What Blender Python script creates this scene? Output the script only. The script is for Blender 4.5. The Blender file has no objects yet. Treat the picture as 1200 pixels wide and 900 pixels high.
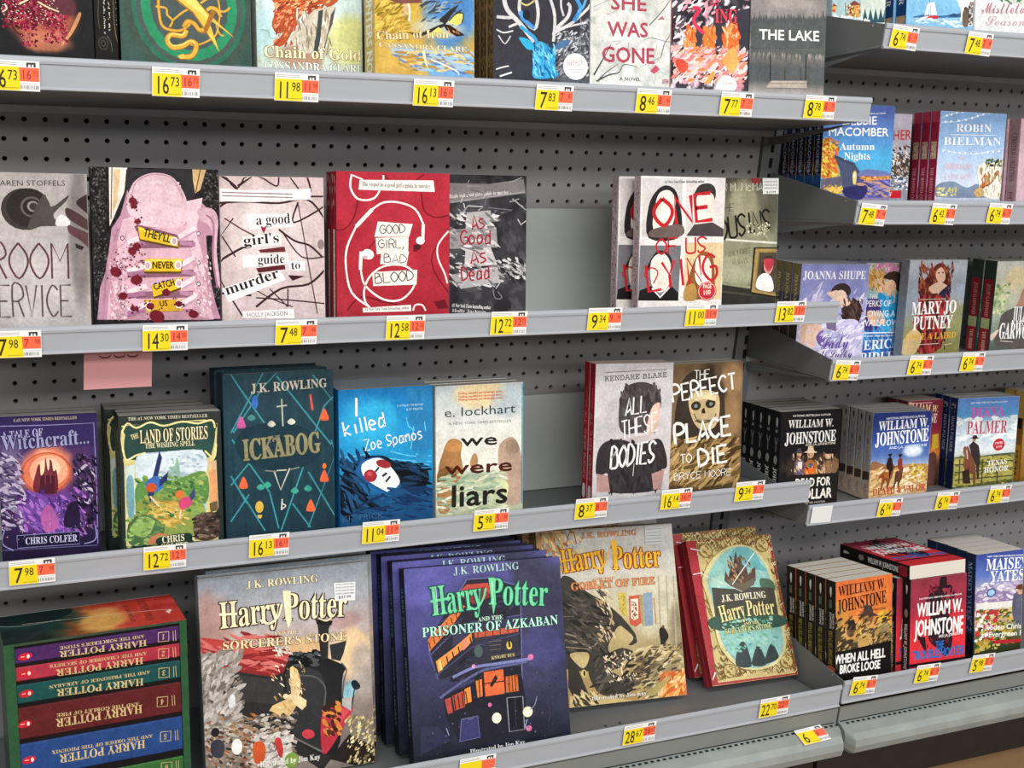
import bpy, math, random, colorsys
import numpy as np
from mathutils import Matrix, Vector

# ------------------------------------------------------------------ camera, world, light, exposure
scene = bpy.context.scene
COL = scene.collection
ZO = 1.02                      # height of the reference row of pegboard holes above the floor

def link_cam():
    R = ((0.9153853, -0.39532876, 0.07605875), (-0.05240378, -0.30433135, -0.95112369), (0.39915361, 0.86665887, -0.29929717))
    cd = bpy.data.cameras.new('camera'); cd.sensor_width = 36; cd.lens = 1457.94 / 1200 * 36
    cd.clip_start = 0.05; cd.clip_end = 60
    ob = bpy.data.objects.new('camera', cd); COL.objects.link(ob)
    m = Matrix.Identity(4)
    for i in range(3):
        m[i][0] = R[0][i]; m[i][1] = -R[1][i]; m[i][2] = -R[2][i]
    m[0][3], m[1][3], m[2][3] = -0.05661571, -1.73599157, 0.20221258 + ZO
    ob.matrix_world = m
    scene.camera = ob
link_cam()

scene.view_settings.view_transform = 'Standard'
scene.view_settings.look = 'None'
scene.view_settings.gamma = 1.0
scene.view_settings.use_curve_mapping = False
scene.view_settings.exposure = -0.30

world = bpy.data.worlds.new('store_ambience'); scene.world = world
world.use_nodes = True
world.node_tree.nodes['Background'].inputs[0].default_value = (0.95, 0.97, 1.0, 1)
world.node_tree.nodes['Background'].inputs[1].default_value = 0.33

def ceiling_light(x, y, z, sx, sy, power):
    ld = bpy.data.lights.new('ceiling_light', 'AREA'); ld.shape = 'RECTANGLE'
    ld.size, ld.size_y, ld.energy = sx, sy, power
    ld.color = (1.0, 0.985, 0.96)
    ob = bpy.data.objects.new('ceiling_light', ld); COL.objects.link(ob)
    ob.location = (x, y, z + ZO)
    ob.rotation_euler = Vector((0.0, 2.0, -2.5)).to_track_quat('-Z', 'Y').to_euler()
ceiling_light(0.5, -2.0, 2.15, 7.0, 0.5, 95)
ceiling_light(0.5, -4.6, 2.3, 7.0, 0.6, 210)
ceiling_light(0.5, -7.4, 2.3, 7.0, 0.6, 200)

# ------------------------------------------------------------------ colours and materials
def lin(h):
    if isinstance(h, str):
        h = [int(h[i:i + 2], 16) / 255 for i in (0, 2, 4)]
    return tuple(c / 12.92 if c <= 0.04045 else ((c + 0.055) / 1.055) ** 2.4 for c in h)

def lin_np(a):
    a = np.clip(a, 0, 1)
    return np.where(a <= 0.04045, a / 12.92, ((a + 0.055) / 1.055) ** 2.4)

MATS = {}
def mat(name, col=None, rough=0.5, metal=0.0, noise=0.0, nscale=40.0, attr=False, coat=0.0, stretch=None, bump=0.0, grain=0.0, spec=0.35):
    if name in MATS: return MATS[name]
    m = bpy.data.materials.new(name); m.use_nodes = True
    nt = m.node_tree; b = nt.nodes['Principled BSDF']
    b.inputs['Roughness'].default_value = rough
    b.inputs['Metallic'].default_value = metal
    b.inputs['Specular IOR Level'].default_value = spec
    b.inputs['Coat Weight'].default_value = coat
    b.inputs['Coat Roughness'].default_value = 0.15
    src = None
    if attr:
        a = nt.nodes.new('ShaderNodeAttribute'); a.attribute_name = 'Col'; src = a.outputs['Color']
        if grain:
            tg = nt.nodes.new('ShaderNodeTexCoord')
            for sc, am in ((55, grain), (240, grain)):
                n2 = nt.nodes.new('ShaderNodeTexNoise'); n2.inputs['Scale'].default_value = sc; n2.inputs['Detail'].default_value = 3
                nt.links.new(tg.outputs['Object'], n2.inputs['Vector'])
                mr = nt.nodes.new('ShaderNodeMapRange'); mr.inputs['From Min'].default_value = 0.3; mr.inputs['From Max'].default_value = 0.7
                mr.inputs['To Min'].default_value = 1 - am; mr.inputs['To Max'].default_value = 1 + am
                nt.links.new(n2.outputs['Fac'], mr.inputs['Value'])
                mx = nt.nodes.new('ShaderNodeVectorMath'); mx.operation = 'MULTIPLY'
                nt.links.new(src, mx.inputs[0]); nt.links.new(mr.outputs['Result'], mx.inputs[1]); src = mx.outputs['Vector']
        nt.links.new(src, b.inputs['Base Color'])
    else:
        b.inputs['Base Color'].default_value = (*lin(col), 1)
    if noise or bump:
        tc = nt.nodes.new('ShaderNodeTexCoord'); mp = nt.nodes.new('ShaderNodeMapping')
        if stretch: mp.inputs['Scale'].default_value = stretch
        nz = nt.nodes.new('ShaderNodeTexNoise'); nz.inputs['Scale'].default_value = nscale; nz.inputs['Detail'].default_value = 4
        nt.links.new(tc.outputs['Object'], mp.inputs['Vector']); nt.links.new(mp.outputs['Vector'], nz.inputs['Vector'])
        if noise:
            rp = nt.nodes.new('ShaderNodeValToRGB')
            c = lin(col)
            rp.color_ramp.elements[0].position = 0.3; rp.color_ramp.elements[1].position = 0.7
            rp.color_ramp.elements[0].color = (*[v * (1 - noise) for v in c], 1)
            rp.color_ramp.elements[1].color = (*[min(1, v * (1 + noise)) for v in c], 1)
            nt.links.new(nz.outputs['Fac'], rp.inputs['Fac']); nt.links.new(rp.outputs['Color'], b.inputs['Base Color'])
        if bump:
            bp = nt.nodes.new('ShaderNodeBump'); bp.inputs['Strength'].default_value = bump; bp.inputs['Distance'].default_value = 0.001
            nt.links.new(nz.outputs['Fac'], bp.inputs['Height']); nt.links.new(bp.outputs['Normal'], b.inputs['Normal'])
    MATS[name] = m
    return m

def print_mat(gloss):
    return mat('printed_cover_%02d' % int(gloss * 100), attr=True, rough=gloss + 0.15, coat=0.10 if gloss < 0.21 else 0.0, spec=0.07, bump=0.04, nscale=60, grain=0.13)

M_RAIL = mat('light_grey_enamel', 'a3a7ad', 0.42, noise=0.03, nscale=14, stretch=(1, 8, 8))
M_RAILLIP = mat('pale_grey_enamel', 'b0b2b7', 0.38, noise=0.02, nscale=20)
M_PAN = mat('grey_enamel', '727576', 0.5, noise=0.04, nscale=12)
M_PEG = mat('dark_grey_pegboard', '8e8d8e', 0.55, noise=0.05, nscale=9)
M_WALLPLATE = mat('mid_grey_enamel', 'b6bbb9', 0.42, noise=0.03, nscale=10)
M_DECK = mat('sage_grey_enamel', '7b7e79', 0.5, noise=0.05, nscale=10)
M_BUMP = mat('scuffed_grey_plastic', '8e938f', 0.45, noise=0.12, nscale=22)
M_DARK = mat('black_gap', '0c0c0d', 0.8, noise=0.02)
M_KICK = mat('dark_brown_kick', '2c2521', 0.6, noise=0.08)
M_PAGE = mat('cream_page_edges', 'd2cdc2', 0.85, noise=0.07, nscale=3, stretch=(1, 260, 1))
M_PAGEG = mat('grey_page_edges', 'b9b7b2', 0.85, noise=0.07, nscale=3, stretch=(1, 260, 1))
M_STEEL = mat('bright_rivet', 'd0d0d0', 0.3, 0.9, noise=0.02)
M_TAG = mat('printed_label', attr=True, rough=0.5, bump=0.02)

# ------------------------------------------------------------------ mesh helpers
class MB:
    """collects coloured geometry and links it as one mesh object"""
    def __init__(s): s.v = []; s.f = []; s.c = []; s.m = []; s.n = 0
    def add(s, verts, faces, col='808080', m=0):
        verts = np.asarray(verts, float).reshape(-1, 3)
        if isinstance(col, str): col = np.tile(np.array(lin(col)), (len(verts), 1))
        s.v.append(verts); s.c.append(np.asarray(col, float))
        o = s.n
        s.f.extend([tuple(i + o for i in f) for f in faces]); s.m.extend([m] * len(faces))
        s.n += len(verts); return s
    def box(s, x0, x1, y0, y1, z0, z1, col='808080', m=0):
        v = [(x, y, z) for z in (z0, z1) for y in (y0, y1) for x in (x0, x1)]
        return s.add(v, [(0, 2, 3, 1), (4, 5, 7, 6), (0, 1, 5, 4), (2, 6, 7, 3), (0, 4, 6, 2), (1, 3, 7, 5)], col, m)
    def extrude_x(s, prof, x0, x1, col='808080', m=0):
        n = len(prof)
        v = [(x0, y, z) for y, z in prof] + [(x1, y, z) for y, z in prof]
        f = [(i, (i + 1) % n, n + (i + 1) % n, n + i) for i in range(n)] + [tuple(range(n))[::-1], tuple(range(n, 2 * n))]
        return s.add(v, f, col, m)
    def extrude_z(s, prof, z0, z1, col='808080', m=0):
        n = len(prof)
        v = [(x, y, z0) for x, y in prof] + [(x, y, z1) for x, y in prof]
        f = [(i, (i + 1) % n, n + (i + 1) % n, n + i) for i in range(n)] + [tuple(range(n))[::-1], tuple(range(n, 2 * n))]
        return s.add(v, f, col, m)
    def build(s, name, mats, parent=None, loc=None):
        me = bpy.data.meshes.new(name)
        V = np.concatenate(s.v)
        me.from_pydata(V.tolist(), [], s.f)
        for mm in (mats if isinstance(mats, (list, tuple)) else [mats]): me.materials.append(mm)
        me.polygons.foreach_set('material_index', s.m)
        at = me.color_attributes.new('Col', 'FLOAT_COLOR', 'POINT')
        C4 = np.ones((len(V), 4), np.float32); C4[:, :3] = np.concatenate(s.c)
        at.data.foreach_set('color', C4.ravel())
        me.update()
        ob = bpy.data.objects.new(name, me); COL.objects.link(ob)
        if parent: ob.parent = parent
        if loc: ob.location = loc
        return ob

def tag(ob, label=None, cat=None, group=None, kind=None):
    if label: ob['label'] = label
    if cat: ob['category'] = cat
    if group: ob['group'] = group
    if kind: ob['kind'] = kind
    return ob

def empty(name, loc=(0, 0, 0), mw=None):
    o = bpy.data.objects.new(name, None); COL.objects.link(o); o.empty_display_size = 0.05
    if mw is not None: o.matrix_world = mw
    else: o.location = loc
    return o

# ------------------------------------------------------------------ lettering
FONT_BASE = {'b': None, 'r': (0x1D400, 0x1D41A, 0x1D7CE), 'i': (0x1D468, 0x1D482, 0x1D7CE),
             'c': (0x1D4D0, 0x1D4EA, 0x1D7CE), 'm': (0x1D670, 0x1D68A, 0x1D7F6), 's': None}
def glyph_char(ch, font):
    b = FONT_BASE[font]
    if b:
        if 'A' <= ch <= 'Z': return chr(b[0] + ord(ch) - 65)
        if 'a' <= ch <= 'z': return chr(b[1] + ord(ch) - 97)
        if '0' <= ch <= '9': return chr(b[2] + ord(ch) - 48)
    return ch
GLYPHS = {}
def load_glyphs(need):
    """turn every letter that is needed into flat outlines, in one pass"""
    tmp = {}
    def mk(body):
        c = bpy.data.curves.new('lettering', 'FONT'); c.body = body; c.resolution_u = 2
        o = bpy.data.objects.new('lettering', c); COL.objects.link(o); return o
    bar = mk('|')
    for ch, font in need:
        g = glyph_char(ch, font)
        tmp[(ch, font)] = (mk(g), mk(g + '|'))
    dg = bpy.context.evaluated_depsgraph_get()
    def grab(o):
        e = o.evaluated_get(dg); m = e.to_mesh()
        v = np.array([(p.co.x, p.co.y) for p in m.vertices]) if m and len(m.vertices) else np.zeros((0, 2))
        f = [tuple(p.vertices) for p in m.polygons] if m else []
        e.to_mesh_clear(); return v, f
    bx = grab(bar)[0][:, 0].max()
    for k, (a, b) in tmp.items():
        v, f = grab(a); v2, _ = grab(b)
        GLYPHS[k] = (v, f, v2[:, 0].max() - bx)
    for o in [bar] + [o for p in tmp.values() for o in p]:
        c = o.data; bpy.data.objects.remove(o); bpy.data.curves.remove(c)

# hand lettering: every letter as pen strokes on a 4 x 6 grid
HAND = {'A': '00,26,40|11,32', 'B': '00,06,35,24,03|03,34,41,30,00', 'C': '45,26,04,02,20,41', 'D': '00,06,35,43,31,00', 'E': '46,06,00,40|03,33', 'F': '46,06,00|03,33',
 'G': '45,26,04,02,20,41,43,23', 'H': '06,00|46,40|03,43', 'I': '16,10', 'J': '36,31,10,01', 'K': '06,00|46,03,40', 'L': '06,00,40', 'M': '00,06,23,46,40', 'N': '00,06,40,46',
 'O': '26,04,02,20,42,44,26', 'P': '00,06,36,44,23,03', 'Q': '26,04,02,20,42,44,26|21,50', 'R': '00,06,36,44,23,03|23,40', 'S': '45,26,05,13,32,31,10,01', 'T': '06,46|26,20', 'U': '06,01,10,30,41,46',
 'V': '06,20,46', 'W': '06,10,24,30,46', 'X': '06,40|46,00', 'Y': '06,23,46|23,20', 'Z': '06,46,00,40', '.': '10,11', ',': '11,0', "'": '16,14', '#': '01,41', '1': '15,26,20',
 'a': '33,14,01,10,31|34,30', 'b': '06,00|02,24,33,31,10,00', 'c': '33,14,01,10,30', 'd': '33,14,01,10,31|36,30', 'e': '02,32,33,14,02,10,30', 'h': '06,00|02,24,33,30', 'i': '14,10', 'k': '06,00|34,02,30',
 'l': '16,10', 'n': '04,00|02,24,33,30', 'o': '14,02,10,31,33,14', 'p': '04,0-|03,24,33,31,10,01', 'r': '04,00|02,24,34', 's': '34,14,03,22,31,10,00', 't': '26,20|04,34', 'u': '04,01,10,31|34,30', 'v': '04,20,44', 'w': '04,10,23,30,44', 'g': '33,14,01,10,31|34,3-'}
def hand_strokes(ch):
    out = []
    for st in HAND.get(ch, '').split('|'):
        if st:
            out.append([(float(p[0]), -1.5 if p[1:] == '-' else float(p[1:] or -1)) for p in st.split(',')])
    return out
def hand_width(ch): return {'I': 3.0, ' ': 2.6, 'M': 5.2, 'W': 5.2, '.': 2.4, "'": 2.6, ',': 2.2, 'i': 3, 'l': 2.6, 't': 4.2}.get(ch, 5.0)

def catmull(p, closed=False, k=4):
    p = np.asarray(p, float); n = len(p)
    if n < 3: return p
    out = []
    rng = range(n) if closed else range(n - 1)
    for i in rng:
        if closed: a, b, c, d = p[(i - 1) % n], p[i], p[(i + 1) % n], p[(i + 2) % n]
        else: a, b, c, d = p[max(i - 1, 0)], p[i], p[i + 1], p[min(i + 2, n - 1)]
        for j in range(k):
            t = j / k
            out.append(0.5 * ((2 * b) + (c - a) * t + (2 * a - 5 * b + 4 * c - d) * t * t + (3 * b - a - 3 * c + d) * t ** 3))
    if not closed: out.append(p[-1])
    return np.array(out)

# ------------------------------------------------------------------ noise for printed pictures
def vnoise(x, y, seed):
    xi = np.floor(x).astype(np.int64); yi = np.floor(y).astype(np.int64); xf = x - xi; yf = y - yi
    def h(a, b):
        n = (a * 374761393 + b * 668265263 + seed * 1442695041) & 0x7fffffff
        n = ((n ^ (n >> 13)) * 1274126177) & 0x7fffffff
        return ((n ^ (n >> 16)) & 0xffff) / 65535.0
    u = xf * xf * (3 - 2 * xf); v = yf * yf * (3 - 2 * yf)
    return (h(xi, yi) * (1 - u) + h(xi + 1, yi) * u) * (1 - v) + (h(xi, yi + 1) * (1 - u) + h(xi + 1, yi + 1) * u) * v
def fbm(x, y, seed): return (vnoise(x, y, seed) * 0.55 + vnoise(x * 2.1, y * 2.1, seed + 7) * 0.3 + vnoise(x * 4.3, y * 4.3, seed + 13) * 0.15)
def sstep(a, b, x):
    t = np.clip((x - a) / (b - a), 0, 1); return t * t * (3 - 2 * t)
def rgb(h): return np.array([int(h[i:i + 2], 16) / 255 for i in (0, 2, 4)])

def paint_ground(G, U, V):
    c = np.zeros(U.shape + (3,)) + 0.5
    for g in G:
        k = g[0]
        if k == 'v':
            ys = [s[0] / 1000 for s in g[1]]; cs = np.array([rgb(s[1]) for s in g[1]])
            for i in range(3): c[..., i] = np.interp(V, ys, cs[:, i])
        elif k == 'n': c += (fbm(U * g[1], V * g[2], g[4])[..., None] - 0.5) * 2 * g[3] / 1000
        elif k == 'm':
            a = sstep(g[4] / 1000, g[5] / 1000, fbm(U * g[2], V * g[3], g[6]))[..., None] * g[7] / 1000; c = c * (1 - a) + rgb(g[1]) * a
        elif k == 's':
            d = np.sqrt(((U - g[1] / 1000) / (g[3] / 1000)) ** 2 + ((V - g[2] / 1000) / (g[4] / 1000)) ** 2)
            d = d + (fbm(U * 9, V * 9, g[1]) - 0.5) * 2 * g[7] / 1000
            a = (1 - sstep(0.55, 1.0, d))[..., None] * g[6] / 1000; c = c * (1 - a) + rgb(g[5]) * a
    return c

def tone(col, p):
    c = np.array(lin(col)); f = 1 + (vnoise(p[:, 0] * 70, p[:, 1] * 70, 5) - 0.5) * 0.45
    return np.clip(c[None] * f[:, None], 0, 1)
EPS = 0.8e-5
class Sheet:
    """a printed rectangle of w x h metres; put(mb) maps (x right, z up, layer) to 3D"""
    def __init__(s, mb, w, h, fn, m=0): s.mb, s.w, s.h, s.fn, s.m, s.k = mb, w, h, fn, m, 2.0; s.th = h
    def uv(s, fl): return np.array([(fl[i] / 1000 * s.w, (1 - fl[i + 1] / 1000) * s.h) for i in range(0, len(fl), 2)])
    def clip(s, P): return np.stack([np.clip(P[:, 0], 0.0004, s.w - 0.0004), np.clip(P[:, 1], 0.0004, s.h - 0.0004)], 1)
    def face(s, P, faces, col, k=None):
        P = s.clip(np.asarray(P))
        s.mb.add(s.fn(P[:, 0], P[:, 1], s.k if k is None else k), faces, col, s.m)
    def ground(s, G, res):
        nx = res; ny = max(2, int(res * s.h / s.w)); 
        if ny > 170: ny = 170
        U, V = np.meshgrid(np.linspace(0, 1, nx + 1), np.linspace(0, 1, ny + 1))
        c = lin_np(paint_ground(G, U, V)).reshape(-1, 3)
        X = np.clip(U.ravel() * s.w, 0.0003, s.w - 0.0003); Z = (1 - V.ravel()) * s.h
        W = nx + 1
        f = [(j * W + i, (j + 1) * W + i, (j + 1) * W + i + 1, j * W + i + 1) for j in range(ny) for i in range(nx)]
        s.mb.add(s.fn(X, np.clip(Z, 0.0003, s.h - 0.0003), 1.0), f, c, s.m)
    def ribbon(s, p, w, col, k=None, taper=0):
        p = np.asarray(p, float)
        d = np.gradient(p, axis=0) if len(p) > 2 else np.repeat((p[1] - p[0])[None], len(p), 0)
        n = np.stack([-d[:, 1], d[:, 0]], 1); n /= (np.linalg.norm(n, axis=1)[:, None] + 1e-12)
        ww = np.full(len(p), w / 2)
        if taper: ww = ww * np.linspace(1, 0.25, len(p))
        P = np.concatenate([p + n * ww[:, None], p - n * ww[:, None]]); N = len(p)
        s.face(P, [(i, N + i, N + i + 1, i + 1) for i in range(N - 1)], col, k)
    def text(s, t, p0, p1, hh, col, font, out, sh, b):
        L = np.linalg.norm(p1 - p0)
        d = (p1 - p0) / L if L > 1e-6 else np.array([1.0, 0.0]); up = np.array([-d[1], d[0]])
        if font == 'h':
            adv = [hand_width(c) for c in t]; tot = sum(adv) - 1.0
            sx = L / tot if L > 1e-6 else hh / 6; sy = hh / 6; x = 0
            for c, a in zip(t, adv):
                for st in hand_strokes(c):
                    q = np.array(st); q = catmull(q, False, 3) if len(q) > 3 and c not in 'MNWZEFLTAHKVXY' else q
                    xs = (x + q[:, 0]) * sx + sh * q[:, 1] * sy; ys = q[:, 1] * sy
                    s.ribbon(p0 + xs[:, None] * d + ys[:, None] * up, hh * max(b, 4) / 100 * 1.35, col)
                x += a
            s.k += 1; return
        gl = [GLYPHS[(c, font)] for c in t]; tot = sum(g[2] for g in gl)
        if not gl: return
        cap = 0.69
        sx = L / tot if L > 1e-6 else hh / cap; sy = hh / cap
        passes = []
        if out:
            e = hh * 0.045
            passes += [(ex, ey, out) for ex, ey in ((e, -e), (-e, -e * 0.5), (e, e * 0.6), (-e, e * 0.8))]; 
        if font == 'b': b = max(b, 3) + 5
        if b:
            e = hh * b / 100 * 0.35
            passes += [(ex, ey, col) for ex, ey in ((e, 0), (-e, 0), (0, e), (0, -e))]
        passes.append((0, 0, col))
        for ex, ey, cc in passes:
            x = 0
            for v, f, a in gl:
                if len(v):
                    xs = (x + v[:, 0]) * sx + sh * v[:, 1] * sy + ex; ys = v[:, 1] * sy + ey
                    s.face(p0 + xs[:, None] * d + ys[:, None] * up, f, cc)
                x += a
            s.k += 0.5
        s.k += 1
    def draw(s, ops):
        for o in ops:
            s.k += 1
            if o[0] == 'P':
                p = s.uv(o[2]); p = catmull(p, True) if o[3] and len(p) > 3 else p
                s.face(p, [tuple(range(len(p)))], tone(o[1], p) if o[3] else o[1])
            elif o[0] == 'L':
                p = s.uv(o[3]); p = catmull(p) if o[4] and len(p) > 2 else p
                s.ribbon(p, o[2] / 1e4 * s.w, o[1], None, o[5])
            elif o[0] == 'E':
                a = np.linspace(0, 2 * math.pi, 22, endpoint=False); r = math.radians(o[6])
                x = np.cos(a) * o[4] / 1000 * s.w; y = np.sin(a) * o[5] / 1000 * s.h
                P = np.stack([o[2] / 1000 * s.w + x * math.cos(r) + y * math.sin(r), (1 - o[3] / 1000) * s.h - x * math.sin(r) + y * math.cos(r)], 1)
                s.face(P, [tuple(range(22))], o[1])
            elif o[0] == 'T':
                pp = s.uv(o[2:6]); s.text(o[1], pp[0], pp[1], o[6] / 1000 * s.th, o[7], o[8], o[9], o[10] / 1000, o[11] / 1000)
            elif o[0] == 'S':
                rnd = random.Random(o[9]); 
                N = int(o[2] * 2.4)
                for i in range(N):
                    cx = rnd.uniform(o[3], o[5]) / 1000 * s.w; cy = (1 - rnd.uniform(o[4], o[6]) / 1000) * s.h
                    r = rnd.uniform(o[7], o[8]) / 1000 * s.w * 0.55; st = o[10] ** 0.5
                    an = math.radians(-o[11] + rnd.uniform(-25, 25)); ph = rnd.uniform(0, 6)
                    P = []
                    for j in range(7):
                        q = ph + j * 2 * math.pi / 7; rr = r * rnd.uniform(0.6, 1.1)
                        x, y = rr * math.cos(q) * st, rr * math.sin(q) / st
                        P.append((cx + x * math.cos(an) - y * math.sin(an), cy + x * math.sin(an) + y * math.cos(an)))
                    s.face(P, [tuple(range(7))], rnd.choice(o[1]), s.k + 0.03 * i)
                s.k += 0.03 * N
    

# ------------------------------------------------------------------ pictures and lettering printed on the covers
# every cover is drawn in thousandths of its own width and height; frames give where each front copy stands
FRAMES = {
  'room': (-0.0586, -0.2149, -0.2453, -2.2457, 10.4949, 0.1822, 0.14, 0.206),
  'theyll': (0.0855, -0.2161, -0.245, -2.3036, 10.4939, 0.1662, 0.1502, 0.2137),
  'gggtm': (0.2389, -0.2143, -0.2454, -0.6559, 10.502, 0.0635, 0.1327, 0.206),
  'ggbb': (0.3866, -0.2165, -0.2449, -2.311, 10.4467, 0.1353, 0.1541, 0.2133),
  'agad': (0.5469, -0.15, -0.2572, -0.7986, 10.4793, 0.062, 0.14, 0.2144),
  'oneofus': (0.8359, -0.2151, -0.2452, -2.2204, 10.3632, 0.1378, 0.1396, 0.2137),
  'cousins': (0.9753, -0.19, -0.2498, 1.2477, 10.5498, -0.0996, 0.122, 0.2153),
  'witch': (-0.0303, -0.2041, -0.5478, -2.0847, 10.4954, 0.1546, 0.1171, 0.205),
  'land': (0.1133, -0.211, -0.5465, -1.3704, 10.5168, -0.0418, 0.1296, 0.1986),
  'icka': (0.2474, -0.2102, -0.5465, -0.2989, 10.4766, -0.0021, 0.1494, 0.2453),
  'zoe': (0.4044, -0.2088, -0.5468, -0.7665, 10.5614, -0.1078, 0.1365, 0.2161),
  'liars': (0.5456, -0.2091, -0.5468, -0.5619, 10.5248, -0.0213, 0.1356, 0.2135),
  'bodies': (0.7973, -0.2062, -0.5471, -4.1377, 10.3579, 0.3816, 0.1297, 0.2314),
  'perfect': (0.9275, -0.2027, -0.5478, -0.154, 10.5522, -0.0387, 0.14, 0.2259),
  'stone': (0.2045, -0.3025, -0.8419, -0.9884, 17.0737, 0.0819, 0.2328, 0.2831),
  'azka': (0.4756, -0.3603, -0.8267, -4.0622, 23.8094, 0.1165, 0.2343, 0.2726),
  'goblet': (0.7299, -0.2577, -0.8437, -5.107, 27.2151, 0.167, 0.235, 0.2722),
  'mina': (1.0118, -0.2775, -0.8373, -1.4393, 35.7478, 0.7565, 0.1635, 0.2371),
  'autumn': (1.1869, -0.1416, -0.1033, -3.722, 9.4826, -0.1467, 0.1322, 0.1797),
  'robin': (1.4204, -0.1403, -0.1037, -4.849, 9.4506, -0.1165, 0.1326, 0.1754),
  'joanna': (1.1845, -0.1388, -0.3489, -3.5, 6.9601, 0.0573, 0.1312, 0.1683),
  'perks': (1.3462, -0.103, -0.3534, 0.592, 6.9767, -0.045, 0.1062, 0.1651),
  'mary': (1.4127, -0.1321, -0.3496, -2.769, 6.9322, 0.0372, 0.1222, 0.1719),
  'garwood': (1.6155, -0.1268, -0.3504, -0.1184, 6.9895, 0.014, 0.106, 0.1669),
  'wblack': (1.1848, -0.1511, -0.5999, -1.5, 9.4867, -0.0228, 0.122, 0.1683),
  'wblue': (1.367, -0.1627, -0.5984, -4.4102, 9.3915, 0.1687, 0.1215, 0.1561),
  'diana': (1.5743, -0.1437, -0.6004, -4.8464, 9.612, -0.1593, 0.1358, 0.1667),
  'hell': (1.1848, -0.3683, -0.8301, 0.3, 13.2326, -0.3286, 0.1136, 0.1865),
  'trouble': (1.3199, -0.3835, -0.827, -0.6448, 12.9491, 0.0031, 0.1164, 0.1767),
  'maisey': (1.5031, -0.3367, -0.8367, -1.3097, 12.9872, 0.0571, 0.106, 0.1888),
  'pom': (-0.055, -0.205, 0.0584, 0.0, 10.5, 0.0, 0.149, 0.235),
  'green': (0.1235, -0.205, 0.0584, 0.0, 10.5, 0.0, 0.151, 0.235),
  'chain': (0.2932, -0.15, 0.0482, 0.0, 10.5, 0.0, 0.1366, 0.215),
  'iron': (0.429, -0.205, 0.0584, 0.0, 10.5, 0.0, 0.134, 0.235),
  'stag': (0.5895, -0.205, 0.0584, 0.0, 10.5, 0.0, 0.1403, 0.21),
  'she': (0.731, -0.205, 0.0584, 0.0, 10.5, 0.0, 0.124, 0.205),
  'burn': (0.8565, -0.205, 0.0584, 0.0, 10.5, 0.0, 0.1275, 0.205),
  'lake': (0.986, -0.205, 0.0584, 0.0, 10.5, 0.0, 0.132, 0.21),
  'beads': (0.0952, -0.2, 0.0575, 0.0, 10.5, 0.0, 0.027, 0.235),
  'town': (1.1875, -0.11, 0.1468, 0.0, 10.5, 0.0, 0.1025, 0.171),
  'boat': (1.3272, -0.115, 0.1478, 0.0, 10.5, 0.0, 0.1374, 0.171),
  'mist': (1.4653, -0.118, 0.1483, 0.0, 10.5, 0.0, 0.112, 0.171),
  'her': (1.3257, -0.1007, -0.1102, -1.7294, 9.2523, 0.1851, 0.071, 0.1723),
  'pinkbook': (1.6104, -0.13, -0.1056, 0.0, 9.5, 0.0, 0.112, 0.171),
  'amw': (1.493, -0.1079, -0.6077, -0.2045, 9.316, 0.0752, 0.0809, 0.1618),
  'goldbook': (1.7425, -0.14, -0.6009, 0.0, 9.5, 0.0, 0.112, 0.171),
  'box': (-0.0351, -0.34, -0.8384, 2.3351, 8.2048, 0.07, 0.2162, 0.2543),
}
ART = {}
ART['pom'] = dict(res=60, gloss=0.35, G=[('v',[(0,'26262a'),(1000,'1c1b1d')]),('s',627,665,294,175,'b5644a',1000,100),('s',630,618,269,122,'6d1f2c',950,300),('s',793,611,123,59,'5d3038',1000,200),('s',667,786,213,59,'c87a5c',800,200)],
 D=[
  ('P','c98a5c',[897,639,915,649,858,725,780,792,764,788,834,721],1),
  ('S',['7a1830','9c2540','5a1022','b03a55','3d0c18'],150,357,567,599,725,11,27,3,1,0),
  ('S',['8c1c34','5a1022','b03a55'],26,482,687,592,809,13,27,4,1,0),
  ('S',['7a1830','a22e48','5a1022','c65a62'],60,652,649,813,786,13,29,5,1,0),
  ('S',['f0dcc8','e8c2b0','ffffff'],46,348,578,754,697,4,10,6,2,40),
  ('L','e8d8b8',126,[479,614,528,596,586,573],1,0),
  ('L','d8c69a',110,[608,598,679,621,758,639],1,0),
  ('L','f0e0d0',110,[358,655,390,638,376,618],1,0),
  ('L','5a1a1c',110,[416,711,453,746,492,755],1,0),
  ('S',['f4d0c8','ffe6dc'],26,484,655,797,786,2,6,9,1,0),
 ], S=[])
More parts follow.
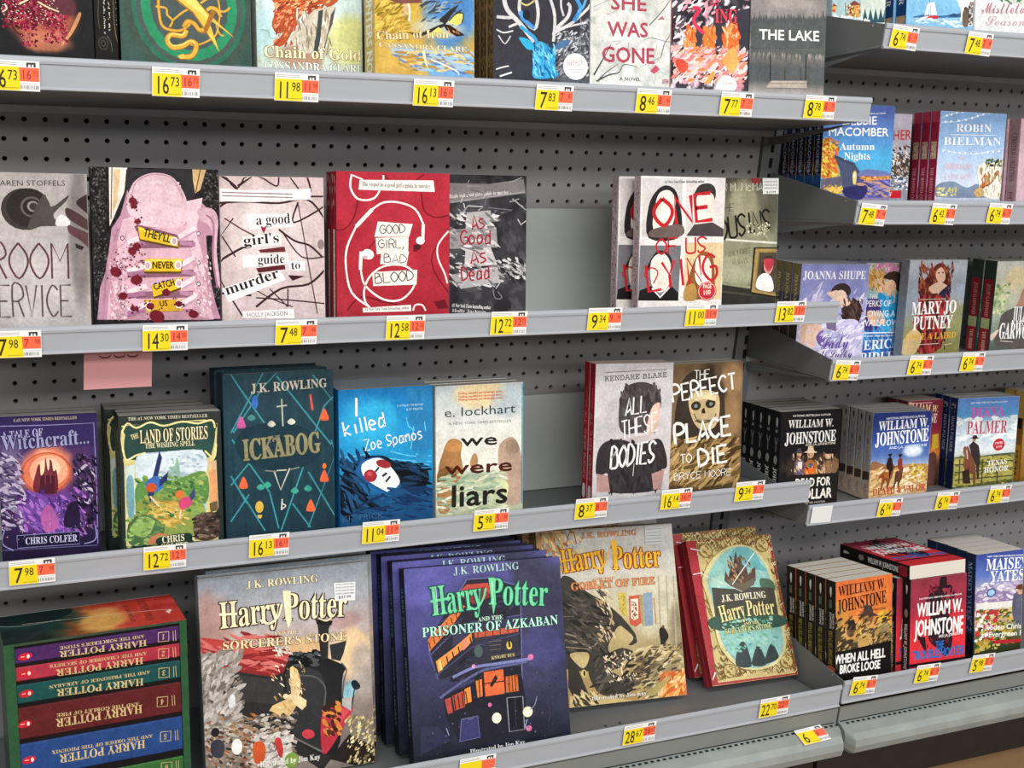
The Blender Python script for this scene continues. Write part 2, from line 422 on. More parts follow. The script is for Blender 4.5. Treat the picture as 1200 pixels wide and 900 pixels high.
ART['green'] = dict(res=40, gloss=0.3, G=[('v',[(0,'3f5a50'),(1000,'37504a')]),('s',522,563,519,293,'2c6f55',1000,0),('n',6,6,30,2)],
 D=[
  ('E','3f5048',526,576,499,353,0),
  ('E','2f6b54',526,576,438,311,0),
  ('E','4a5550',526,576,403,286,0),
  ('E','2b8a5f',526,576,369,262,0),
  ('E','4a5654',526,576,297,211,0),
  ('L','a06a2a',243,[292,537,293,610,322,680,447,693,527,656],1,0),
  ('L','d9a73c',159,[292,537,293,610,322,680,447,693,527,656],1,0),
  ('L','d9a73c',150,[270,583,346,589,354,620,392,646,371,678],1,0),
  ('L','d9a73c',150,[392,646,472,603,511,589],1,0),
  ('L','d9a73c',131,[746,523,758,585,745,654,712,712,601,753,522,759],1,0),
  ('L','d9a73c',150,[611,553,671,526],1,0),
  ('L','d9a73c',150,[748,585,797,586,838,565],1,0),
  ('L','d9a73c',112,[725,655,753,698,787,706],1,0),
  ('P','a06a2a',[388,532,475,528,610,560,862,716,696,637,676,644,748,789,625,677,549,606],0),
  ('P','e6bd4c',[407,531,563,524,644,589,867,712,705,643,671,635,744,786,630,668,550,596],0),
  ('P','f2d873',[475,528,553,525,610,572,676,625,599,597,522,563],0),
  ('L','a06a2a',374,[478,671,508,645,557,655,595,685,644,680,708,590,748,579],1,0),
  ('L','d9a73c',262,[473,674,508,646,557,655,595,683,629,680],1,0),
  ('L','d9a73c',243,[659,586,689,572,733,579,766,615],1,0),
  ('L','a06a2a',430,[496,688,466,718,378,715,348,744,385,776,463,767,523,744,567,754,555,792,519,816,441,821],1,0),
  ('L','d9a73c',318,[496,688,466,718,378,715,348,744,385,776,463,767,523,744,567,754,555,792,519,816,441,820],1,0),
  ('L','f2d873',94,[486,695,461,713,383,711,358,740,390,767,464,759,523,739,557,752],1,0),
  ('P','e6bd4c',[422,816,471,805,480,827,436,829],0),
 ], S=[])
ART['beads'] = dict(res=10, gloss=0.4, G=[('v',[(0,'22211f'),(1000,'1c1b1a')])],
 D=[
  ('S',['d8d4c8','b8b09a','efe9da'],16,416,563,473,730,32,51,3,1,0),
  ('S',['d8c89a','efe9da'],12,623,567,689,712,32,51,4,1,0),
  ('S',['d8d4c8'],12,973,559,1048,683,33,51,5,1,0),
  ('L','6b5c36',218,[216,544,156,646,205,705],1,0),
  ('L','8d7b4a',218,[864,538,870,657,936,738,1060,786],1,0),
  ('L','6b6b5a',218,[518,735,693,767,725,810],1,0),
  ('E','3c3b34',343,772,233,33,0),
  ('E','1c1b1a',343,772,177,25,0),
  ('E','45443a',343,772,112,16,0),
  ('E','151514',343,772,65,10,0),
 ], S=[])
ART['chain'] = dict(res=40, gloss=0.3, G=[('v',[(0,'d7ecec'),(550,'d5eae6'),(800,'c8dccb'),(1000,'b9cdb6')]),('s',906,633,328,194,'d8d78a',900,0),('s',72,605,118,181,'bfe0e2',900,0),('s',388,739,366,88,'a8795c',800,400),('n',20,4,50,4)],
 D=[
  ('P','b4562e',[173,406,751,381,688,442,591,431,420,504,333,595,271,663,198,687,164,659,261,612,178,608,144,551,207,462],1),
  ('S',['c4502c','e2793c','a63a24','f0b07a','7a3326'],80,173,406,687,493,17,47,7,3,-30),
  ('S',['c4502c','a63a24','e8956a'],40,171,478,390,673,14,40,8,3,-50),
  ('P','cfc3b0',[542,463,713,434,750,439,686,545,632,709,389,717,308,632,394,556],0),
  ('S',['e6ded2','8d7f6e','b8a78e'],40,372,492,706,707,17,53,9,6,80),
  ('P','3f4746',[584,468,627,459,598,622,564,719,522,720,562,586],0),
  ('P','54504a',[699,486,750,439,710,544,659,620,632,709,620,695,672,582],0),
  ('L','8fb0a0',70,[37,595,107,603,129,639,188,637,237,599],1,0),
  ('T','Chain of Gold',60,748,993,741,64,'fdf0c4','r','6b4a22',0,2000),
  ('T','CASSANDRA CLARE',63,819,1008,813,48,'f4f4ee','r','5a6258',0,0),
 ], S=[])
ART['iron'] = dict(res=44, gloss=0.3, G=[('v',[(0,'c9a53e'),(600,'cda94a'),(1000,'c8a152')]),('s',740,484,342,353,'4f86c0',1000,250),('s',816,793,441,116,'6fa6d6',1000,300),('s',635,602,341,61,'c6c7b4',800,300),('s',262,728,140,40,'a9bccb',1000,200),('s',634,737,289,41,'cfc08a',800,400),('n',9,9,60,8)],
 D=[
  ('S',['8a7020','e2c35a','a8882c'],50,16,472,339,679,17,55,3,5,-35),
  ('S',['5a7fb8','9fc3e2','d8c48a','b08a3c'],60,237,716,1002,830,20,76,4,5,12),
  ('L','c4a98c',297,[285,455,304,500,290,547],1,0),
  ('L','e9e4da',173,[304,454,342,499,340,572],1,0),
  ('P','7a4a42',[66,457,534,438,469,471,253,486],0),
  ('S',['5a6470','39424e','8fa3b4'],26,470,454,844,568,15,64,5,5,-30),
  ('P','2b2a28',[301,630,454,632,635,582,687,573,636,555,766,490,845,466,687,590,454,649],0),
  ('P','efd56a',[726,565,818,515,884,512,877,560,818,579],0),
  ('P','efd56a',[531,636,635,592,700,624,557,645],0),
  ('L','2b2a28',111,[739,558,818,515,890,516,870,564],1,0),
  ('P','2c1d12',[674,574,752,578,903,627,817,637,713,606],0),
  ('S',['d98f56'],6,720,589,844,622,10,21,6,4,60),
  ('L','f3e6c0',272,[479,722,504,789,529,815],0,1),
  ('L','dfe9f0',149,[556,767,685,790,816,821,843,841],1,0),
  ('T','Chain of Iron',18,679,739,646,44,'e9d9a8','r','8a6a3c',0,0),
  ('T','CASSANDRA CLARE',36,715,923,715,25,'e6d7b0','r','8a7a50',0,0),
 ], S=['d6c27e',('T','SHADOWHUNTERS NOVEL',220,30,220,970,560,'fbfaf2','b',None,0,0),('P','b99b4a',[0,0,1000,0,1000,30,0,30],0)])
ART['stag'] = dict(res=44, gloss=0.35, G=[('v',[(0,'34343c'),(1000,'3a3a42')]),('s',796,732,261,207,'60626a',900,500)],
 D=[
  ('S',['9a9da2','c8cbd0','6a6c74','2c2d34'],200,644,516,1044,804,11,35,2,3,-40),
  ('S',['8f9298','55575f'],40,900,434,1048,643,11,35,3,3,60),
  ('L','cfcfcf',433,[103,330,142,412,273,492,418,595],1,0),
  ('L','cfcfcf',280,[155,419,181,457,33,459],1,0),
  ('L','cfcfcf',204,[234,493,156,516,273,484],1,0),
  ('L','cfcfcf',331,[272,329,273,430,418,517,457,422,429,322],1,0),
  ('L','cfcfcf',306,[575,315,630,430,618,587],1,0),
  ('L','cfcfcf',331,[618,548,644,508,764,432,790,368,763,346],1,0),
  ('L','cfcfcf',204,[695,310,696,372,724,426],1,0),
  ('L','cfcfcf',255,[658,515,819,461,1022,342],1,0),
  ('L','cfcfcf',178,[631,532,765,491,969,455],1,0),
  ('L','3fa0d8',331,[273,507,418,571,445,609],1,0),
  ('L','4a90d0',382,[279,414,299,460,418,513],1,0),
  ('L','3f8fd0',382,[844,303,899,371,832,453],1,0),
  ('L','5aa5dc',255,[966,297,926,362,872,396],1,0),
  ('P','38a0d4',[406,642,458,593,525,599,619,642,646,626,634,737,661,799,420,818,406,728],1),
  ('P','35b3dd',[260,577,352,582,419,618,406,642,340,641],1),
  ('P','4b6f94',[632,634,659,594,793,569,767,606,699,624],1),
  ('P','62c2ea',[419,634,498,600,525,646,472,703,433,775],1),
  ('S',['2a7fb5','7fd0f0','1e5f92'],34,412,619,634,808,13,45,4,4,60),
  ('L','dcdcdc',127,[33,536,104,552,201,537],1,0),
  ('L','dcdcdc',102,[52,570,117,618,175,569],1,0),
  ('L','dcdcdc',127,[27,776,92,762,157,752],1,0),
  ('L','e2e2e2',153,[66,817,189,790],1,0),
  ('L','c9bc7a',153,[272,360,338,377,416,346],1,0),
  ('E','20242e',338,435,39,31,0),
 ], S=['5e4a30',('P','c9b48c',[0,0,140,0,140,1000,0,1000],0),('P','3d2417',[140,0,300,0,300,1000,140,1000],0),('S',['8a6f3c','4a3a24','a08850','6d6455'],60,300,250,1000,1000,80,260,3,3,80)])
ART['she'] = dict(res=40, gloss=0.4, G=[('v',[(0,'d9dad4'),(1000,'d2d4cf')]),('n',9,12,50,3),('m','b8bdb6',10,14,550,700,5,800),('m','f0f0ec',6,8,550,700,7,900)],
 D=[
  ('L','8d9490',62,[851,647,718,698,847,731],1,0),
  ('L','a8ada6',62,[179,715,110,716,156,745],1,0),
  ('L','a8ada6',62,[963,746,842,735,802,813],1,0),
  ('L','8d9490',62,[272,552,390,545,311,571],1,0),
  ('L','8d9490',62,[264,321,257,281,39,340],1,0),
  ('L','c2a0a0',62,[638,645,768,665,841,544],1,0),
  ('L','8d9490',62,[803,683,879,634,631,705],1,0),
  ('L','c2a0a0',62,[346,343,219,379,155,366],1,0),
  ('L','a8ada6',62,[267,773,178,730,96,839],1,0),
  ('L','a8ada6',62,[480,455,391,475,403,450],1,0),
  ('L','c2a0a0',62,[584,480,444,481,578,436],1,0),
  ('L','8d9490',62,[473,553,460,589,327,618],1,0),
  ('L','c2a0a0',62,[496,604,452,594,736,593],1,0),
  ('L','c2a0a0',62,[293,626,381,662,367,656],1,0),
  ('L','c2a0a0',62,[152,639,159,614,262,594],1,0),
  ('L','c2a0a0',62,[953,244,818,291,822,162],1,0),
  ('T','SHE',242,345,697,341,90,'b0485c','s',None,0,9000),
  ('T','WAS',215,518,719,509,92,'b0485c','s',None,0,9000),
  ('T','GONE',140,685,806,678,97,'b0485c','s',None,0,9000),
  ('T','A NOVEL',365,800,631,798,22,'5a5c5c','b',None,0,0),
  ('P','c2516a',[751,730,823,686,873,714,808,745],0),
  ('T','LISTEN',909,805,992,803,25,'b8566a','b',None,0,0),
  ('P','b06a6e',[829,393,893,365,927,389,894,386],0),
  ('L','3a3d3c',185,[48,774,163,664,256,570],0,1),
  ('L','44474a',155,[88,814,197,753,354,691],0,1),
  ('L','4a4d50',185,[80,814,229,769,356,749,418,697,579,705],1,1),
  ('L','6a6d6c',108,[732,430,892,332,1019,235],1,0),
  ('L','8a8d8c',77,[655,532,768,512,998,529,1020,461],1,0),
  ('L','6a6d6c',93,[1028,469,932,539,886,633],1,0),
 ], S=[])
ART['burn'] = dict(res=54, gloss=0.35, G=[('v',[(0,'4a464e'),(1000,'3c3940')]),('m','e6d9de',10,9,480,560,3,1000),('m','e8a0ac',9,9,600,680,5,900),('m','2e2c34',7,10,560,620,9,1000)],
 D=[
  ('S',['e8d8dc','f2ecec','58545e','2a2830','d9a0b0'],120,11,233,973,787,21,78,4,3,-40),
  ('P','3f3d46',[270,447,415,423,401,517,347,547,274,522],1),
  ('P','3c3a44',[539,333,684,280,715,526,586,539,525,418],0),
  ('P','3c3a44',[815,293,1001,267,1017,554,902,529,804,437],0),
  ('S',['ee7a3a','f29a56','e25c2c','f6b98c'],26,162,432,313,596,25,79,6,3,80),
  ('S',['ee7a3a','f29a56','d9632c','c98a3c'],26,415,423,558,550,26,73,7,3,80),
  ('S',['ee6a30','f2a056','e2562c','f6c08c'],30,671,394,866,549,26,82,8,3,80),
  ('S',['f2a8a0','f4c0b4','e8807a','f6d8cc','ee8a5a','d9c8cc'],110,41,558,972,777,25,90,9,3,-30),
  ('P','d9523c',[62,651,152,639,226,684,156,733,82,697],1),
  ('P','f4a45c',[664,623,809,532,870,635,799,714,703,669],1),
  ('P','f0a050',[431,792,538,703,566,712,505,790],0),
  ('L','d83a58',426,[264,297,355,303,276,371,324,417,417,460],1,0),
  ('T','AS',481,274,600,269,66,'d8405c','r',None,0,0),
  ('T','ING',551,382,847,373,90,'ee4a5a','r','5a2030',0,0),
  ('E','f4f0ee',728,793,131,60,0),
  ('T','A NOVEL',663,793,803,789,13,'c88a80','b',None,0,0),
  ('L','f2aaa0',124,[1009,200,1008,805],1,0),
 ], S=[])
ART['lake'] = dict(res=60, gloss=0.45, G=[('v',[(480,'8d8884'),(560,'b8b0aa'),(600,'75726e'),(660,'55585a'),(760,'585c5c'),(800,'8a8480'),(860,'c2b9b2'),(1000,'b0a69e')]),('n',14,3,40,2),('s',519,224,417,57,'a89f99',700,0)],
 D=[
  ('P','54585a',[-9,387,7,328,33,385],0),
  ('P','5c5f5f',[-2,536,26,654,43,535],0),
  ('P','54585a',[14,386,32,338,56,384],0),
  ('P','5c5f5f',[20,536,44,605,66,534],0),
  ('P','54585a',[36,385,49,314,78,383],0),
  ('P','5c5f5f',[43,535,65,589,89,533],0),
  ('P','54585a',[59,384,72,327,101,382],0),
  ('P','5c5f5f',[65,534,88,635,111,532],0),
  ('P','54585a',[81,383,96,325,123,382],0),
  ('P','5c5f5f',[88,533,110,598,134,532],0),
  ('P','54585a',[104,382,117,288,146,381],0),
  ('P','5c5f5f',[110,533,134,585,156,531],0),
  ('P','54585a',[126,382,141,325,169,380],0),
  ('P','5c5f5f',[133,532,159,643,179,530],0),
  ('P','54585a',[149,381,164,322,191,379],0),
  ('P','5c5f5f',[156,531,176,583,202,529],0),
  ('P','54585a',[172,380,184,309,214,378],0),
  ('P','5c5f5f',[178,530,206,629,225,529],0),
  ('P','54585a',[194,379,206,308,237,377],0),
  ('P','5c5f5f',[201,529,224,599,247,528],0),
  ('P','54585a',[217,378,236,330,259,376],0),
  ('P','5c5f5f',[224,529,248,582,270,527],0),
  ('P','54585a',[240,377,254,320,282,376],0),
  ('P','5c5f5f',[247,528,269,595,293,526],0),
  ('P','54585a',[262,376,277,317,305,375],0),
  ('P','5c5f5f',[269,527,298,599,316,525],0),
  ('P','54585a',[285,375,298,318,328,374],0),
  ('P','5c5f5f',[292,526,315,592,339,525],0),
  ('P','54585a',[308,375,325,327,351,373],0),
  ('P','5c5f5f',[315,526,340,605,362,524],0),
  ('P','54585a',[331,374,348,302,373,372],0),
  ('P','5c5f5f',[338,525,363,622,385,523],0),
  ('P','54585a',[354,373,366,316,396,371],0),
  ('P','5c5f5f',[361,524,388,610,408,522],0),
  ('P','54585a',[376,372,394,300,419,370],0),
  ('P','5c5f5f',[384,523,408,618,431,522],0),
  ('P','54585a',[399,371,418,312,442,369],0),
  ('P','5c5f5f',[407,522,434,580,454,521],0),
  ('P','54585a',[422,370,438,299,465,368],0),
  ('P','5c5f5f',[430,522,452,585,477,520],0),
  ('P','54585a',[445,369,460,321,488,368],0),
  ('P','5c5f5f',[453,521,479,635,500,519],0),
  ('P','54585a',[468,368,484,297,511,367],0),
  ('P','5c5f5f',[476,520,503,603,523,518],0),
  ('P','54585a',[491,367,507,308,534,366],0),
  ('P','5c5f5f',[499,519,527,585,546,518],0),
  ('P','54585a',[514,367,526,295,558,365],0),
  ('P','5c5f5f',[522,518,550,621,569,517],0),
  ('P','54585a',[537,366,553,306,581,364],0),
  ('P','5c5f5f',[545,518,573,613,593,516],0),
  ('P','54585a',[561,365,576,305,604,363],0),
  ('P','5c5f5f',[569,517,596,613,616,515],0),
  ('P','54585a',[584,364,596,316,627,362],0),
  ('P','5c5f5f',[592,516,619,578,639,514],0),
  ('P','54585a',[607,363,618,291,650,361],0),
  ('P','5c5f5f',[615,515,640,617,662,514],0),
  ('P','54585a',[630,362,645,290,674,360],0),
  ('P','5c5f5f',[638,515,666,586,686,513],0),
  ('P','54585a',[653,361,669,313,697,360],0),
  ('P','5c5f5f',[662,514,693,630,709,512],0),
  ('P','54585a',[677,360,691,288,720,359],0),
  ('P','5c5f5f',[685,513,716,627,733,511],0),
  ('P','54585a',[700,359,715,311,744,358],0),
  ('P','5c5f5f',[708,512,741,630,756,510],0),
  ('P','54585a',[723,359,741,310,767,357],0),
  ('P','5c5f5f',[732,511,763,611,779,510],0),
  ('P','54585a',[747,358,763,300,791,356],0),
  ('P','5c5f5f',[755,511,782,570,803,509],0),
  ('P','54585a',[770,357,783,299,814,355],0),
  ('P','5c5f5f',[779,510,801,578,827,508],0),
  ('P','54585a',[794,356,809,307,838,354],0),
  ('P','5c5f5f',[802,509,828,609,850,507],0),
  ('P','54585a',[817,355,830,283,861,353],0),
  ('P','5c5f5f',[826,508,859,625,874,506],0),
  ('P','54585a',[841,354,857,306,885,352],0),
  ('P','5c5f5f',[849,507,877,577,897,506],0),
  ('P','54585a',[864,353,875,281,908,351],0),
  ('P','5c5f5f',[873,507,903,585,921,505],0),
  ('P','54585a',[888,352,903,304,932,351],0),
  ('P','5c5f5f',[897,506,920,574,945,504],0),
  ('P','54585a',[911,351,925,293,955,350],0),
  ('P','5c5f5f',[920,505,945,579,968,503],0),
  ('P','54585a',[935,350,950,254,979,349],0),
  ('P','5c5f5f',[944,504,968,599,992,502],0),
  ('P','54585a',[959,349,973,291,1003,348],0),
  ('P','5c5f5f',[968,503,996,597,1016,502],0),
  ('P','54585a',[982,349,997,276,1027,347],0),
  ('P','5c5f5f',[991,502,1020,594,1040,501],0),
  ('P','54585a',[1006,348,1018,290,1050,346],0),
  ('P','5c5f5f',[1015,502,1046,577,1064,500],0),
  ('P','54585a',[1030,347,1045,287,1074,345],0),
  ('P','5c5f5f',[1039,501,1068,618,1088,499],0),
  ('P','565a5a',[6,381,1042,341,1045,515,15,550],0),
  ('L','3f3f3d',154,[270,579,280,757],0,0),
  ('L','3f3f3d',154,[740,564,752,744],0,0),
  ('L','55524e',189,[471,663,477,751],0,0),
  ('L','55524e',189,[679,657,685,746],0,0),
  ('P','b3a79b',[289,756,762,743,765,795,218,804],0),
  ('L','8a8078',86,[253,775,763,761],0,0),
  ('T','THE LAKE',116,485,912,469,66,'f6f6f4','b',None,0,3000),
 ], S=[])
ART['room'] = dict(res=34, gloss=0.45, G=[('v',[(0,'a9a29f'),(500,'b9b3b0'),(1000,'a8a2a0')]),('s',928,350,110,527,'6c6564',750,0),('s',550,650,308,262,'c2bcb8',800,0),('n',7,7,20,3)],
 D=[
  ('T','KAREN STOFFELS',268,76,829,68,30,'3a3433','s',None,0,0),
  ('E','3c3634',503,204,187,118,0),
  ('E','2c2726',530,195,171,110,0),
  ('E','5e5856',557,191,89,59,0),
  ('E','2a2524',557,191,71,47,0),
  ('E','8a8482',566,188,46,31,0),
  ('E','3a3433',570,188,32,21,0),
  ('P','4a4442',[650,119,709,189,844,124,828,156,725,234,767,292,623,300,515,313],1),
  ('P','d8d4d2',[740,293,773,234,841,253,849,292],1),
  ('P','3a2c2c',[910,155,1030,115,1034,232,953,200],1),
  ('P','4a3436',[826,195,898,214,1023,278,1012,324,841,253],1),
  ('P','5a3c40',[839,292,911,311,1020,350,1025,429,927,376,846,337],1),
  ('P','2e2424',[889,396,962,416,942,435,897,422],0),
  ('T','ROOM',208,596,834,599,202,'5a3a3c','h',None,0,0),
  ('T','SERVICE',169,815,842,817,181,'5a4a48','h',None,0,0),
 ], S=[])
ART['theyll'] = dict(res=60, gloss=0.35, G=[('v',[(0,'1e1c1d'),(1000,'222022')]),('n',60,60,120,3)],
 D=[
  ('S',['4a4748','5f5b5c','121112','2c2a2b'],220,1,3,112,855,7,21,3,1,0),
  ('S',['4a4748','5f5b5c','121112','2c2a2b'],160,865,1,1008,854,7,22,5,1,0),
  ('P','e9dfd6',[144,1,286,-2,255,138,171,278,137,329],0),
  ('P','d8bb8f',[181,13,234,12,200,189,162,266],0),
  ('L','5a3a24',82,[168,0,149,291],0,0),
  ('P','c9a878',[793,2,902,0,853,117,798,144],0),
  ('L','5a3a24',82,[856,1,816,131],0,0),
  ('P','2c2b2d',[277,11,784,-3,815,157,723,196,691,68,532,32,390,41,280,150,254,163],0),
  ('P','b98a9e',[21,854,50,674,107,559,151,342,223,265,281,125,346,264,703,261,851,182,941,246,983,377,891,377,904,561,954,760,1008,861],0),
  ('P','d7adbb',[94,855,119,675,178,521,201,380,275,278,379,341,701,326,812,286,860,495,908,760,942,864],0),
  ('P','dcbcc5',[269,214,317,99,407,42,532,27,647,56,734,158,740,235,701,326,415,328,328,290],1),
  ('S',['e6cad2','d2aeb9','dec0c8'],120,327,74,702,313,9,21,6,1,0),
  ('L','b88a9c',82,[305,201,335,99,416,49,532,35,638,62,715,164],1,0),
  ('P','d9b4c1',[240,291,346,264,324,379,268,469,238,559,195,546,191,418],0),
  ('P','e2c2cc',[742,183,870,162,849,247,810,338,860,495,884,627,802,600,737,339],0),
  ('P','d4aebc',[831,228,941,223,991,288,975,469,1003,681,959,601,938,351,848,289],1),
  ('L','a86f8c',147,[895,260,954,311,943,495,975,680],1,0),
  ('L','a87a90',115,[203,342,118,508,82,726,68,855],1,0),
  ('L','c393a6',229,[158,380,124,559,147,843],1,0),
  ('P','7d5262',[326,328,379,322,682,378,672,398,343,356],0),
  ('P','8a5c6e',[323,415,790,406,781,446,339,454],0),
  ('L','caa0b0',491,[270,426,421,389],0,0),
  ('L','e8d2d8',393,[270,418,421,382],0,0),
  ('L','c39aae',491,[672,394,806,341],0,0),
  ('L','ead6dc',393,[672,386,806,333],0,0),
  ('L','a4708f',393,[340,436,411,423],0,0),
  ('L','b07d9a',360,[680,417,804,430],0,0),
  ('L','7a4a66',66,[269,451,411,438],0,0),
  ('E','6a3c50',232,395,16,14,0),
  ('E','f0e2e6',232,395,9,8,0),
  ('E','6a3c50',831,367,16,14,0),
  ('E','f0e2e6',831,367,9,8,0),
  ('L','b98fa0',66,[163,459,249,421,258,370],1,0),
  ('L','b98fa0',66,[813,354,844,432,894,472],1,0),
  ('P','8a5c6e',[317,580,785,574,776,613,333,619],0),
  ('L','caa0b0',491,[263,590,415,555],0,0),
  ('L','e8d2d8',393,[263,583,415,547],0,0),
  ('L','c39aae',491,[667,560,801,508],0,0),
  ('L','ead6dc',393,[667,553,801,500],0,0),
  ('L','a4708f',393,[263,601,405,588],0,0),
  ('L','b07d9a',360,[675,584,799,598],0,0),
  ('L','7a4a66',66,[262,616,404,604],0,0),
  ('E','6a3c50',226,559,16,14,0),
  ('E','f0e2e6',226,559,9,8,0),
  ('E','6a3c50',826,535,17,14,0),
  ('E','f0e2e6',826,535,9,8,0),
  ('L','b98fa0',66,[156,623,242,585,251,534],1,0),
  ('L','b98fa0',66,[808,521,839,600,889,640],1,0),
  ('P','8a5c6e',[312,699,781,695,772,734,328,738],0),
  ('L','caa0b0',491,[258,709,411,674],0,0),
  ('L','e8d2d8',393,[259,701,411,666],0,0),
  ('L','c39aae',491,[663,681,798,629],0,0),
  ('L','ead6dc',393,[663,673,798,621],0,0),
  ('L','a4708f',393,[258,720,401,708],0,0),
  ('L','b07d9a',360,[671,705,795,719],0,0),
  ('L','7a4a66',66,[257,735,400,723],0,0),
  ('E','6a3c50',221,678,16,14,0),
  ('E','f0e2e6',221,678,9,8,0),
  ('E','6a3c50',823,656,17,15,0),
  ('E','f0e2e6',823,656,9,8,0),
  ('L','b98fa0',66,[152,742,238,704,247,652],1,0),
  ('L','b98fa0',66,[805,642,835,722,886,762],1,0),
  ('P','8a5c6e',[308,803,778,801,769,840,324,842],0),
  ('L','caa0b0',491,[254,813,407,778],0,0),
  ('L','e8d2d8',393,[255,805,407,770],0,0),
  ('L','c39aae',491,[659,786,794,735],0,0),
  ('L','ead6dc',393,[660,778,795,727],0,0),
  ('L','a4708f',393,[254,823,397,812],0,0),
  ('L','b07d9a',360,[668,810,792,825],0,0),
  ('L','7a4a66',66,[253,839,396,828],0,0),
  ('E','6a3c50',217,781,16,14,0),
  ('E','f0e2e6',217,781,9,8,0),
  ('E','6a3c50',819,761,17,15,0),
  ('E','f0e2e6',819,761,9,8,0),
  ('L','b98fa0',66,[147,845,233,808,243,756],1,0),
  ('L','b98fa0',66,[801,748,832,828,883,868],1,0),
  ('S',['c79aaa','e8d0d8','b98a9c'],90,127,495,253,857,7,24,4,2,70),
  ('S',['c79aaa','e8d0d8'],80,787,495,924,853,7,26,8,2,70),
  ('P','b58898',[253,844,397,817,722,816,868,852,924,866,217,859],0),
  ('P','5a4414',[349,338,666,402,668,454,364,409],0),
  ('P','dcb52a',[353,328,663,391,665,443,368,399],0),
  ('P','ecd24c',[361,334,663,398,663,407,364,349],0),
  ('P','5a4414',[400,521,699,521,687,595,394,593],0),
  ('P','dcb52a',[399,511,695,511,684,584,391,583],0),
  ('P','ecd24c',[399,516,695,516,693,529,397,529],0),
  ('P','5a4414',[452,674,697,626,677,689,467,740],0),
  ('P','dcb52a',[447,664,692,616,672,678,462,729],0),
  ('P','cfa028',[390,744,688,744,686,810,397,817],0),
  ('E','f2e8e6',635,411,29,25,0),
  ('E','c9a2b0',635,411,18,17,0),
  ('E','f2e8e6',421,549,29,25,0),
  ('E','c9a2b0',421,549,18,17,0),
  ('E','f2e8e6',662,547,29,25,0),
  ('E','c9a2b0',662,547,18,17,0),
  ('E','f2e8e6',664,652,29,25,0),
  ('E','c9a2b0',664,652,18,17,0),
  ('E','f2e8e6',425,781,29,25,0),
  ('E','c9a2b0',425,781,18,17,0),
  ('E','f2e8e6',660,773,29,25,0),
  ('E','c9a2b0',660,773,18,17,0),
  ('T',"THEY'LL",391,382,599,420,44,'26200c','b',None,0,0),
  ('T','NEVER',456,565,628,566,39,'26200c','b',None,0,0),
  ('T','CATCH',469,690,636,662,39,'26200c','b',None,0,0),
  ('T','US',509,785,574,780,31,'26200c','b',None,0,0),
  ('E','6d1a26',323,188,35,20,45),
  ('S',['7a2030','56121c'],5,268,148,378,228,7,18,585,1,0),
  ('E','6d1a26',331,213,25,14,50),
  ('S',['7a2030','56121c'],5,292,185,369,241,7,18,590,1,0),
  ('E','6d1a26',354,300,25,14,5),
  ('S',['7a2030','56121c'],5,315,272,392,328,7,18,605,1,0),
  ('E','6d1a26',340,441,32,19,0),
  ('S',['7a2030','56121c'],5,290,404,389,478,7,18,600,1,0),
  ('E','6d1a26',303,469,32,19,40),
  ('S',['7a2030','56121c'],5,254,433,353,506,7,18,580,1,0),
  ('E','6d1a26',332,631,46,27,0),
  ('S',['7a2030','56121c'],5,261,577,404,685,7,18,600,1,0),
  ('E','6d1a26',223,721,35,21,0),
  ('S',['7a2030','56121c'],5,168,679,278,763,7,18,540,1,0),
  ('E','6d1a26',300,793,25,15,45),
  ('S',['7a2030','56121c'],5,261,763,338,822,7,18,585,1,0),
  ('E','6d1a26',175,585,46,27,30),
  ('S',['7a2030','56121c'],5,105,531,246,639,7,17,510,1,0),
  ('E','6d1a26',777,831,40,23,10),
  ('S',['7a2030','56121c'],5,714,784,840,879,7,18,850,1,0),
  ('E','6d1a26',562,704,33,19,10),
  ('S',['7a2030','56121c'],5,512,666,613,742,7,18,730,1,0),
  ('E','6d1a26',434,781,32,19,0),
  ('S',['7a2030','56121c'],5,384,743,484,819,7,18,660,1,0),
  ('E','6d1a26',660,770,29,17,5),
  ('S',['7a2030','56121c'],5,614,736,705,805,7,18,785,1,0),
  ('E','6d1a26',485,841,61,36,30),
  ('S',['7a2030','56121c'],5,391,768,581,914,7,18,690,1,0),
  ('E','6d1a26',326,793,18,10,0),
  ('S',['7a2030','56121c'],5,299,772,354,814,7,18,600,1,0),
  ('S',['6d1a26'],26,164,444,406,560,5,16,8,1,0),
 ], S=[])
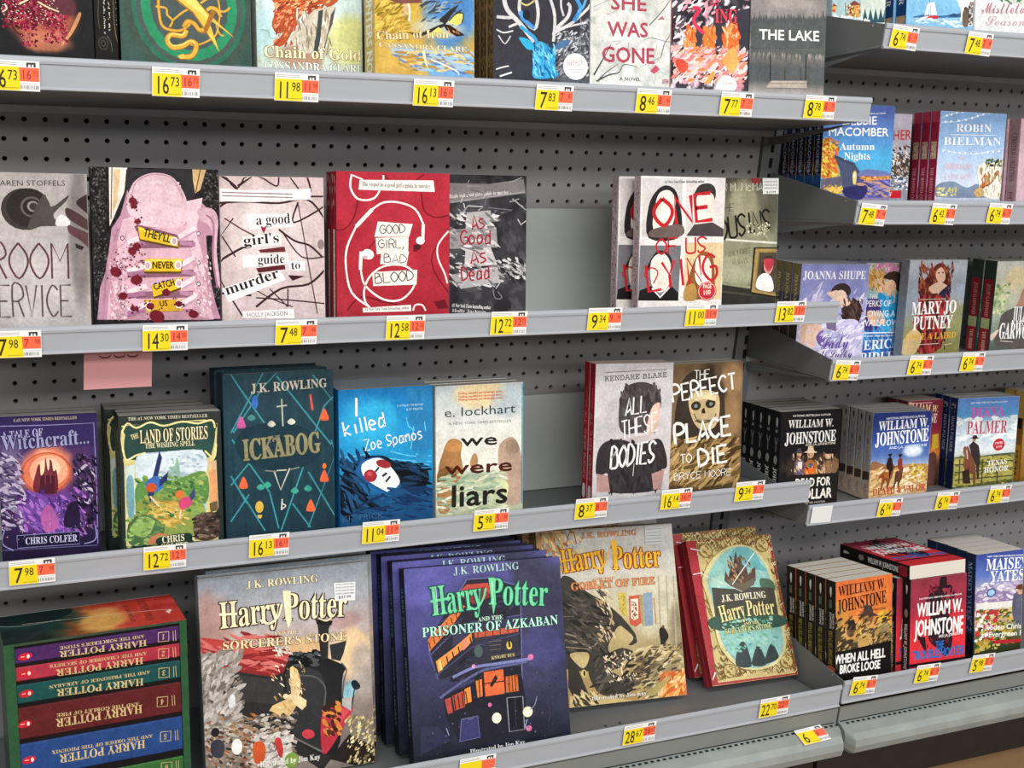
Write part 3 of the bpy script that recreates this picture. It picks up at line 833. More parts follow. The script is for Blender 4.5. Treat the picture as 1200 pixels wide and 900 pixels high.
ART['gggtm'] = dict(res=40, gloss=0.45, G=[('v',[(0,'cdb8b7'),(1000,'cbb9b8')]),('s',468,362,443,364,'dccfce',900,0),('n',8,8,30,4)],
 D=[
  ('L','3a2226',152,[12,-60,155,74,265,-9,393,3,543,57,567,1],1,0),
  ('L','3a2226',217,[0,-13,176,87,2,184],1,0),
  ('L','3a2226',260,[177,60,307,-3],1,0),
  ('L','3a2226',195,[-7,163,237,152,562,160,839,135,1004,249],1,0),
  ('L','3a2226',173,[749,152,702,278,1006,179],1,0),
  ('L','3a2226',173,[676,0,784,96],1,0),
  ('L','3a2226',195,[842,-2,873,82,817,110],1,0),
  ('L','3a2226',173,[873,117,1007,116],1,0),
  ('L','3a2226',108,[749,166,799,362,850,574,922,847],1,0),
  ('L','3a2226',195,[557,320,709,390,854,419,976,490],1,0),
  ('L','3a2226',130,[590,334,774,489,998,490],1,0),
  ('L','3a2226',217,[-21,512,206,431,293,417],1,0),
  ('L','3a2226',152,[-15,623,87,735,191,848],1,0),
  ('L','3a2226',195,[3,706,282,723],1,0),
  ('L','3a2226',217,[323,794,568,685,836,660,996,576],1,0),
  ('L','3a2226',130,[325,738,655,757,992,783],1,0),
  ('L','3a2226',108,[305,682,456,740,676,800],1,0),
  ('L','3a2226',130,[634,686,631,799],1,0),
  ('L','3a2226',108,[458,684,631,799],1,0),
  ('L','3a2226',130,[127,252,-5,361],1,0),
  ('L','3a2226',130,[16,361,139,486],1,0),
  ('L','5c3438',130,[42,252,210,320,338,362],1,0),
  ('E','8a7a7c',966,412,32,31,0),
  ('P','f0eae8',[-14,73,304,86,874,68,872,135,302,155,-7,150],0),
  ('L','8a7f80',108,[27,98,695,104],0,0),
  ('L','8a7f80',108,[26,118,695,125],0,0),
  ('P','f3eeec',[256,231,670,222,701,306,274,320],0),
  ('P','f3eeec',[208,362,578,348,576,418,206,424],0),
  ('P','f3eeec',[204,479,641,467,650,531,212,553],0),
  ('P','f3eeec',[639,516,806,517,805,574,649,570],0),
  ('P','f3eeec',[4,678,550,565,614,629,65,762],0),
  ('P','6a2c30',[357,445,609,425,619,457,378,462],0),
  ('P','3a1c20',[637,601,804,609,680,637],0),
  ('P','5a2226',[331,556,606,537,616,565,352,584],0),
  ('T','a good',340,293,673,281,61,'2a2022','r',None,0,0),
  ('T',"girl's",217,420,566,398,61,'2a2022','r',None,0,0),
  ('T','guide',349,531,608,527,56,'2a2022','r',None,0,0),
  ('T','to',671,567,763,562,51,'2a2022','r',None,0,0),
  ('T','murder',45,720,557,614,64,'2a2022','r',None,0,0),
  ('P','efe8e6',[192,820,686,811,696,871,190,862],0),
  ('T','HOLLY JACKSON',234,855,630,850,25,'6a5a5c','s',None,0,0),
  ('P','9c2434',[383,306,412,345,439,306,427,298,413,309,396,298],0),
 ], S=[])
ART['ggbb'] = dict(res=34, gloss=0.35, G=[('v',[(0,'b02c3c'),(600,'ab2a38'),(1000,'9c2632')]),('n',5,5,30,4)],
 D=[
  ('L','6d121e',111,[410,12,490,59,651,57,772,6],1,0),
  ('L','6d121e',111,[192,153,152,276,73,346,-5,353],1,0),
  ('L','6d121e',111,[742,118,773,230,876,271,1000,256],1,0),
  ('L','6d121e',111,[1001,341,857,483,857,596,994,740],1,0),
  ('L','6d121e',130,[88,844,208,762,408,792,570,822],1,0),
  ('L','6d121e',93,[369,386,229,511],1,0),
  ('L','6d121e',371,[692,441,692,483],1,0),
  ('L','efe6e2',167,[134,17,124,99,192,166,330,158,400,67,410,19],1,0),
  ('L','efe6e2',130,[144,24,232,49],1,0),
  ('L','efe6e2',167,[287,826,129,733,81,580,92,456,171,331],1,0),
  ('L','efe6e2',167,[310,227,409,184,550,183,691,223,763,314],1,0),
  ('L','efe6e2',167,[209,594,248,692,408,778,570,779,682,695,672,610,570,567,408,574,288,636,238,720,247,790,287,826],1,0),
  ('L','efe6e2',148,[991,355,898,440,898,525,961,625,983,683],1,0),
  ('L','efe6e2',148,[672,851,693,816,755,817,786,853],1,0),
  ('L','efe6e2',315,[171,331,310,227],0,0),
  ('L','efe6e2',278,[763,314,759,412],0,0),
  ('E','f3ecea',737,415,39,24,0),
  ('E','4a1a20',713,455,29,17,0),
  ('L','efe6e2',297,[213,483,205,594],0,0),
  ('E','f3ecea',273,500,52,31,20),
  ('E','c8b4b2',249,518,20,11,0),
  ('P','f0e8e2',[202,50,854,44,865,114,192,109],0),
  ('T',"The sequel to a good girl's guide to murder",222,86,824,92,25,'4a4242','r',None,0,0),
  ('P','ece6de',[359,300,667,314,635,392,329,393],0),
  ('P','ece6de',[339,400,631,392,627,483,349,500],0),
  ('P','ece6de',[389,490,635,483,611,570,378,560],0),
  ('P','ece6de',[308,609,709,596,703,688,318,695],0),
  ('T','GOOD',379,375,600,368,53,'2a2224','h',None,0,7000),
  ('T','GIRL,',365,462,590,462,53,'2a2224','h',None,0,7000),
  ('T','BAD',413,547,611,556,50,'2a2224','h',None,0,7000),
  ('T','BLOOD',338,679,676,661,62,'2a2224','h',None,0,7000),
  ('P','efe6e0',[223,829,652,814,656,854,227,857],0),
  ('T','#1 New York Times bestselling author',243,846,635,840,17,'5a5050','r',None,0,0),
  ('P','6a1420',[858,796,962,783,1005,841,900,840],0),
 ], S=['a02636',('P','e9e2da',[350,350,750,350,750,940,350,940],0),('T','GOOD GIRL, BAD BLOOD',330,380,330,920,340,'7a1a26','h',None,0,0),('S',['5a0e18','d9b0b0','7a1a26'],16,100,20,900,300,80,300,3,3,80)])
ART['agad'] = dict(res=40, gloss=0.35, G=[('v',[(0,'3a383c'),(1000,'39373b')]),('m','56545a',7,9,500,620,3,800),('m','2a282c',9,9,550,650,6,1000),('n',30,30,30,4)],
 D=[
  ('P','8e8a8c',[163,55,578,58,966,22,992,114,529,155,163,187],0),
  ('L','b5b1b2',86,[187,179,529,147,979,107],1,0),
  ('T',"finale to a good girl's guide to murder ...",163,153,840,118,25,'f2f0f0','r',None,0,0),
  ('L','77757a',107,[859,588,835,613,779,584],0,0),
  ('L','77757a',107,[292,288,285,277,179,286],0,0),
  ('L','cfcccc',107,[945,195,1024,226,844,152],0,0),
  ('L','cfcccc',107,[374,631,267,587,507,596],0,0),
  ('L','a9a6a8',107,[371,36,347,73,488,74],0,0),
  ('L','cfcccc',107,[680,680,786,638,667,747],0,0),
  ('L','a9a6a8',107,[813,171,854,168,918,151],0,0),
  ('L','a9a6a8',107,[441,560,408,520,444,491],0,0),
  ('L','a9a6a8',107,[364,200,302,245,250,222],0,0),
  ('L','77757a',107,[549,86,550,121,384,95],0,0),
  ('L','77757a',107,[636,256,674,226,644,231],0,0),
  ('L','cfcccc',107,[543,614,466,640,534,631],0,0),
  ('L','77757a',107,[558,141,554,153,543,195],0,0),
  ('L','cfcccc',107,[389,147,323,116,282,182],0,0),
  ('L','cfcccc',107,[270,270,211,291,332,240],0,0),
  ('L','a9a6a8',107,[950,12,838,40,808,43],0,0),
  ('L','cfcccc',107,[470,231,522,207,361,201],0,0),
  ('L','cfcccc',107,[599,590,609,570,766,553],0,0),
  ('L','cfcccc',107,[328,218,327,216,312,183],0,0),
  ('L','77757a',107,[720,247,845,227,580,212],0,0),
  ('L','cfcccc',107,[905,287,940,323,1057,297],0,0),
  ('L','77757a',107,[315,148,390,149,317,110],0,0),
  ('P','b7b2b2',[345,245,604,229,617,371,333,363],0),
  ('P','9b9798',[163,356,667,341,685,473,163,482],0),
  ('P','c4bfbe',[333,490,605,468,681,589,321,602],0),
  ('P','b3aeae',[163,653,706,589,758,703,285,744],0),
  ('P','a5a1a2',[694,612,883,568,1006,584,1007,645,732,680],1),
  ('S',['d5d2d2','5a585c','2a282c'],40,706,551,1007,691,15,55,4,3,30),
  ('S',['cfcaca','7a777a','e0dcdc'],50,163,253,683,748,15,63,9,4,20),
  ('T','As',407,356,555,344,92,'a02634','h',None,0,9000),
  ('T','Good',284,452,618,449,89,'a02634','h',None,0,9000),
  ('T','As',395,580,576,569,90,'a02634','h',None,0,9000),
  ('T','Dead',297,691,607,679,87,'a02634','h',None,0,9000),
  ('T','#1 New York Times bestselling author',187,862,608,884,24,'f0eeee','r',None,0,0),
  ('T','Holly Jackson',187,895,558,911,21,'d8d4d4','r',None,0,0),
  ('L','77757a',128,[632,748,658,809,733,810,683,763],1,0),
 ], S=[])
ART['oneofus'] = dict(res=40, gloss=0.3, G=[('v',[(0,'e8e4e2'),(1000,'e2dcd6')])],
 D=[
  ('P','cfcac9',[15,15,487,8,487,406,28,407],0),
  ('P','d9d4d2',[527,8,1004,1,1002,404,541,405],0),
  ('P','75747a',[9,463,490,463,477,841,0,836],0),
  ('P','ddc59a',[537,444,999,443,987,834,545,837],0),
  ('P','2a2628',[107,414,97,201,198,87,329,62,440,137,481,398],1),
  ('P','ece2d6',[176,185,225,109,331,93,400,145,406,260,344,352,158,353],1),
  ('P','6a5a56',[158,353,477,321,494,398,134,407],1),
  ('P','3a322e',[630,150,679,58,814,41,886,86,849,164],1),
  ('P','ece2d6',[669,119,818,102,876,163,860,350,722,335,668,243],1),
  ('P','4a4244',[548,398,639,320,857,303,998,349,1002,401],0),
  ('P','2e2a2c',[128,568,218,499,353,522,370,599,117,629],1),
  ('P','ece2d6',[146,568,272,514,369,583,363,723,258,784,154,722],1),
  ('P','1e1b1d',[0,836,18,767,149,737,260,816,391,739,474,786,477,841],0),
  ('L','e9e4e2',193,[163,753,260,816,364,748],0,0),
  ('P','8a5a2c',[558,818,628,615,705,522,814,506,887,569,912,758,861,821],1),
  ('P','ece2d6',[680,553,789,537,861,600,855,726,774,757,674,694],1),
  ('P','b08a4a',[554,755,662,725,695,832,545,837],1),
  ('T','ONE',189,338,856,285,183,'c0242c','h',None,0,11000),
  ('T','OF US',206,525,801,509,107,'c0242c','h',None,0,9000),
  ('T','LYING',124,776,936,695,182,'c0242c','h',None,0,8000),
  ('L','c0242c',145,[120,691,66,660,143,614,225,645,175,722],1,0),
  ('E','c8313a',819,776,117,66,0),
  ('E','f0e8e0',819,776,106,60,0),
  ('E','c8313a',819,776,100,57,0),
  ('T','PAGE',768,757,871,758,28,'f6e9d8','b',None,0,0),
  ('T','100',771,804,865,799,32,'f6e9d8','b',None,0,0),
  ('T','#1 New York Times bestselling author',280,45,746,35,17,'3a3636','r',None,0,0),
 ], S=['cbb6bb',('S',['5a4a50','d8c8cc','8c7a80','3a3036'],46,80,30,920,980,60,200,3,2,80),('T','ONE OF US IS LYING',290,140,290,800,420,'4a3a40','h',None,0,0)])
ART['cousins'] = dict(res=44, gloss=0.4, G=[('v',[(0,'4c4a40'),(200,'77745f'),(450,'8b8a72'),(720,'8d8c6e'),(800,'3a3833'),(1000,'24231f')]),('s',551,158,381,159,'a4a184',700,500),('s',892,62,281,370,'4a4840',700,0),('s',370,652,415,161,'a6a788',800,0),('n',9,9,50,3)],
 D=[
  ('P','d9d8cc',[224,424,1012,452,1013,468,224,437],0),
  ('P','8f9172',[203,722,634,766,635,785,204,746],0),
  ('P','322f2b',[170,745,635,785,621,858,158,851],0),
  ('L','4a463f',229,[172,794,620,826],0,0),
  ('P','5c5542',[614,31,612,0,715,-1,717,34],0),
  ('P','8c2f36',[585,0,708,-1,710,39,587,39],0),
  ('T','KAREN M. McMANUS',-163,99,998,84,53,'efeee2','h',None,0,5000),
  ('T','THE',132,240,334,234,53,'2a2924','h',None,0,5000),
  ('T','COUSINS',-4,445,909,367,151,'1c1b18','h',None,0,8000),
  ('S',['b0ad90','d0cdb0'],30,525,317,877,416,10,34,4,1,0),
  ('T','FAMILY FIRST.',230,555,611,529,38,'3d3c33','h',None,0,0),
  ('T','ALWAYS.',327,607,587,597,38,'3d3c33','h',None,0,0),
  ('P','2a231a',[644,488,1039,491,1025,854,602,814],0),
  ('P','a58a55',[672,498,1022,501,1013,841,625,805],0),
  ('P','8a7142',[715,518,1009,520,998,824,673,792],0),
  ('P','4a4238',[736,527,1003,530,997,811,694,783],0),
  ('P','3a2f2c',[767,641,815,561,919,554,958,611,926,676,787,690],1),
  ('P','c98f84',[809,593,903,578,952,627,891,683,820,658],1),
  ('P','b43c48',[798,577,956,578,924,643,855,658],1),
  ('P','e5e4e0',[704,780,718,705,821,674,928,708,951,803],1),
 ], S=[])
ART['witch'] = dict(res=50, gloss=0.35, G=[('v',[(0,'2b2450'),(250,'3a2c62'),(600,'32204a'),(1000,'18142a')]),('s',474,347,346,199,'e8876a',1000,100),('s',476,319,184,114,'f4b48c',1000,200),('s',469,618,465,187,'6a3a8a',900,400),('s',101,333,203,225,'7a6a8c',700,500),('s',854,390,164,231,'4a3058',800,500)],
 D=[
  ('T','A #1 NEW YORK TIMES BESTSELLER',162,34,800,34,19,'b9a98c','r',None,0,0),
  ('L','8a86b4',89,[19,57,480,64,971,64,980,453,971,831],0,0),
  ('L','6a6698',67,[10,825,970,840],0,0),
  ('E','b9583e',473,361,258,131,0),
  ('E','d9785a',473,358,235,119,0),
  ('E','f0a886',497,348,193,100,0),
  ('E','f6cda8',498,334,115,63,0),
  ('P','6a2a34',[340,470,371,343,408,302,415,373,451,346,468,262,490,348,524,278,543,350,577,351,564,493],1),
  ('P','4a1c2c',[385,486,415,373,553,378,546,493],0),
  ('L','7a3040',133,[467,276,457,432],0,0),
  ('L','7a3040',133,[513,277,512,434],0,0),
  ('L','b9aec4',311,[-8,287,150,264,202,337,98,375,11,330],1,0),
  ('L','b9aec4',311,[-20,455,162,420,247,509,132,532,0,498],1,0),
  ('L','b9aec4',311,[-6,583,130,560,216,635,122,674,12,640],1,0),
  ('L','b9aec4',311,[761,386,905,320,946,422,804,446],1,0),
  ('L','b9aec4',311,[778,488,919,479,891,565,775,545],1,0),
  ('P','6d4596',[206,606,316,497,408,487,542,550,684,498,816,648,623,741,348,713],1),
  ('S',['8a5cb4','4a2a74','5a3a86','a86ac0'],60,204,478,857,752,18,81,4,3,60),
  ('S',['7a6e90','b3a6c0','3a3050'],60,-4,231,234,708,18,58,5,3,30),
  ('S',['2a2038','6a4a7a','140f20'],50,744,271,976,743,19,65,6,3,60),
  ('P','241a36',[626,698,680,570,774,560,789,705],1),
  ('P','a85a9a',[400,615,495,562,579,695,438,732],1),
  ('T','A TALE OF',47,138,454,128,47,'a9a6cc','r','2c2650',0,0),
  ('T','Witchcraft...',42,207,924,189,92,'9a98c2','r','2c2650',0,0),
  ('L','8a86b4',133,[30,698,2,782,112,830],1,0),
  ('L','8a86b4',133,[954,713,949,801,829,824],1,0),
  ('P','1a1630',[152,739,787,742,787,822,153,818],0),
  ('L','8a86b4',67,[152,739,787,742,787,822,153,818,152,739],0,0),
  ('T','CHRIS COLFER',232,799,760,803,43,'c3c0dc','r',None,0,0),
  ('S',['b9aec4','e9b4a0'],20,-2,526,950,771,7,13,8,1,0),
 ], S=[])
ART['land'] = dict(res=54, gloss=0.35, G=[('v',[(0,'2e3432'),(1000,'24302c')])],
 D=[
  ('T','THE #1 NEW YORK TIMES BESTSELLER',96,32,869,37,21,'cfcab0','r',None,0,0),
  ('P','d8cc8a',[36,63,841,52,965,84,945,297,909,342,946,872,37,861,44,317,36,272,20,151],0),
  ('P','2d4a42',[90,65,886,65,940,144,900,280,831,308,78,288,50,212,65,124],1),
  ('L','efdf9c',180,[34,107,91,50,175,83,308,51,438,79,617,58,773,76,909,59,941,113],1,0),
  ('L','efdf9c',180,[39,212,67,288,166,262,254,251],1,0),
  ('L','efdf9c',180,[833,262,922,312,948,221],1,0),
  ('P','a5c5d8',[165,292,254,251,519,248,810,253,835,492,822,802,139,791],0),
  ('P','cfdde4',[165,277,386,257,810,261,814,430,513,384,200,460],1),
  ('P','8fb3a0',[467,413,498,308,517,293,533,340,561,295,578,418],1),
  ('S',['dbe6ea','a7bcc8'],24,363,271,802,460,13,53,4,2,0),
  ('P','5f8a4a',[156,458,334,421,510,445,827,400,830,616,504,567,238,583,149,609],1),
  ('P','8a9a4c',[150,578,417,532,730,549,827,678,821,817,139,791],1),
  ('P','d9b45c',[233,674,369,606,570,601,611,681,519,737,362,743],1),
  ('S',['5c8a48','7aa258','3f6a3a','a3ae5a'],90,159,413,826,709,17,57,5,2,20),
  ('S',['c9a850','e2c878','b08c3c'],40,260,584,653,760,18,48,6,3,10),
  ('P','2a3560',[386,242,411,289,355,437,329,512,282,586,263,524,317,405],0),
  ('P','3f6ab0',[267,433,356,407,420,471,351,513,243,477],1),
  ('E','c8552c',298,483,53,30,0),
  ('L','e8c8a0',200,[284,540,369,613],1,0),
  ('P','2a3560',[377,439,468,382,454,442,375,484],0),
  ('P','d04a78',[560,586,662,560,694,608,590,649],1),
  ('E','d8763c',573,543,45,28,0),
  ('P','3f4a70',[662,560,721,502,729,564,683,592],0),
  ('L','efd6b4',140,[579,648,565,709],1,0),
  ('P','4a6a44',[50,816,78,696,234,659,407,746,358,835,135,867],1),
  ('P','8aa85a',[75,756,189,672,320,710,226,811],1),
  ('P','c9785a',[225,827,360,789,448,810,424,862,268,868],0),
  ('P','4a3a34',[698,763,770,690,907,682,962,748,935,855,740,859],1),
  ('S',['6a5448','2e2420','84705c'],20,702,686,946,856,18,54,4,2,0),
  ('S',['6a8a4a','9ab868'],24,58,664,401,868,17,52,7,2,0),
  ('P','cfe0dc',[54,332,141,321,135,653,58,664],0),
  ('P','7aa8b0',[62,423,126,411,124,653,63,649],1),
  ('P','d9b98c',[864,340,944,328,954,654,873,680],0),
  ('P','e2a06a',[876,417,929,405,944,622,886,634],1),
  ('P','6a5a3a',[864,618,944,606,953,669,873,680],0),
  ('P','20362f',[359,820,651,807,683,855,671,873,356,869],1),
  ('T','CHRIS',384,861,608,857,46,'efe6c0','r',None,0,0),
  ('T','COLFER',365,912,647,912,46,'efe6c0','r',None,0,0),
  ('T','THE',124,159,198,147,33,'efe2b0','r','1c302a',0,0),
  ('T','LAND OF STORIES',203,186,870,181,87,'f0e4b4','r','1c302a',0,0),
  ('T','THE WISHING SPELL',251,221,735,221,33,'e4d9ac','r',None,0,0),
 ], S=['2c302c',('P','8a7a48',[200,60,320,60,320,900,200,900],0),('T','THE LAND OF STORIES',325,100,325,600,350,'cbb873','r',None,0,0),('P','4a5a4a',[100,650,900,650,900,920,100,920],0)])
ART['icka'] = dict(res=40, gloss=0.3, G=[('v',[(0,'2c4550'),(500,'24404c'),(1000,'1f3640')]),('n',70,2,30,3)],
 D=[
  ('L','3e8f9a',142,[78,-4,174,98,409,319,508,450],0,0),
  ('L','3e8f9a',142,[84,318,357,79,483,-5],0,0),
  ('L','3e8f9a',142,[360,-8,64,318],0,0),
  ('L','3e8f9a',142,[482,20,973,420],0,0),
  ('L','3e8f9a',142,[814,24,1011,176],0,0),
  ('L','3e8f9a',142,[1012,151,915,199,492,886],0,0),
  ('L','3e8f9a',142,[72,355,396,662,472,872],0,0),
  ('L','3e8f9a',142,[54,555,189,714],0,0),
  ('L','3e8f9a',142,[211,665,42,808],0,0),
  ('L','3e8f9a',142,[973,394,1004,447],0,0),
  ('L','3e8f9a',142,[1003,499,745,882],0,0),
  ('L','3e8f9a',142,[755,565,994,825],0,0),
  ('L','3e8f9a',142,[347,877,150,662],0,0),
  ('L','3e8f9a',142,[51,606,239,476],0,0),
  ('L','3e8f9a',142,[602,737,767,883],0,0),
  ('E','1f3742',488,411,399,134,8),
  ('T','J.K. ROWLING',250,106,943,95,50,'d8d0bc','r',None,0,0),
  ('T','THE',396,384,506,380,33,'a09a74','b',None,0,0),
  ('T','ICKABOG',168,475,875,457,115,'8f8a66','r','2c3a38',0,6000),
  ('P','c85a9c',[119,291,133,254,158,230,185,261,192,294],1),
  ('P','e0663c',[874,277,888,239,914,214,943,246,951,280],1),
  ('P','e0663c',[864,624,878,586,904,561,933,594,941,628],1),
  ('P','e0663c',[731,786,745,748,772,723,800,756,808,790],1),
  ('P','e0663c',[125,625,139,587,164,563,192,595,198,629],1),
  ('E','3a70c0',283,157,28,37,0),
  ('E','d9b04a',300,740,37,33,0),
  ('P','d9b04a',[278,783,325,786,312,805,288,803],0),
  ('L','d0584c',204,[786,131,804,220],0,0),
  ('L','b9bcae',122,[523,147,530,299],0,0),
  ('L','b9bcae',122,[476,189,569,184],0,0),
  ('P','d0d0c0',[390,283,428,264,464,286,426,300],1),
  ('P','d0d0c0',[570,278,608,259,645,280,607,294],1),
  ('P','3fa08c',[278,630,316,612,352,634,314,647],1),
  ('P','3fa08c',[588,666,626,647,663,670,625,683],1),
  ('P','3fa08c',[710,659,749,640,786,663,748,677],1),
  ('P','4a8a84',[212,242,250,224,285,245,248,259],1),
  ('P','3fa08c',[340,621,378,602,414,624,376,638],1),
  ('L','c9cbb8',142,[438,543,496,654,584,537],0,0),
  ('L','c9cbb8',102,[463,544,556,545],1,0),
  ('L','8a8f80',102,[360,539,463,550],1,0),
  ('L','8a8f80',102,[588,544,672,535],1,0),
  ('L','d8d8c8',122,[509,706,500,768],0,0),
  ('L','d8d8c8',102,[508,732,539,747,501,764],1,0),
  ('E','e8763c',905,539,19,16,0),
 ], S=[])
ART['zoe'] = dict(res=30, gloss=0.3, G=[('v',[(0,'1f78b8'),(350,'2a9bd4'),(550,'2388c0'),(700,'1d5f94'),(1000,'1b3d66')]),('s',325,214,363,193,'35b0e0',900,200),('s',860,310,149,303,'2583b8',800,0)],
 D=[
  ('P','2b7fb4',[716,13,988,14,996,422,784,428],0),
  ('P','2472a6',[827,24,876,26,862,130,843,129],0),
  ('L','5ac4ea',111,[714,199,737,260,786,292,760,412],1,0),
  ('L','5ac4ea',111,[787,262,799,293],1,0),
  ('L','5ac4ea',111,[911,237,923,298],1,0),
  ('L','5ac4ea',111,[539,417,759,457,983,467],1,0),
  ('L','5ac4ea',111,[490,459,710,485,983,506],1,0),
  ('L','5ac4ea',111,[34,438,177,430,321,422],1,0),
  ('L','5ac4ea',111,[660,513,808,505,958,527],1,0),
  ('L','5ac4ea',111,[809,444,933,480],1,0),
  ('E','2f93c8',883,478,75,33,0),
  ('P','15202c',[6,614,56,528,176,467,297,438,466,443,587,487,758,533,932,556,949,634,856,705,706,712,633,648,465,503,248,478,174,564,243,687,459,790,532,824,192,819,25,824],1),
  ('S',['1c3a5a','0c121a','24507a'],40,34,438,312,842,24,119,4,6,50),
  ('S',['1c3a5a','0c121a'],26,611,510,956,711,25,98,5,6,20),
  ('P','1f5c94',[187,505,248,463,465,458,646,641,633,663,486,685,317,631,174,549],1),
  ('P','eef1f0',[235,492,369,454,489,482,639,618,535,680,461,669,270,583],1),
  ('E','a03038',325,568,72,40,30),
  ('E','a03038',465,497,83,26,20),
  ('P','c8505a',[294,547,331,542,342,565,306,570],1),
  ('L','14202c',201,[379,544,416,516],0,0),
  ('L','1d2a44',245,[451,578,500,558],0,0),
  ('L','1d2a44',223,[487,617,536,582],0,0),
  ('S',['1d4a78','173258'],30,316,676,979,866,34,145,8,8,5),
  ('T','I',155,175,155,175,120,'f2f6f6','h',None,0,9000),
  ('T','killed',66,299,506,248,94,'f2f6f6','h',None,0,9000),
  ('T','Zoe Spanos',273,402,897,345,71,'f2f6f6','h',None,0,8000),
  ('T','A NOVEL BY THE AUTHOR',617,128,900,128,13,'bfe0f0','s',None,0,0),
  ('T','KIT FRICK',714,157,899,155,13,'bfe0f0','s',None,0,0),
  ('T','KIT FRICK',19,857,458,853,39,'3c6288','s',None,0,0),
 ], S=[])
ART['liars'] = dict(res=36, gloss=0.3, G=[('v',[(0,'b7c2c6'),(300,'dfe0d8'),(550,'e6e4d8'),(750,'bcc0a4'),(1000,'b5b79c')]),('s',517,68,394,124,'e6cf9e',900,0),('s',805,125,213,141,'a8b8c0',700,0),('s',781,708,161,112,'e0df9c',900,0),('s',439,705,423,142,'9db59c',800,0),('n',5,5,20,3)],
 D=[
  ('P','a87a4c',[27,575,78,453,130,378,207,358,296,393,283,478,309,589,231,679,153,847,25,839],1),
  ('P','c08a52',[117,393,207,366,284,400,271,446,130,440],1),
  ('P','b58a5c',[387,546,413,484,452,470,478,519,452,596],1),
  ('P','b49a86',[714,451,780,391,886,380,967,462,995,623,984,831,809,837,835,711,728,610],1),
  ('P','9c8470',[806,408,913,397,954,478,820,487],1),
  ('P','7a5a34',[27,575,180,551,231,616,103,672,26,668],1),
  ('S',['8ca68c','c2c8a4','a3b090','dadbc0'],70,14,605,782,875,25,87,4,5,0),
  ('T','Thrilling, beautiful and blisteringly smart...',254,62,773,61,14,'c8442c','b',None,0,0),
  ('T','Thrilling, beautiful and blisteringly smart...',254,84,773,83,14,'c8442c','b',None,0,0),
  ('T','Thrilling, beautiful and blisteringly smart...',254,105,773,105,14,'c8442c','b',None,0,0),
  ('T','e. lockhart',95,210,912,207,61,'3a4648','s',None,0,0),
  ('T','A NEW YORK TIMES BESTSELLER',146,264,864,271,18,'7a8078','s',None,0,0),
  ('T','we',283,413,706,419,78,'23221e','b',None,0,4000),
  ('T','were',103,602,882,608,87,'4a1c14','b',None,0,4000),
  ('T','liars',158,824,830,829,144,'23221e','b',None,0,4000),
  ('L','2a9ab0',180,[995,9,992,847],0,0),
 ], S=[])
ART['bodies'] = dict(res=40, gloss=0.4, G=[('v',[(0,'c2c0c3'),(500,'cfcccd'),(1000,'bdb9bb')]),('s',297,471,324,274,'b9b6ba',600,0)],
 D=[
  ('L','6a6668',82,[126,57,561,50,915,45],0,0),
  ('T','KENDARE BLAKE',115,114,925,97,39,'3a3638','m',None,0,2000),
  ('P','4a4346',[339,442,313,275,365,171,508,128,684,133,822,185,858,269,819,345,707,450,532,476],1),
  ('S',['3a3436','5c5456'],40,334,155,825,437,29,87,4,3,80),
  ('P','d9b7a8',[755,283,843,269,835,361,824,421,768,466,679,464,701,358],1),
  ('P','c9bfc0',[356,480,590,462,799,482,831,514,596,547,329,510],1),
  ('P','332e31',[52,738,57,587,154,514,357,503,595,542,831,506,926,577,965,702,847,730,856,854,219,853,197,727],1),
  ('S',['2a2629','3f393c'],30,127,543,915,840,41,116,5,4,80),
  ('P','b08a84',[51,723,198,742,234,850,65,848],0),
  ('P','b08a84',[764,743,936,717,901,847,796,852],0),
  ('T','ALL',399,345,669,324,112,'eeecec','h',None,150,7000),
  ('T','THESE',363,506,826,449,121,'eeecec','h',None,150,6000),
  ('T','BODIES',230,694,797,664,143,'eeecec','h',None,150,8000),
  ('L','d8d0d0',82,[530,667,521,751],0,0),
 ], S=['a81c2c',('T','KENDARE BLAKE',500,160,500,300,220,'d98a8c','m',None,0,0),('T','ALL THESE BODIES',270,330,270,780,460,'f0e4e2','h',None,0,0),('P','f0eeee',[250,820,750,820,750,900,250,900],1),('S',['d98a8c'],4,250,940,750,975,60,120,3,1,0)])
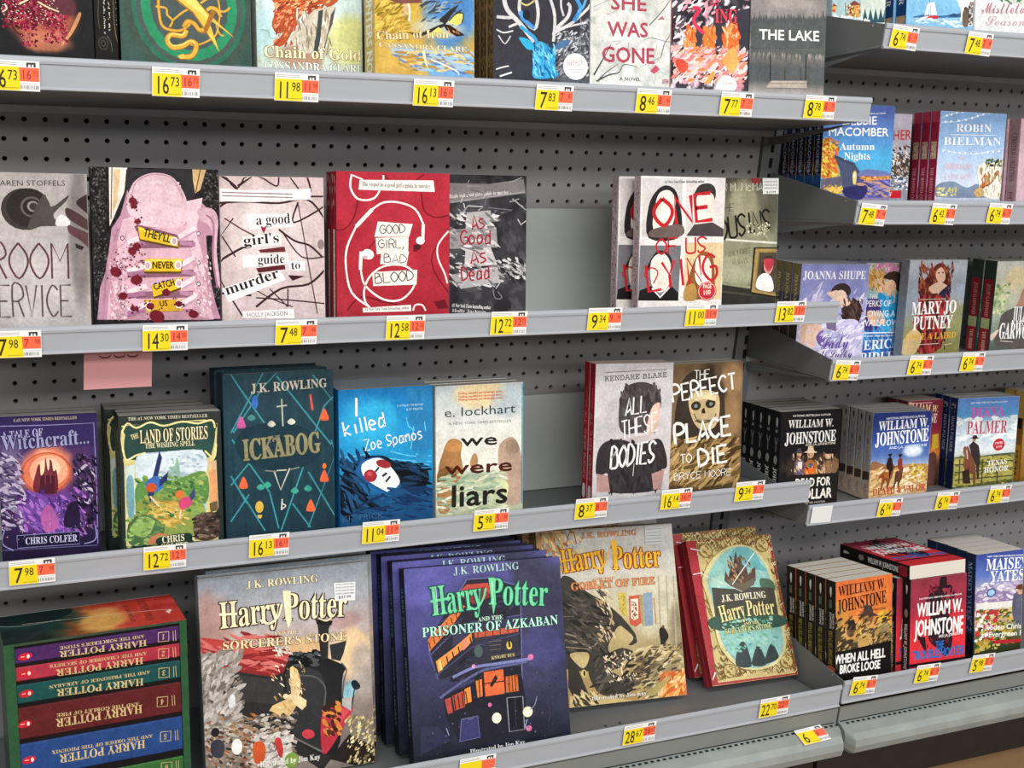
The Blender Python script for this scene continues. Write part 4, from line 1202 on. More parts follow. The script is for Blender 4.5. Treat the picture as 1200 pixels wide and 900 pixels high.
ART['perfect'] = dict(res=44, gloss=0.35, G=[('v',[(0,'6e5942'),(400,'7c6448'),(600,'6a543c'),(1000,'4a3a28')]),('s',510,260,362,273,'3a3028',950,300),('s',865,112,183,145,'a8845c',800,0),('s',848,386,153,244,'a5835a',700,0),('n',7,9,60,4)],
 D=[
  ('P','3a312a',[136,501,181,154,353,49,591,72,749,221,762,496,613,538],1),
  ('P','c4ae84',[288,268,330,206,507,188,674,226,700,332,682,411,609,465,460,467,353,398],1),
  ('E','3a2f22',387,296,65,32,0),
  ('E','3a2f22',577,287,66,32,0),
  ('E','7c8a8c',387,296,24,13,0),
  ('E','7c8a8c',583,289,24,13,0),
  ('P','2c2218',[468,323,498,311,514,353,461,351],0),
  ('L','4a3c2c',156,[382,399,487,420,606,400],1,0),
  ('L','5a4a34',130,[365,348,403,392,457,406],1,0),
  ('L','5a4a34',130,[653,359,624,401,583,411],1,0),
  ('P','e2d0a2',[360,215,493,199,644,233,630,268,510,252,376,259],1),
  ('L','6a5a40',104,[412,404,622,404],0,0),
  ('L','5a4a34',78,[426,388,431,417],0,0),
  ('L','5a4a34',78,[453,389,458,418],0,0),
  ('L','5a4a34',78,[480,390,484,420],0,0),
  ('L','5a4a34',78,[507,392,511,421],0,0),
  ('L','5a4a34',78,[534,393,538,422],0,0),
  ('L','5a4a34',78,[561,394,565,423],0,0),
  ('L','5a4a34',78,[588,395,592,424],0,0),
  ('L','5a4a34',78,[615,396,620,425],0,0),
  ('P','8c6f48',[52,625,138,565,434,562,948,552,978,849,60,833],1),
  ('S',['b0905c','6a5230','c9aa74','4a3820'],90,49,529,979,866,29,117,6,5,-35),
  ('T','THE',361,109,557,106,60,'f4f2ec','h',None,0,8000),
  ('T','PERFECT',92,261,914,194,114,'f4f2ec','h',None,0,10000),
  ('T','PLACE',132,556,860,516,134,'f4f2ec','h',None,0,12000),
  ('T','TO',202,696,344,690,64,'f4f2ec','h',None,0,8000),
  ('T','DIE',447,727,818,706,120,'f4f2ec','h',None,0,12000),
  ('T','BRYCE MOORE',124,808,875,808,48,'f4f2ec','h',None,0,7000),
 ], S=[])
ART['stone'] = dict(res=70, gloss=0.25, G=[('v',[(0,'8a939c'),(150,'a9aab0'),(300,'b7a9a4'),(450,'a89a96'),(700,'8d8078'),(1000,'7d726a')]),('s',30,229,181,185,'b58a80',800,300),('s',890,439,176,141,'e8c89a',950,300),('s',951,534,100,177,'b0a49c',800,0),('s',844,276,175,53,'b08a86',700,400),('s',239,301,123,51,'c4b8b0',800,400),('s',601,382,171,52,'d9b07c',900,300),('n',5,6,60,3)],
 D=[
  ('P','b8433f',[-4,310,38,281,411,379,526,400,469,472,203,400,24,355],1),
  ('P','8a2a2c',[4,345,306,411,512,451,499,501,101,423],0),
  ('P','b5433e',[71,407,203,408,385,471,404,525,300,522,99,448],1),
  ('P','c8605a',[340,346,515,403,492,440,348,398],0),
  ('S',['d0706a','8a2a2a'],30,17,295,487,535,20,80,3,6,12),
  ('P','2e2c2c',[80,429,404,508,500,484,512,451,724,500,823,679,767,919,674,1030,450,842,11,599],0),
  ('P','3b3837',[99,456,466,532,491,656,32,567],0),
  ('P','262627',[503,432,536,401,684,435,779,471,842,513,818,572,791,869,691,926,494,796,466,532],1),
  ('P','333435',[511,477,617,488,710,560,706,840,671,897,506,780,482,534],1),
  ('L','5a5c5a',89,[551,516,657,537,713,596,703,682],1,0),
  ('L','54585a',79,[817,484,847,523,828,574,811,695],1,0),
  ('P','2b2c2e',[682,268,768,277,750,310,737,458,694,453,685,304],0),
  ('P','1f2021',[672,254,776,273,767,294,679,281],0),
  ('P','303235',[751,389,855,378,836,433,812,475,758,460],0),
  ('S',['4e5052','161617'],40,515,408,682,478,11,36,4,2,10),
  ('L','c8bfae',99,[411,379,525,405],0,0),
  ('S',['e6e0d0'],9,417,371,525,409,8,19,5,4,50),
  ('L','6d6a66',99,[2,581,189,671,494,804,702,919],0,0),
  ('L','a89c90',49,[91,608,515,816],0,0),
  ('P','8a7c70',[-9,596,369,780,358,986,-27,932],0),
  ('S',['a39a92','8d837b','b5ada6','776c64','968c84'],150,3,361,213,794,14,60,7,2.5,-40),
  ('S',['c9c2ba','b0a8a0'],40,12,379,149,666,8,34,17,3,-60),
  ('S',['9a8e82','b8aea4','7a6c60','a58468','6a5c50','c4bcb2'],260,-4,681,524,1035,8,34,8,2,10),
  ('S',['d8d2ca','bfb7ae'],60,265,784,506,971,12,41,28,2,-20),
  ('S',['a85430','b8763c','6a4028','3c3230','8a6a4a'],60,8,649,298,943,8,26,9,2,30),
  ('P','e2c58e',[507,476,524,466,553,490,567,544,566,596,545,630,508,615,507,554],0),
  ('P','d9b67c',[375,668,397,645,461,629,515,609,557,621,544,654,510,694,488,710,458,687,436,700,411,681],0),
  ('P','e9d2a2',[467,606,505,602,557,617,598,643,595,669,569,688,544,667,503,636],0),
  ('S',['f4e6c4','b98f52'],24,397,455,594,713,6,19,4,4,60),
  ('E','efdcb4',475,609,15,12,0),
  ('P','c33a48',[691,707,746,696,865,706,852,753,702,919,673,854],1),
  ('P','d8505a',[756,715,865,706,772,814],0),
  ('S',['3a2420','d98a3c','5a2a24'],24,703,682,793,834,15,43,4,2,40),
  ('E','c8404c',600,809,38,23,20),
  ('P','2a2320',[847,841,1009,924,1004,1022,872,1013,722,948],0),
  ('S',['d8c890','b8a468','efe2b4','7a6a44'],60,830,759,1009,1040,11,26,5,2,-50),
  ('P','8ab8c4',[827,609,850,585,894,581,890,651,824,661],1),
  ('P','20282c',[871,587,894,577,920,597,925,620,897,626,881,615],1),
  ('L','20282c',79,[892,616,865,719],0,0),
  ('P','b9b4ae',[813,660,873,658,864,728,811,695],0),
  ('P','3a3a44',[36,780,82,769,111,798,93,855,38,839],1),
  ('E','2a2422',62,732,24,22,0),
  ('P','d8d8d8',[155,573,179,568,182,619,146,623],1),
  ('P','c8552c',[274,819,316,807,345,837,331,904,280,906],1),
  ('P','c23c3c',[399,818,431,805,448,868,426,900],1),
  ('P','7a9a3c',[457,904,500,884,531,914,518,956,465,948],1),
  ('E','eae6e0',181,816,31,38,0),
  ('T','J.K. ROWLING',274,70,697,73,36,'e9dcae','r','4a4a50',0,0),
  ('T','Harry',115,246,465,243,126,'f3e6bd','r','3a2c22',0,0),
  ('T','Potter',481,240,861,258,129,'f3e6bd','r','3a2c22',0,0),
  ('P','f3e6bd',[484,98,531,102,529,245,508,286,493,224],0),
  ('L','f3e6bd',138,[114,178,215,184],1,0),
  ('L','f3e6bd',119,[346,227,397,249,451,220,475,162],1,0),
  ('L','f3e6bd',79,[693,252,735,269,769,255],1,0),
  ('T','AND THE',420,308,562,314,19,'f3e6bd','r','5a3a30',0,0),
  ('T',"SORCERER'S STONE",120,348,855,374,40,'efd9a4','r','5a3a30',0,0),
  ('T','Illustrated by Jim Kay',308,931,664,940,26,'f1ece4','r',None,0,0),
 ], S=[])
ART['azka'] = dict(res=64, gloss=0.25, G=[('v',[(0,'55548e'),(200,'4d4c86'),(400,'46467a'),(600,'3a3a58'),(800,'2e2f42'),(1000,'1d1d28')]),('s',828,240,236,461,'38364a',900,300),('s',133,88,178,144,'605fa6',800,300),('s',871,449,177,138,'4c4c88',550,500),('s',476,158,229,110,'3c3858',600,400),('n',5,6,40,5)],
 D=[
  ('P','2b2a35',[281,199,391,79,539,80,731,140,715,491,706,619,177,571,142,442,130,368],0),
  ('P','34333f',[404,373,701,379,706,619,444,595,406,501],0),
  ('L','6a6a9c',75,[281,199,391,79,539,80,731,140,706,619],0,0),
  ('L','5a5a88',65,[130,377,131,441,177,571],0,0),
  ('L','4a4a72',65,[130,377,290,236,429,182,728,177],0,0),
  ('L','55557e',65,[131,450,282,345,420,301,719,288],0,0),
  ('L','4a4a72',65,[168,552,400,427,724,381],0,0),
  ('P','3c3a54',[282,345,409,291,416,356,277,417],0),
  ('P','383650',[420,301,713,292,709,343,416,356],0),
  ('S',['22222c','3a3a4e','2e2e3e'],40,225,195,706,619,9,44,9,5,-20),
  ('P','d9783c',[125,368,337,203,370,215,284,309,132,427],0),
  ('P','b84a3c',[295,163,389,106,525,106,533,163,429,182],0),
  ('P','c05a40',[416,356,704,342,701,374,420,382],0),
  ('P','8a3434',[386,152,501,123,531,181,415,209],0),
  ('L','2b2020',54,[130,377,141,414],0,0),
  ('L','2b2020',54,[159,355,170,392],0,0),
  ('L','2b2020',54,[188,333,199,371],0,0),
  ('L','2b2020',54,[217,311,228,348],0,0),
  ('L','2b2020',54,[247,289,258,326],0,0),
  ('L','2b2020',54,[276,267,287,304],0,0),
  ('L','2b2020',54,[306,245,317,282],0,0),
  ('L','2b2020',54,[335,222,346,260],0,0),
  ('L','5a2a28',54,[441,330,439,380],0,0),
  ('L','5a2a28',54,[488,331,487,380],0,0),
  ('L','5a2a28',54,[536,332,535,379],0,0),
  ('L','5a2a28',54,[584,334,583,379],0,0),
  ('L','5a2a28',54,[632,335,632,378],0,0),
  ('L','5a2a28',54,[681,336,680,377],0,0),
  ('P','e0934a',[167,480,276,426,399,354,402,400,273,471,180,539],0),
  ('L','3a2428',86,[197,482,207,528],0,0),
  ('L','3a2428',86,[235,461,245,507],0,0),
  ('L','3a2428',86,[273,440,283,486],0,0),
  ('L','3a2428',86,[311,419,322,465],0,0),
  ('L','3a2428',86,[350,398,360,444],0,0),
  ('L','3a2428',86,[389,376,399,423],0,0),
  ('P','f4c878',[181,481,197,473,208,524,191,531],0),
  ('P','e08a6a',[334,395,370,375,378,416,342,441],0),
  ('E','4a5a58',437,453,27,31,0),
  ('L','6a6450',43,[503,409,589,410],0,0),
  ('L','6a6450',43,[507,429,582,430],0,0),
  ('L','6a6450',43,[511,452,580,452],0,0),
  ('E','e0c24a',635,438,18,22,0),
  ('P','2a2618',[628,419,641,411,645,444,633,452],0),
  ('T','KNIGHT BUS',517,501,666,496,16,'d8c88a','r',None,0,0),
  ('L','7a7eb4',173,[266,570,403,532,540,526,771,519],1,0),
  ('E','d874a4',769,510,19,15,0),
  ('E','e89ab8',401,526,12,10,0),
  ('P','23222c',[203,659,397,605,446,546,697,550,719,718,704,899,418,923,287,891,208,758],0),
  ('L','5c608c',149,[181,666,307,606,445,555,537,545,745,532],1,0),
  ('P','dd6a3c',[462,561,587,557,589,682,464,686],0),
  ('L','241c20',64,[463,620,588,618],0,0),
  ('P','2a1a1c',[496,633,534,581,550,601,507,643],0),
  ('P','d8783a',[408,602,448,594,447,682,415,687],0),
  ('L','2a1a1c',64,[429,597,429,684],0,0),
  ('P','c8642e',[599,597,676,593,679,677,597,679],0),
  ('L','3a2018',53,[621,595,620,677],0,0),
  ('L','3a2018',53,[640,594,640,676],0,0),
  ('L','3a2018',53,[660,593,660,675],0,0),
  ('P','b04c42',[208,677,247,668,255,745,225,752],0),
  ('P','b8503c',[256,664,327,644,332,725,266,739],0),
  ('P','e88a3c',[336,636,373,626,376,703,335,712],0),
  ('L','2a1a1c',64,[267,665,273,736],0,0),
  ('L','2a1a1c',64,[292,659,298,729],0,0),
  ('L','2a1a1c',64,[317,654,323,723],0,0),
  ('L','2a1a1c',64,[342,648,348,716],0,0),
  ('L','8a8c98',64,[599,706,603,879,701,876,702,707,599,706],0,0),
  ('P','1d1c22',[610,707,691,710,688,868,610,871],0),
  ('L','3a3a44',53,[650,711,648,857],0,0),
  ('E','f2e8c4',527,801,30,27,0),
  ('E','fffbe6',527,801,18,17,0),
  ('E','f0e4c0',728,789,32,27,0),
  ('E','fff8de',728,789,20,17,0),
  ('E','d86a98',489,730,12,11,0),
  ('E','d06a94',729,874,19,15,0),
  ('L','9a9cac',64,[722,828,707,863,723,878],1,0),
  ('L','8a8aa0',53,[794,716,773,760,743,780],1,0),
  ('P','3c3a68',[305,786,407,778,415,887,287,896],0),
  ('L','6a6a9a',53,[305,786,407,778,415,887,287,896,305,786],0,0),
  ('L','8a8ab0',64,[209,820,223,858],0,0),
  ('E','5a5a70',361,787,22,7,0),
  ('L','4a3c50',53,[855,749,874,806,859,851],1,0),
  ('P','2f3048',[52,795,160,807,232,885,43,936],0),
  ('S',['5a5a84','23232e'],40,72,495,963,1018,4,13,6,1,0),
  ('T','J.K. ROWLING',308,50,728,49,38,'a9c8cc','r','2c2c4c',0,0),
  ('T','Harry',161,249,482,232,149,'6fd09a','r','1e4a44',0,0),
  ('T','Potter',517,217,898,253,138,'6fd09a','r','1e4a44',0,0),
  ('P','6fd09a',[527,79,567,82,566,211,545,274,536,190],0),
  ('L','6fd09a',151,[154,176,283,167],1,0),
  ('L','6fd09a',129,[387,216,436,234,485,187,506,133],1,0),
  ('L','bff0cc',43,[192,106,195,238],0,0),
  ('L','bff0cc',43,[549,99,547,219],0,0),
  ('T','AND THE',445,301,605,299,22,'c4e8cc','r',None,0,0),
  ('T','PRISONER OF AZKABAN',91,352,963,354,48,'b4ecd0','r','2a3a50',0,0),
  ('T','Illustrated by Jim Kay',348,965,698,951,23,'f0f0ee','r',None,0,0),
 ], S=['1c1c2e',('T','HARRY POTTER',300,100,300,400,400,'4a8a78','r',None,0,0),('T','PRISONER OF AZKABAN',350,450,350,850,300,'7a8a8a','r',None,0,0)])
ART['goblet'] = dict(res=64, gloss=0.25, G=[('v',[(0,'bcbab4'),(250,'c6c2b6'),(500,'c2b894'),(750,'a89468'),(1000,'ad8c58')]),('s',65,91,156,160,'a87a50',900,400),('s',801,461,234,233,'cfc7ae',800,0),('s',552,624,137,141,'bda874',800,200),('s',950,85,119,110,'c8c8c8',800,0),('s',979,655,70,268,'8d8064',800,400),('n',8,9,50,7)],
 D=[
  ('S',['c9a05a','8d5a34','d8c890','9aa8a8'],50,29,0,320,232,11,44,3,3,60),
  ('L','a84a44',77,[210,90,240,20,273,22,284,85],1,0),
  ('L','b04a44',66,[95,3,133,14],1,0),
  ('L','aea68e',110,[866,301,840,735],0,0),
  ('L','aea68e',110,[925,305,898,740],0,0),
  ('L','aea68e',110,[978,308,951,744],0,0),
  ('P','c8b458',[555,382,613,381,614,530,582,509,556,481],0),
  ('P','c65a48',[633,405,726,402,714,564,666,583,622,566],0),
  ('P','efe0c4',[645,424,701,423,691,535,658,546,637,531],0),
  ('S',['c65a48','5a4a3c'],14,648,433,686,535,7,16,4,1,0),
  ('P','8a9cb0',[741,394,809,394,795,583,731,587],0),
  ('P','a89a6c',[709,405,738,403,729,587,712,582],0),
  ('L','b08c4a',88,[817,426,817,580],0,0),
  ('S',['e2c25a','8a7a30'],20,560,391,600,520,6,11,4,1,0),
  ('P','2c2620',[836,618,862,597,889,621,902,659,868,701,893,737,869,736,850,700,841,726,838,672],1),
  ('E','6a4a3c',868,597,10,9,0),
  ('P','3c3832',[153,275,226,271,330,358,459,429,520,496,466,582,539,533,664,650,638,684,603,681,653,649,558,570,496,619,453,705,533,800,100,765,134,416],1),
  ('P','3c3832',[153,374,322,367,460,457,510,523,465,627,444,714,549,696,637,729,586,770,476,734,426,783,532,854,673,821,737,764,818,761,772,865,684,929,476,955,365,937,298,826,320,722,212,678,146,673],1),
  ('P','38332e',[166,701,224,785,313,1002,202,1009,148,883],0),
  ('P','3c3832',[483,458,547,499,629,585,664,642,630,684,608,680,641,640,562,572,498,531],1),
  ('L','8d8070',99,[155,586,263,621,336,675,433,607],1,0),
  ('L','a3947e',88,[151,621,271,652,335,683],1,0),
  ('L','8a7c6a',77,[153,661,323,687],1,0),
  ('L','6a6056',66,[150,409,236,442,255,470],1,0),
  ('L','6a6056',66,[153,489,242,495],1,0),
  ('L','c9b48c',66,[483,458,500,513,463,591,475,637],1,0),
  ('S',['e0cba0','c9b08a','f0e2c4'],30,421,721,643,881,9,29,4,5,60),
  ('S',['e6d4b0','b89a70'],26,382,335,508,648,9,34,5,5,60),
  ('S',['5c544a','26221e','4a443c'],60,165,366,456,715,11,49,5,4,30),
  ('S',['5c544a','2a2622'],40,320,722,748,970,13,45,6,4,-30),
  ('E','e2c878',265,817,18,21,0),
  ('E','2a2018',268,817,8,16,0),
  ('P','c2ac78',[177,702,299,703,306,747,268,788,226,767],1),
  ('P','cbb88a',[635,747,744,702,870,720,960,754,989,802,814,797,726,754],1),
  ('P','9a8a66',[792,786,980,783,976,918,771,972,705,948],1),
  ('S',['d6c69a','6a5a40','b09a68','4a4032'],90,640,702,978,998,11,46,7,4,-20),
  ('P','d98a3c',[793,982,894,911,984,846,1003,884,1007,1001,837,1006],1),
  ('S',['e8a85c','c4602c','f4c88c','d8703c'],50,806,868,999,1018,14,51,8,3,-50),
  ('P','a8985f',[703,966,825,905,897,884,770,980],1),
  ('P','c8b078',[151,935,320,941,606,1010,313,1009,147,1003],0),
  ('S',['3a342c','d8c490'],20,176,929,335,1012,11,44,9,4,50),
  ('T','Illustrated by Jim Kay',305,973,702,974,22,'efe8da','r','4a4238',0,0),
  ('T','J.K. ROWLING',321,53,732,53,31,'c8824a','r','7a5a4a',0,0),
  ('T','Harry',173,245,486,219,134,'f0b830','r','8a3c1e',0,0),
  ('T','Potter',530,243,890,248,131,'f0b830','r','8a3c1e',0,0),
  ('P','f0b830',[536,76,577,74,571,238,550,268,542,209],0),
  ('L','f0b830',132,[157,177,270,170],1,0),
  ('L','f0b830',121,[401,218,445,235,490,188,506,139],1,0),
  ('T','AND THE',375,302,541,299,14,'c8703c','r',None,0,0),
  ('T','GOBLET OF FIRE',219,346,838,347,43,'d88a50','r','8a4428',0,0),
 ], S=[])
ART['mina'] = dict(res=56, gloss=0.2, G=[('v',[(0,'c9b67c'),(1000,'c4ae74')]),('n',9,12,40,3)],
 D=[
  ('P','a8343c',[-6,2,1002,-9,1003,1010,1,997],0),
  ('P','c9b67c',[111,14,968,4,970,988,67,981],0),
  ('L','8a6c38',80,[282,39,310,72,351,46,357,72],1,0),
  ('L','6a4a28',80,[234,-19,261,14,302,-13,308,13],1,0),
  ('L','6a4a28',80,[869,-11,897,22,940,-4,946,22],1,0),
  ('L','e6d8a4',80,[352,922,379,954,419,930,425,955],1,0),
  ('L','e6d8a4',80,[262,48,289,81,330,55,336,81],1,0),
  ('L','e6d8a4',80,[783,871,809,903,851,879,857,904],1,0),
  ('L','6a4a28',80,[72,607,98,639,138,615,144,640],1,0),
  ('L','8a6a34',80,[937,340,964,373,1007,348,1012,374],1,0),
  ('L','6a4a28',80,[95,252,122,285,162,259,168,285],1,0),
  ('L','6a4a28',80,[783,48,811,82,854,55,859,82],1,0),
  ('L','6a4a28',80,[178,687,205,719,245,695,250,720],1,0),
  ('L','8a6c38',80,[953,201,981,234,1024,208,1029,234],1,0),
  ('L','8a6a34',80,[451,879,478,911,519,887,524,912],1,0),
  ('L','e6d8a4',80,[961,87,989,121,1032,94,1038,121],1,0),
  ('L','8a6a34',80,[949,519,976,552,1019,526,1024,552],1,0),
  ('L','8a6a34',80,[973,865,1000,897,1042,873,1048,898],1,0),
  ('L','e6d8a4',80,[899,628,926,661,968,636,974,661],1,0),
  ('L','8a6a34',80,[163,435,190,467,231,443,236,468],1,0),
  ('L','8a6a34',80,[840,42,867,75,910,49,916,75],1,0),
  ('L','8a6a34',80,[296,861,323,893,363,869,369,894],1,0),
  ('L','8a6a34',80,[346,-19,373,14,415,-12,420,14],1,0),
  ('L','e6d8a4',80,[150,861,176,893,216,869,222,894],1,0),
  ('L','8a6a34',80,[143,36,170,69,211,43,217,69],1,0),
  ('L','6a4a28',80,[954,767,981,800,1023,775,1029,800],1,0),
  ('L','8a6a34',80,[665,-2,692,31,735,5,741,31],1,0),
  ('L','8a6c38',80,[63,853,90,884,129,860,135,885],1,0),
  ('L','8a6a34',80,[588,883,615,915,656,891,661,916],1,0),
  ('L','e6d8a4',80,[899,363,927,397,970,371,975,397],1,0),
  ('L','8a6a34',80,[931,7,958,40,1002,13,1007,40],1,0),
  ('L','8a6a34',80,[431,862,458,894,499,870,504,895],1,0),
  ('L','8a6a34',80,[80,899,107,930,146,907,152,931],1,0),
  ('L','e6d8a4',80,[932,603,959,636,1002,611,1008,636],1,0),
  ('L','e6d8a4',80,[920,41,947,74,990,47,996,74],1,0),
  ('L','8a6a34',80,[932,764,959,796,1001,772,1007,797],1,0),
  ('L','8a6c38',80,[472,891,499,923,539,899,545,924],1,0),
  ('L','8a6c38',80,[944,42,972,76,1015,49,1020,76],1,0),
  ('L','8a6a34',80,[881,815,908,847,950,823,955,848],1,0),
  ('L','8a6a34',80,[264,895,290,927,330,903,336,928],1,0),
  ('L','8a6a34',80,[92,413,119,445,159,420,165,445],1,0),
  ('L','6a4a28',80,[125,855,152,886,192,863,197,887],1,0),
  ('L','8a6a34',80,[427,18,454,51,496,25,502,51],1,0),
  ('L','8a6c38',80,[431,881,457,913,498,889,504,914],1,0),
  ('L','6a4a28',80,[167,774,194,806,234,782,240,807],1,0),
  ('L','8a6c38',80,[133,224,160,257,201,231,207,257],1,0),
  ('L','e6d8a4',80,[883,43,911,76,954,50,960,76],1,0),
  ('L','6a4a28',80,[940,862,966,895,1009,871,1014,896],1,0),
  ('L','8a6a34',80,[188,144,215,176,256,151,261,176],1,0),
  ('L','8a6c38',80,[919,855,946,887,988,863,994,888],1,0),
  ('L','8a6a34',80,[884,928,911,960,953,936,958,961],1,0),
  ('L','e6d8a4',80,[862,22,889,56,932,29,938,55],1,0),
  ('L','6a4a28',80,[987,124,1015,157,1058,131,1063,157],1,0),
  ('L','6a4a28',80,[90,862,117,893,156,870,162,894],1,0),
  ('L','8a6c38',80,[981,336,1008,370,1051,344,1057,370],1,0),
  ('L','8a6a34',80,[111,39,138,72,179,46,185,71],1,0),
  ('L','8a6a34',80,[156,484,183,517,223,492,229,517],1,0),
  ('L','6a4a28',80,[121,45,148,77,189,51,195,77],1,0),
  ('L','8a6a34',80,[164,871,191,902,230,879,236,903],1,0),
  ('L','e6d8a4',80,[935,90,962,123,1006,97,1011,123],1,0),
  ('L','8a6c38',80,[971,393,999,426,1042,400,1047,426],1,0),
  ('L','e6d8a4',80,[161,57,189,89,229,63,235,89],1,0),
  ('L','8a6c38',80,[919,511,946,543,989,518,994,544],1,0),
  ('L','8a6c38',80,[90,902,116,934,156,910,161,935],1,0),
  ('L','8a6a34',80,[423,884,449,916,490,892,496,917],1,0),
  ('L','e6d8a4',80,[198,877,224,909,264,885,270,910],1,0),
  ('L','8a6a34',80,[301,38,329,71,370,44,376,70],1,0),
  ('L','8a6c38',80,[631,20,658,53,701,26,706,53],1,0),
  ('L','6a4a28',80,[918,775,945,807,988,783,993,808],1,0),
  ('L','8a6a34',80,[134,253,161,286,202,260,208,286],1,0),
  ('L','6a4a28',80,[914,27,942,61,985,34,991,60],1,0),
  ('L','6a4a28',80,[940,892,967,925,1009,900,1014,926],1,0),
  ('L','8a6c38',80,[949,310,977,343,1020,317,1025,343],1,0),
  ('L','e6d8a4',80,[186,395,213,427,254,402,260,428],1,0),
  ('L','8a6a34',80,[57,936,84,967,123,944,129,968],1,0),
  ('L','e6d8a4',80,[596,879,622,911,664,887,669,912],1,0),
  ('L','8a6a34',80,[184,210,211,243,252,217,258,243],1,0),
  ('L','e6d8a4',80,[107,876,134,908,173,884,179,909],1,0),
  ('L','6a4a28',80,[207,335,234,367,275,342,280,368],1,0),
  ('L','8a6a34',80,[103,48,130,80,171,54,177,80],1,0),
  ('L','8a6a34',80,[962,165,989,198,1032,172,1038,198],1,0),
  ('L','8a6c38',80,[736,-13,764,20,806,-7,812,20],1,0),
  ('L','e6d8a4',80,[651,909,678,941,719,917,725,942],1,0),
  ('L','8a6a34',80,[952,841,979,874,1022,849,1027,874],1,0),
  ('L','8a6a34',80,[870,885,896,917,938,893,944,918],1,0),
  ('L','8a6c38',80,[959,739,986,772,1029,747,1034,772],1,0),
  ('L','8a6c38',80,[108,497,134,530,174,505,180,530],1,0),
  ('L','6a4a28',80,[88,572,115,604,155,580,161,605],1,0),
  ('L','8a6c38',80,[128,454,155,486,195,461,201,487],1,0),
  ('L','8a6c38',80,[606,899,632,931,673,907,679,932],1,0),
  ('L','e6d8a4',80,[126,930,152,962,192,938,198,963],1,0),
  ('L','8a6c38',80,[112,871,139,903,178,879,184,904],1,0),
  ('L','8a6a34',80,[849,-17,877,16,920,-10,926,16],1,0),
  ('L','8a6a34',80,[83,929,110,960,149,937,155,961],1,0),
  ('L','8a6a34',80,[75,394,102,426,142,401,148,426],1,0),
  ('L','e6d8a4',80,[231,-4,258,29,299,3,305,29],1,0),
  ('L','e6d8a4',80,[100,95,128,127,168,102,174,127],1,0),
  ('L','8a6c38',80,[587,917,613,950,654,926,660,951],1,0),
  ('L','8a6a34',80,[889,17,917,51,960,24,965,51],1,0),
  ('L','8a6a34',80,[700,899,727,931,768,907,774,932],1,0),
  ('L','8a6a34',80,[155,225,182,258,223,232,228,258],1,0),
  ('L','e6d8a4',80,[366,927,392,958,433,935,438,959],1,0),
  ('L','e6d8a4',80,[192,511,219,543,259,519,265,544],1,0),
  ('L','8a6a34',80,[236,14,263,47,304,21,310,47],1,0),
  ('L','8a6a34',80,[329,3,356,36,397,10,403,36],1,0),
  ('L','8a6a34',80,[156,51,183,84,223,58,229,84],1,0),
  ('L','6a4a28',80,[285,18,313,51,354,25,360,51],1,0),
  ('L','8a6c38',80,[996,193,1024,227,1067,200,1073,227],1,0),
  ('L','6a4a28',80,[330,923,357,954,397,931,403,955],1,0),
  ('L','e6d8a4',80,[956,194,983,227,1026,201,1032,227],1,0),
  ('L','8a6a34',80,[948,309,976,342,1019,317,1024,343],1,0),
  ('L','6a4a28',80,[799,879,826,911,868,887,873,912],1,0),
  ('L','e6d8a4',80,[951,312,978,345,1021,319,1027,345],1,0),
  ('L','e6d8a4',80,[756,47,783,81,826,54,832,81],1,0),
  ('L','6a4a28',80,[828,22,856,55,899,29,905,55],1,0),
  ('L','8a6a34',80,[204,476,231,508,271,483,277,508],1,0),
  ('L','6a4a28',80,[921,705,948,738,990,713,996,739],1,0),
  ('L','8a6a34',80,[693,-10,721,23,764,-4,769,23],1,0),
  ('L','8a6a34',80,[334,911,361,943,401,919,407,944],1,0),
  ('L','8a6a34',80,[526,-19,553,14,595,-12,601,14],1,0),
  ('L','8a6a34',80,[600,49,628,82,670,56,676,82],1,0),
  ('L','8a6a34',80,[50,865,76,897,116,873,122,898],1,0),
  ('L','e6d8a4',80,[162,857,188,889,228,865,234,889],1,0),
  ('L','8a6c38',80,[863,839,890,871,932,847,938,872],1,0),
  ('L','6a4a28',80,[495,39,523,72,565,46,571,72],1,0),
  ('L','8a6c38',80,[195,308,222,340,262,315,268,340],1,0),
  ('L','8a6c38',80,[340,852,366,884,407,860,412,885],1,0),
  ('L','8a6c38',80,[89,889,116,921,155,897,161,922],1,0),
  ('L','6a4a28',80,[889,928,916,961,958,937,964,962],1,0),
  ('L','8a6a34',80,[159,221,186,254,227,228,233,254],1,0),
  ('L','8a6a34',80,[171,405,198,437,239,412,245,437],1,0),
  ('L','8a6a34',80,[72,594,99,626,139,602,145,627],1,0),
  ('L','e6d8a4',80,[590,935,617,967,658,943,664,968],1,0),
  ('L','e6d8a4',80,[949,664,976,697,1018,672,1024,698],1,0),
  ('L','8a6a34',80,[49,861,75,893,115,869,121,894],1,0),
  ('L','e6d8a4',80,[534,-16,562,18,604,-9,610,17],1,0),
  ('L','8a6a34',80,[292,928,318,960,358,936,364,961],1,0),
  ('L','8a6a34',80,[630,933,657,965,698,941,704,966],1,0),
  ('L','e6d8a4',80,[725,915,752,947,794,923,799,948],1,0),
  ('L','6a4a28',80,[188,55,215,87,256,61,262,87],1,0),
  ('L','8a6a34',80,[823,872,850,904,892,880,898,905],1,0),
  ('L','8a6a34',80,[123,60,150,93,191,67,197,93],1,0),
  ('L','8a6c38',80,[159,657,186,689,226,664,231,689],1,0),
  ('L','8a6c38',80,[119,916,146,948,185,924,191,949],1,0),
  ('L','e6d8a4',80,[934,479,961,512,1004,486,1009,512],1,0),
  ('L','8a6a34',80,[968,433,995,466,1038,441,1043,467],1,0),
  ('L','8a6a34',80,[118,191,145,223,185,198,191,223],1,0),
  ('L','e6d8a4',80,[352,932,379,964,419,940,425,965],1,0),
  ('L','8a6a34',80,[399,56,426,89,468,63,473,89],1,0),
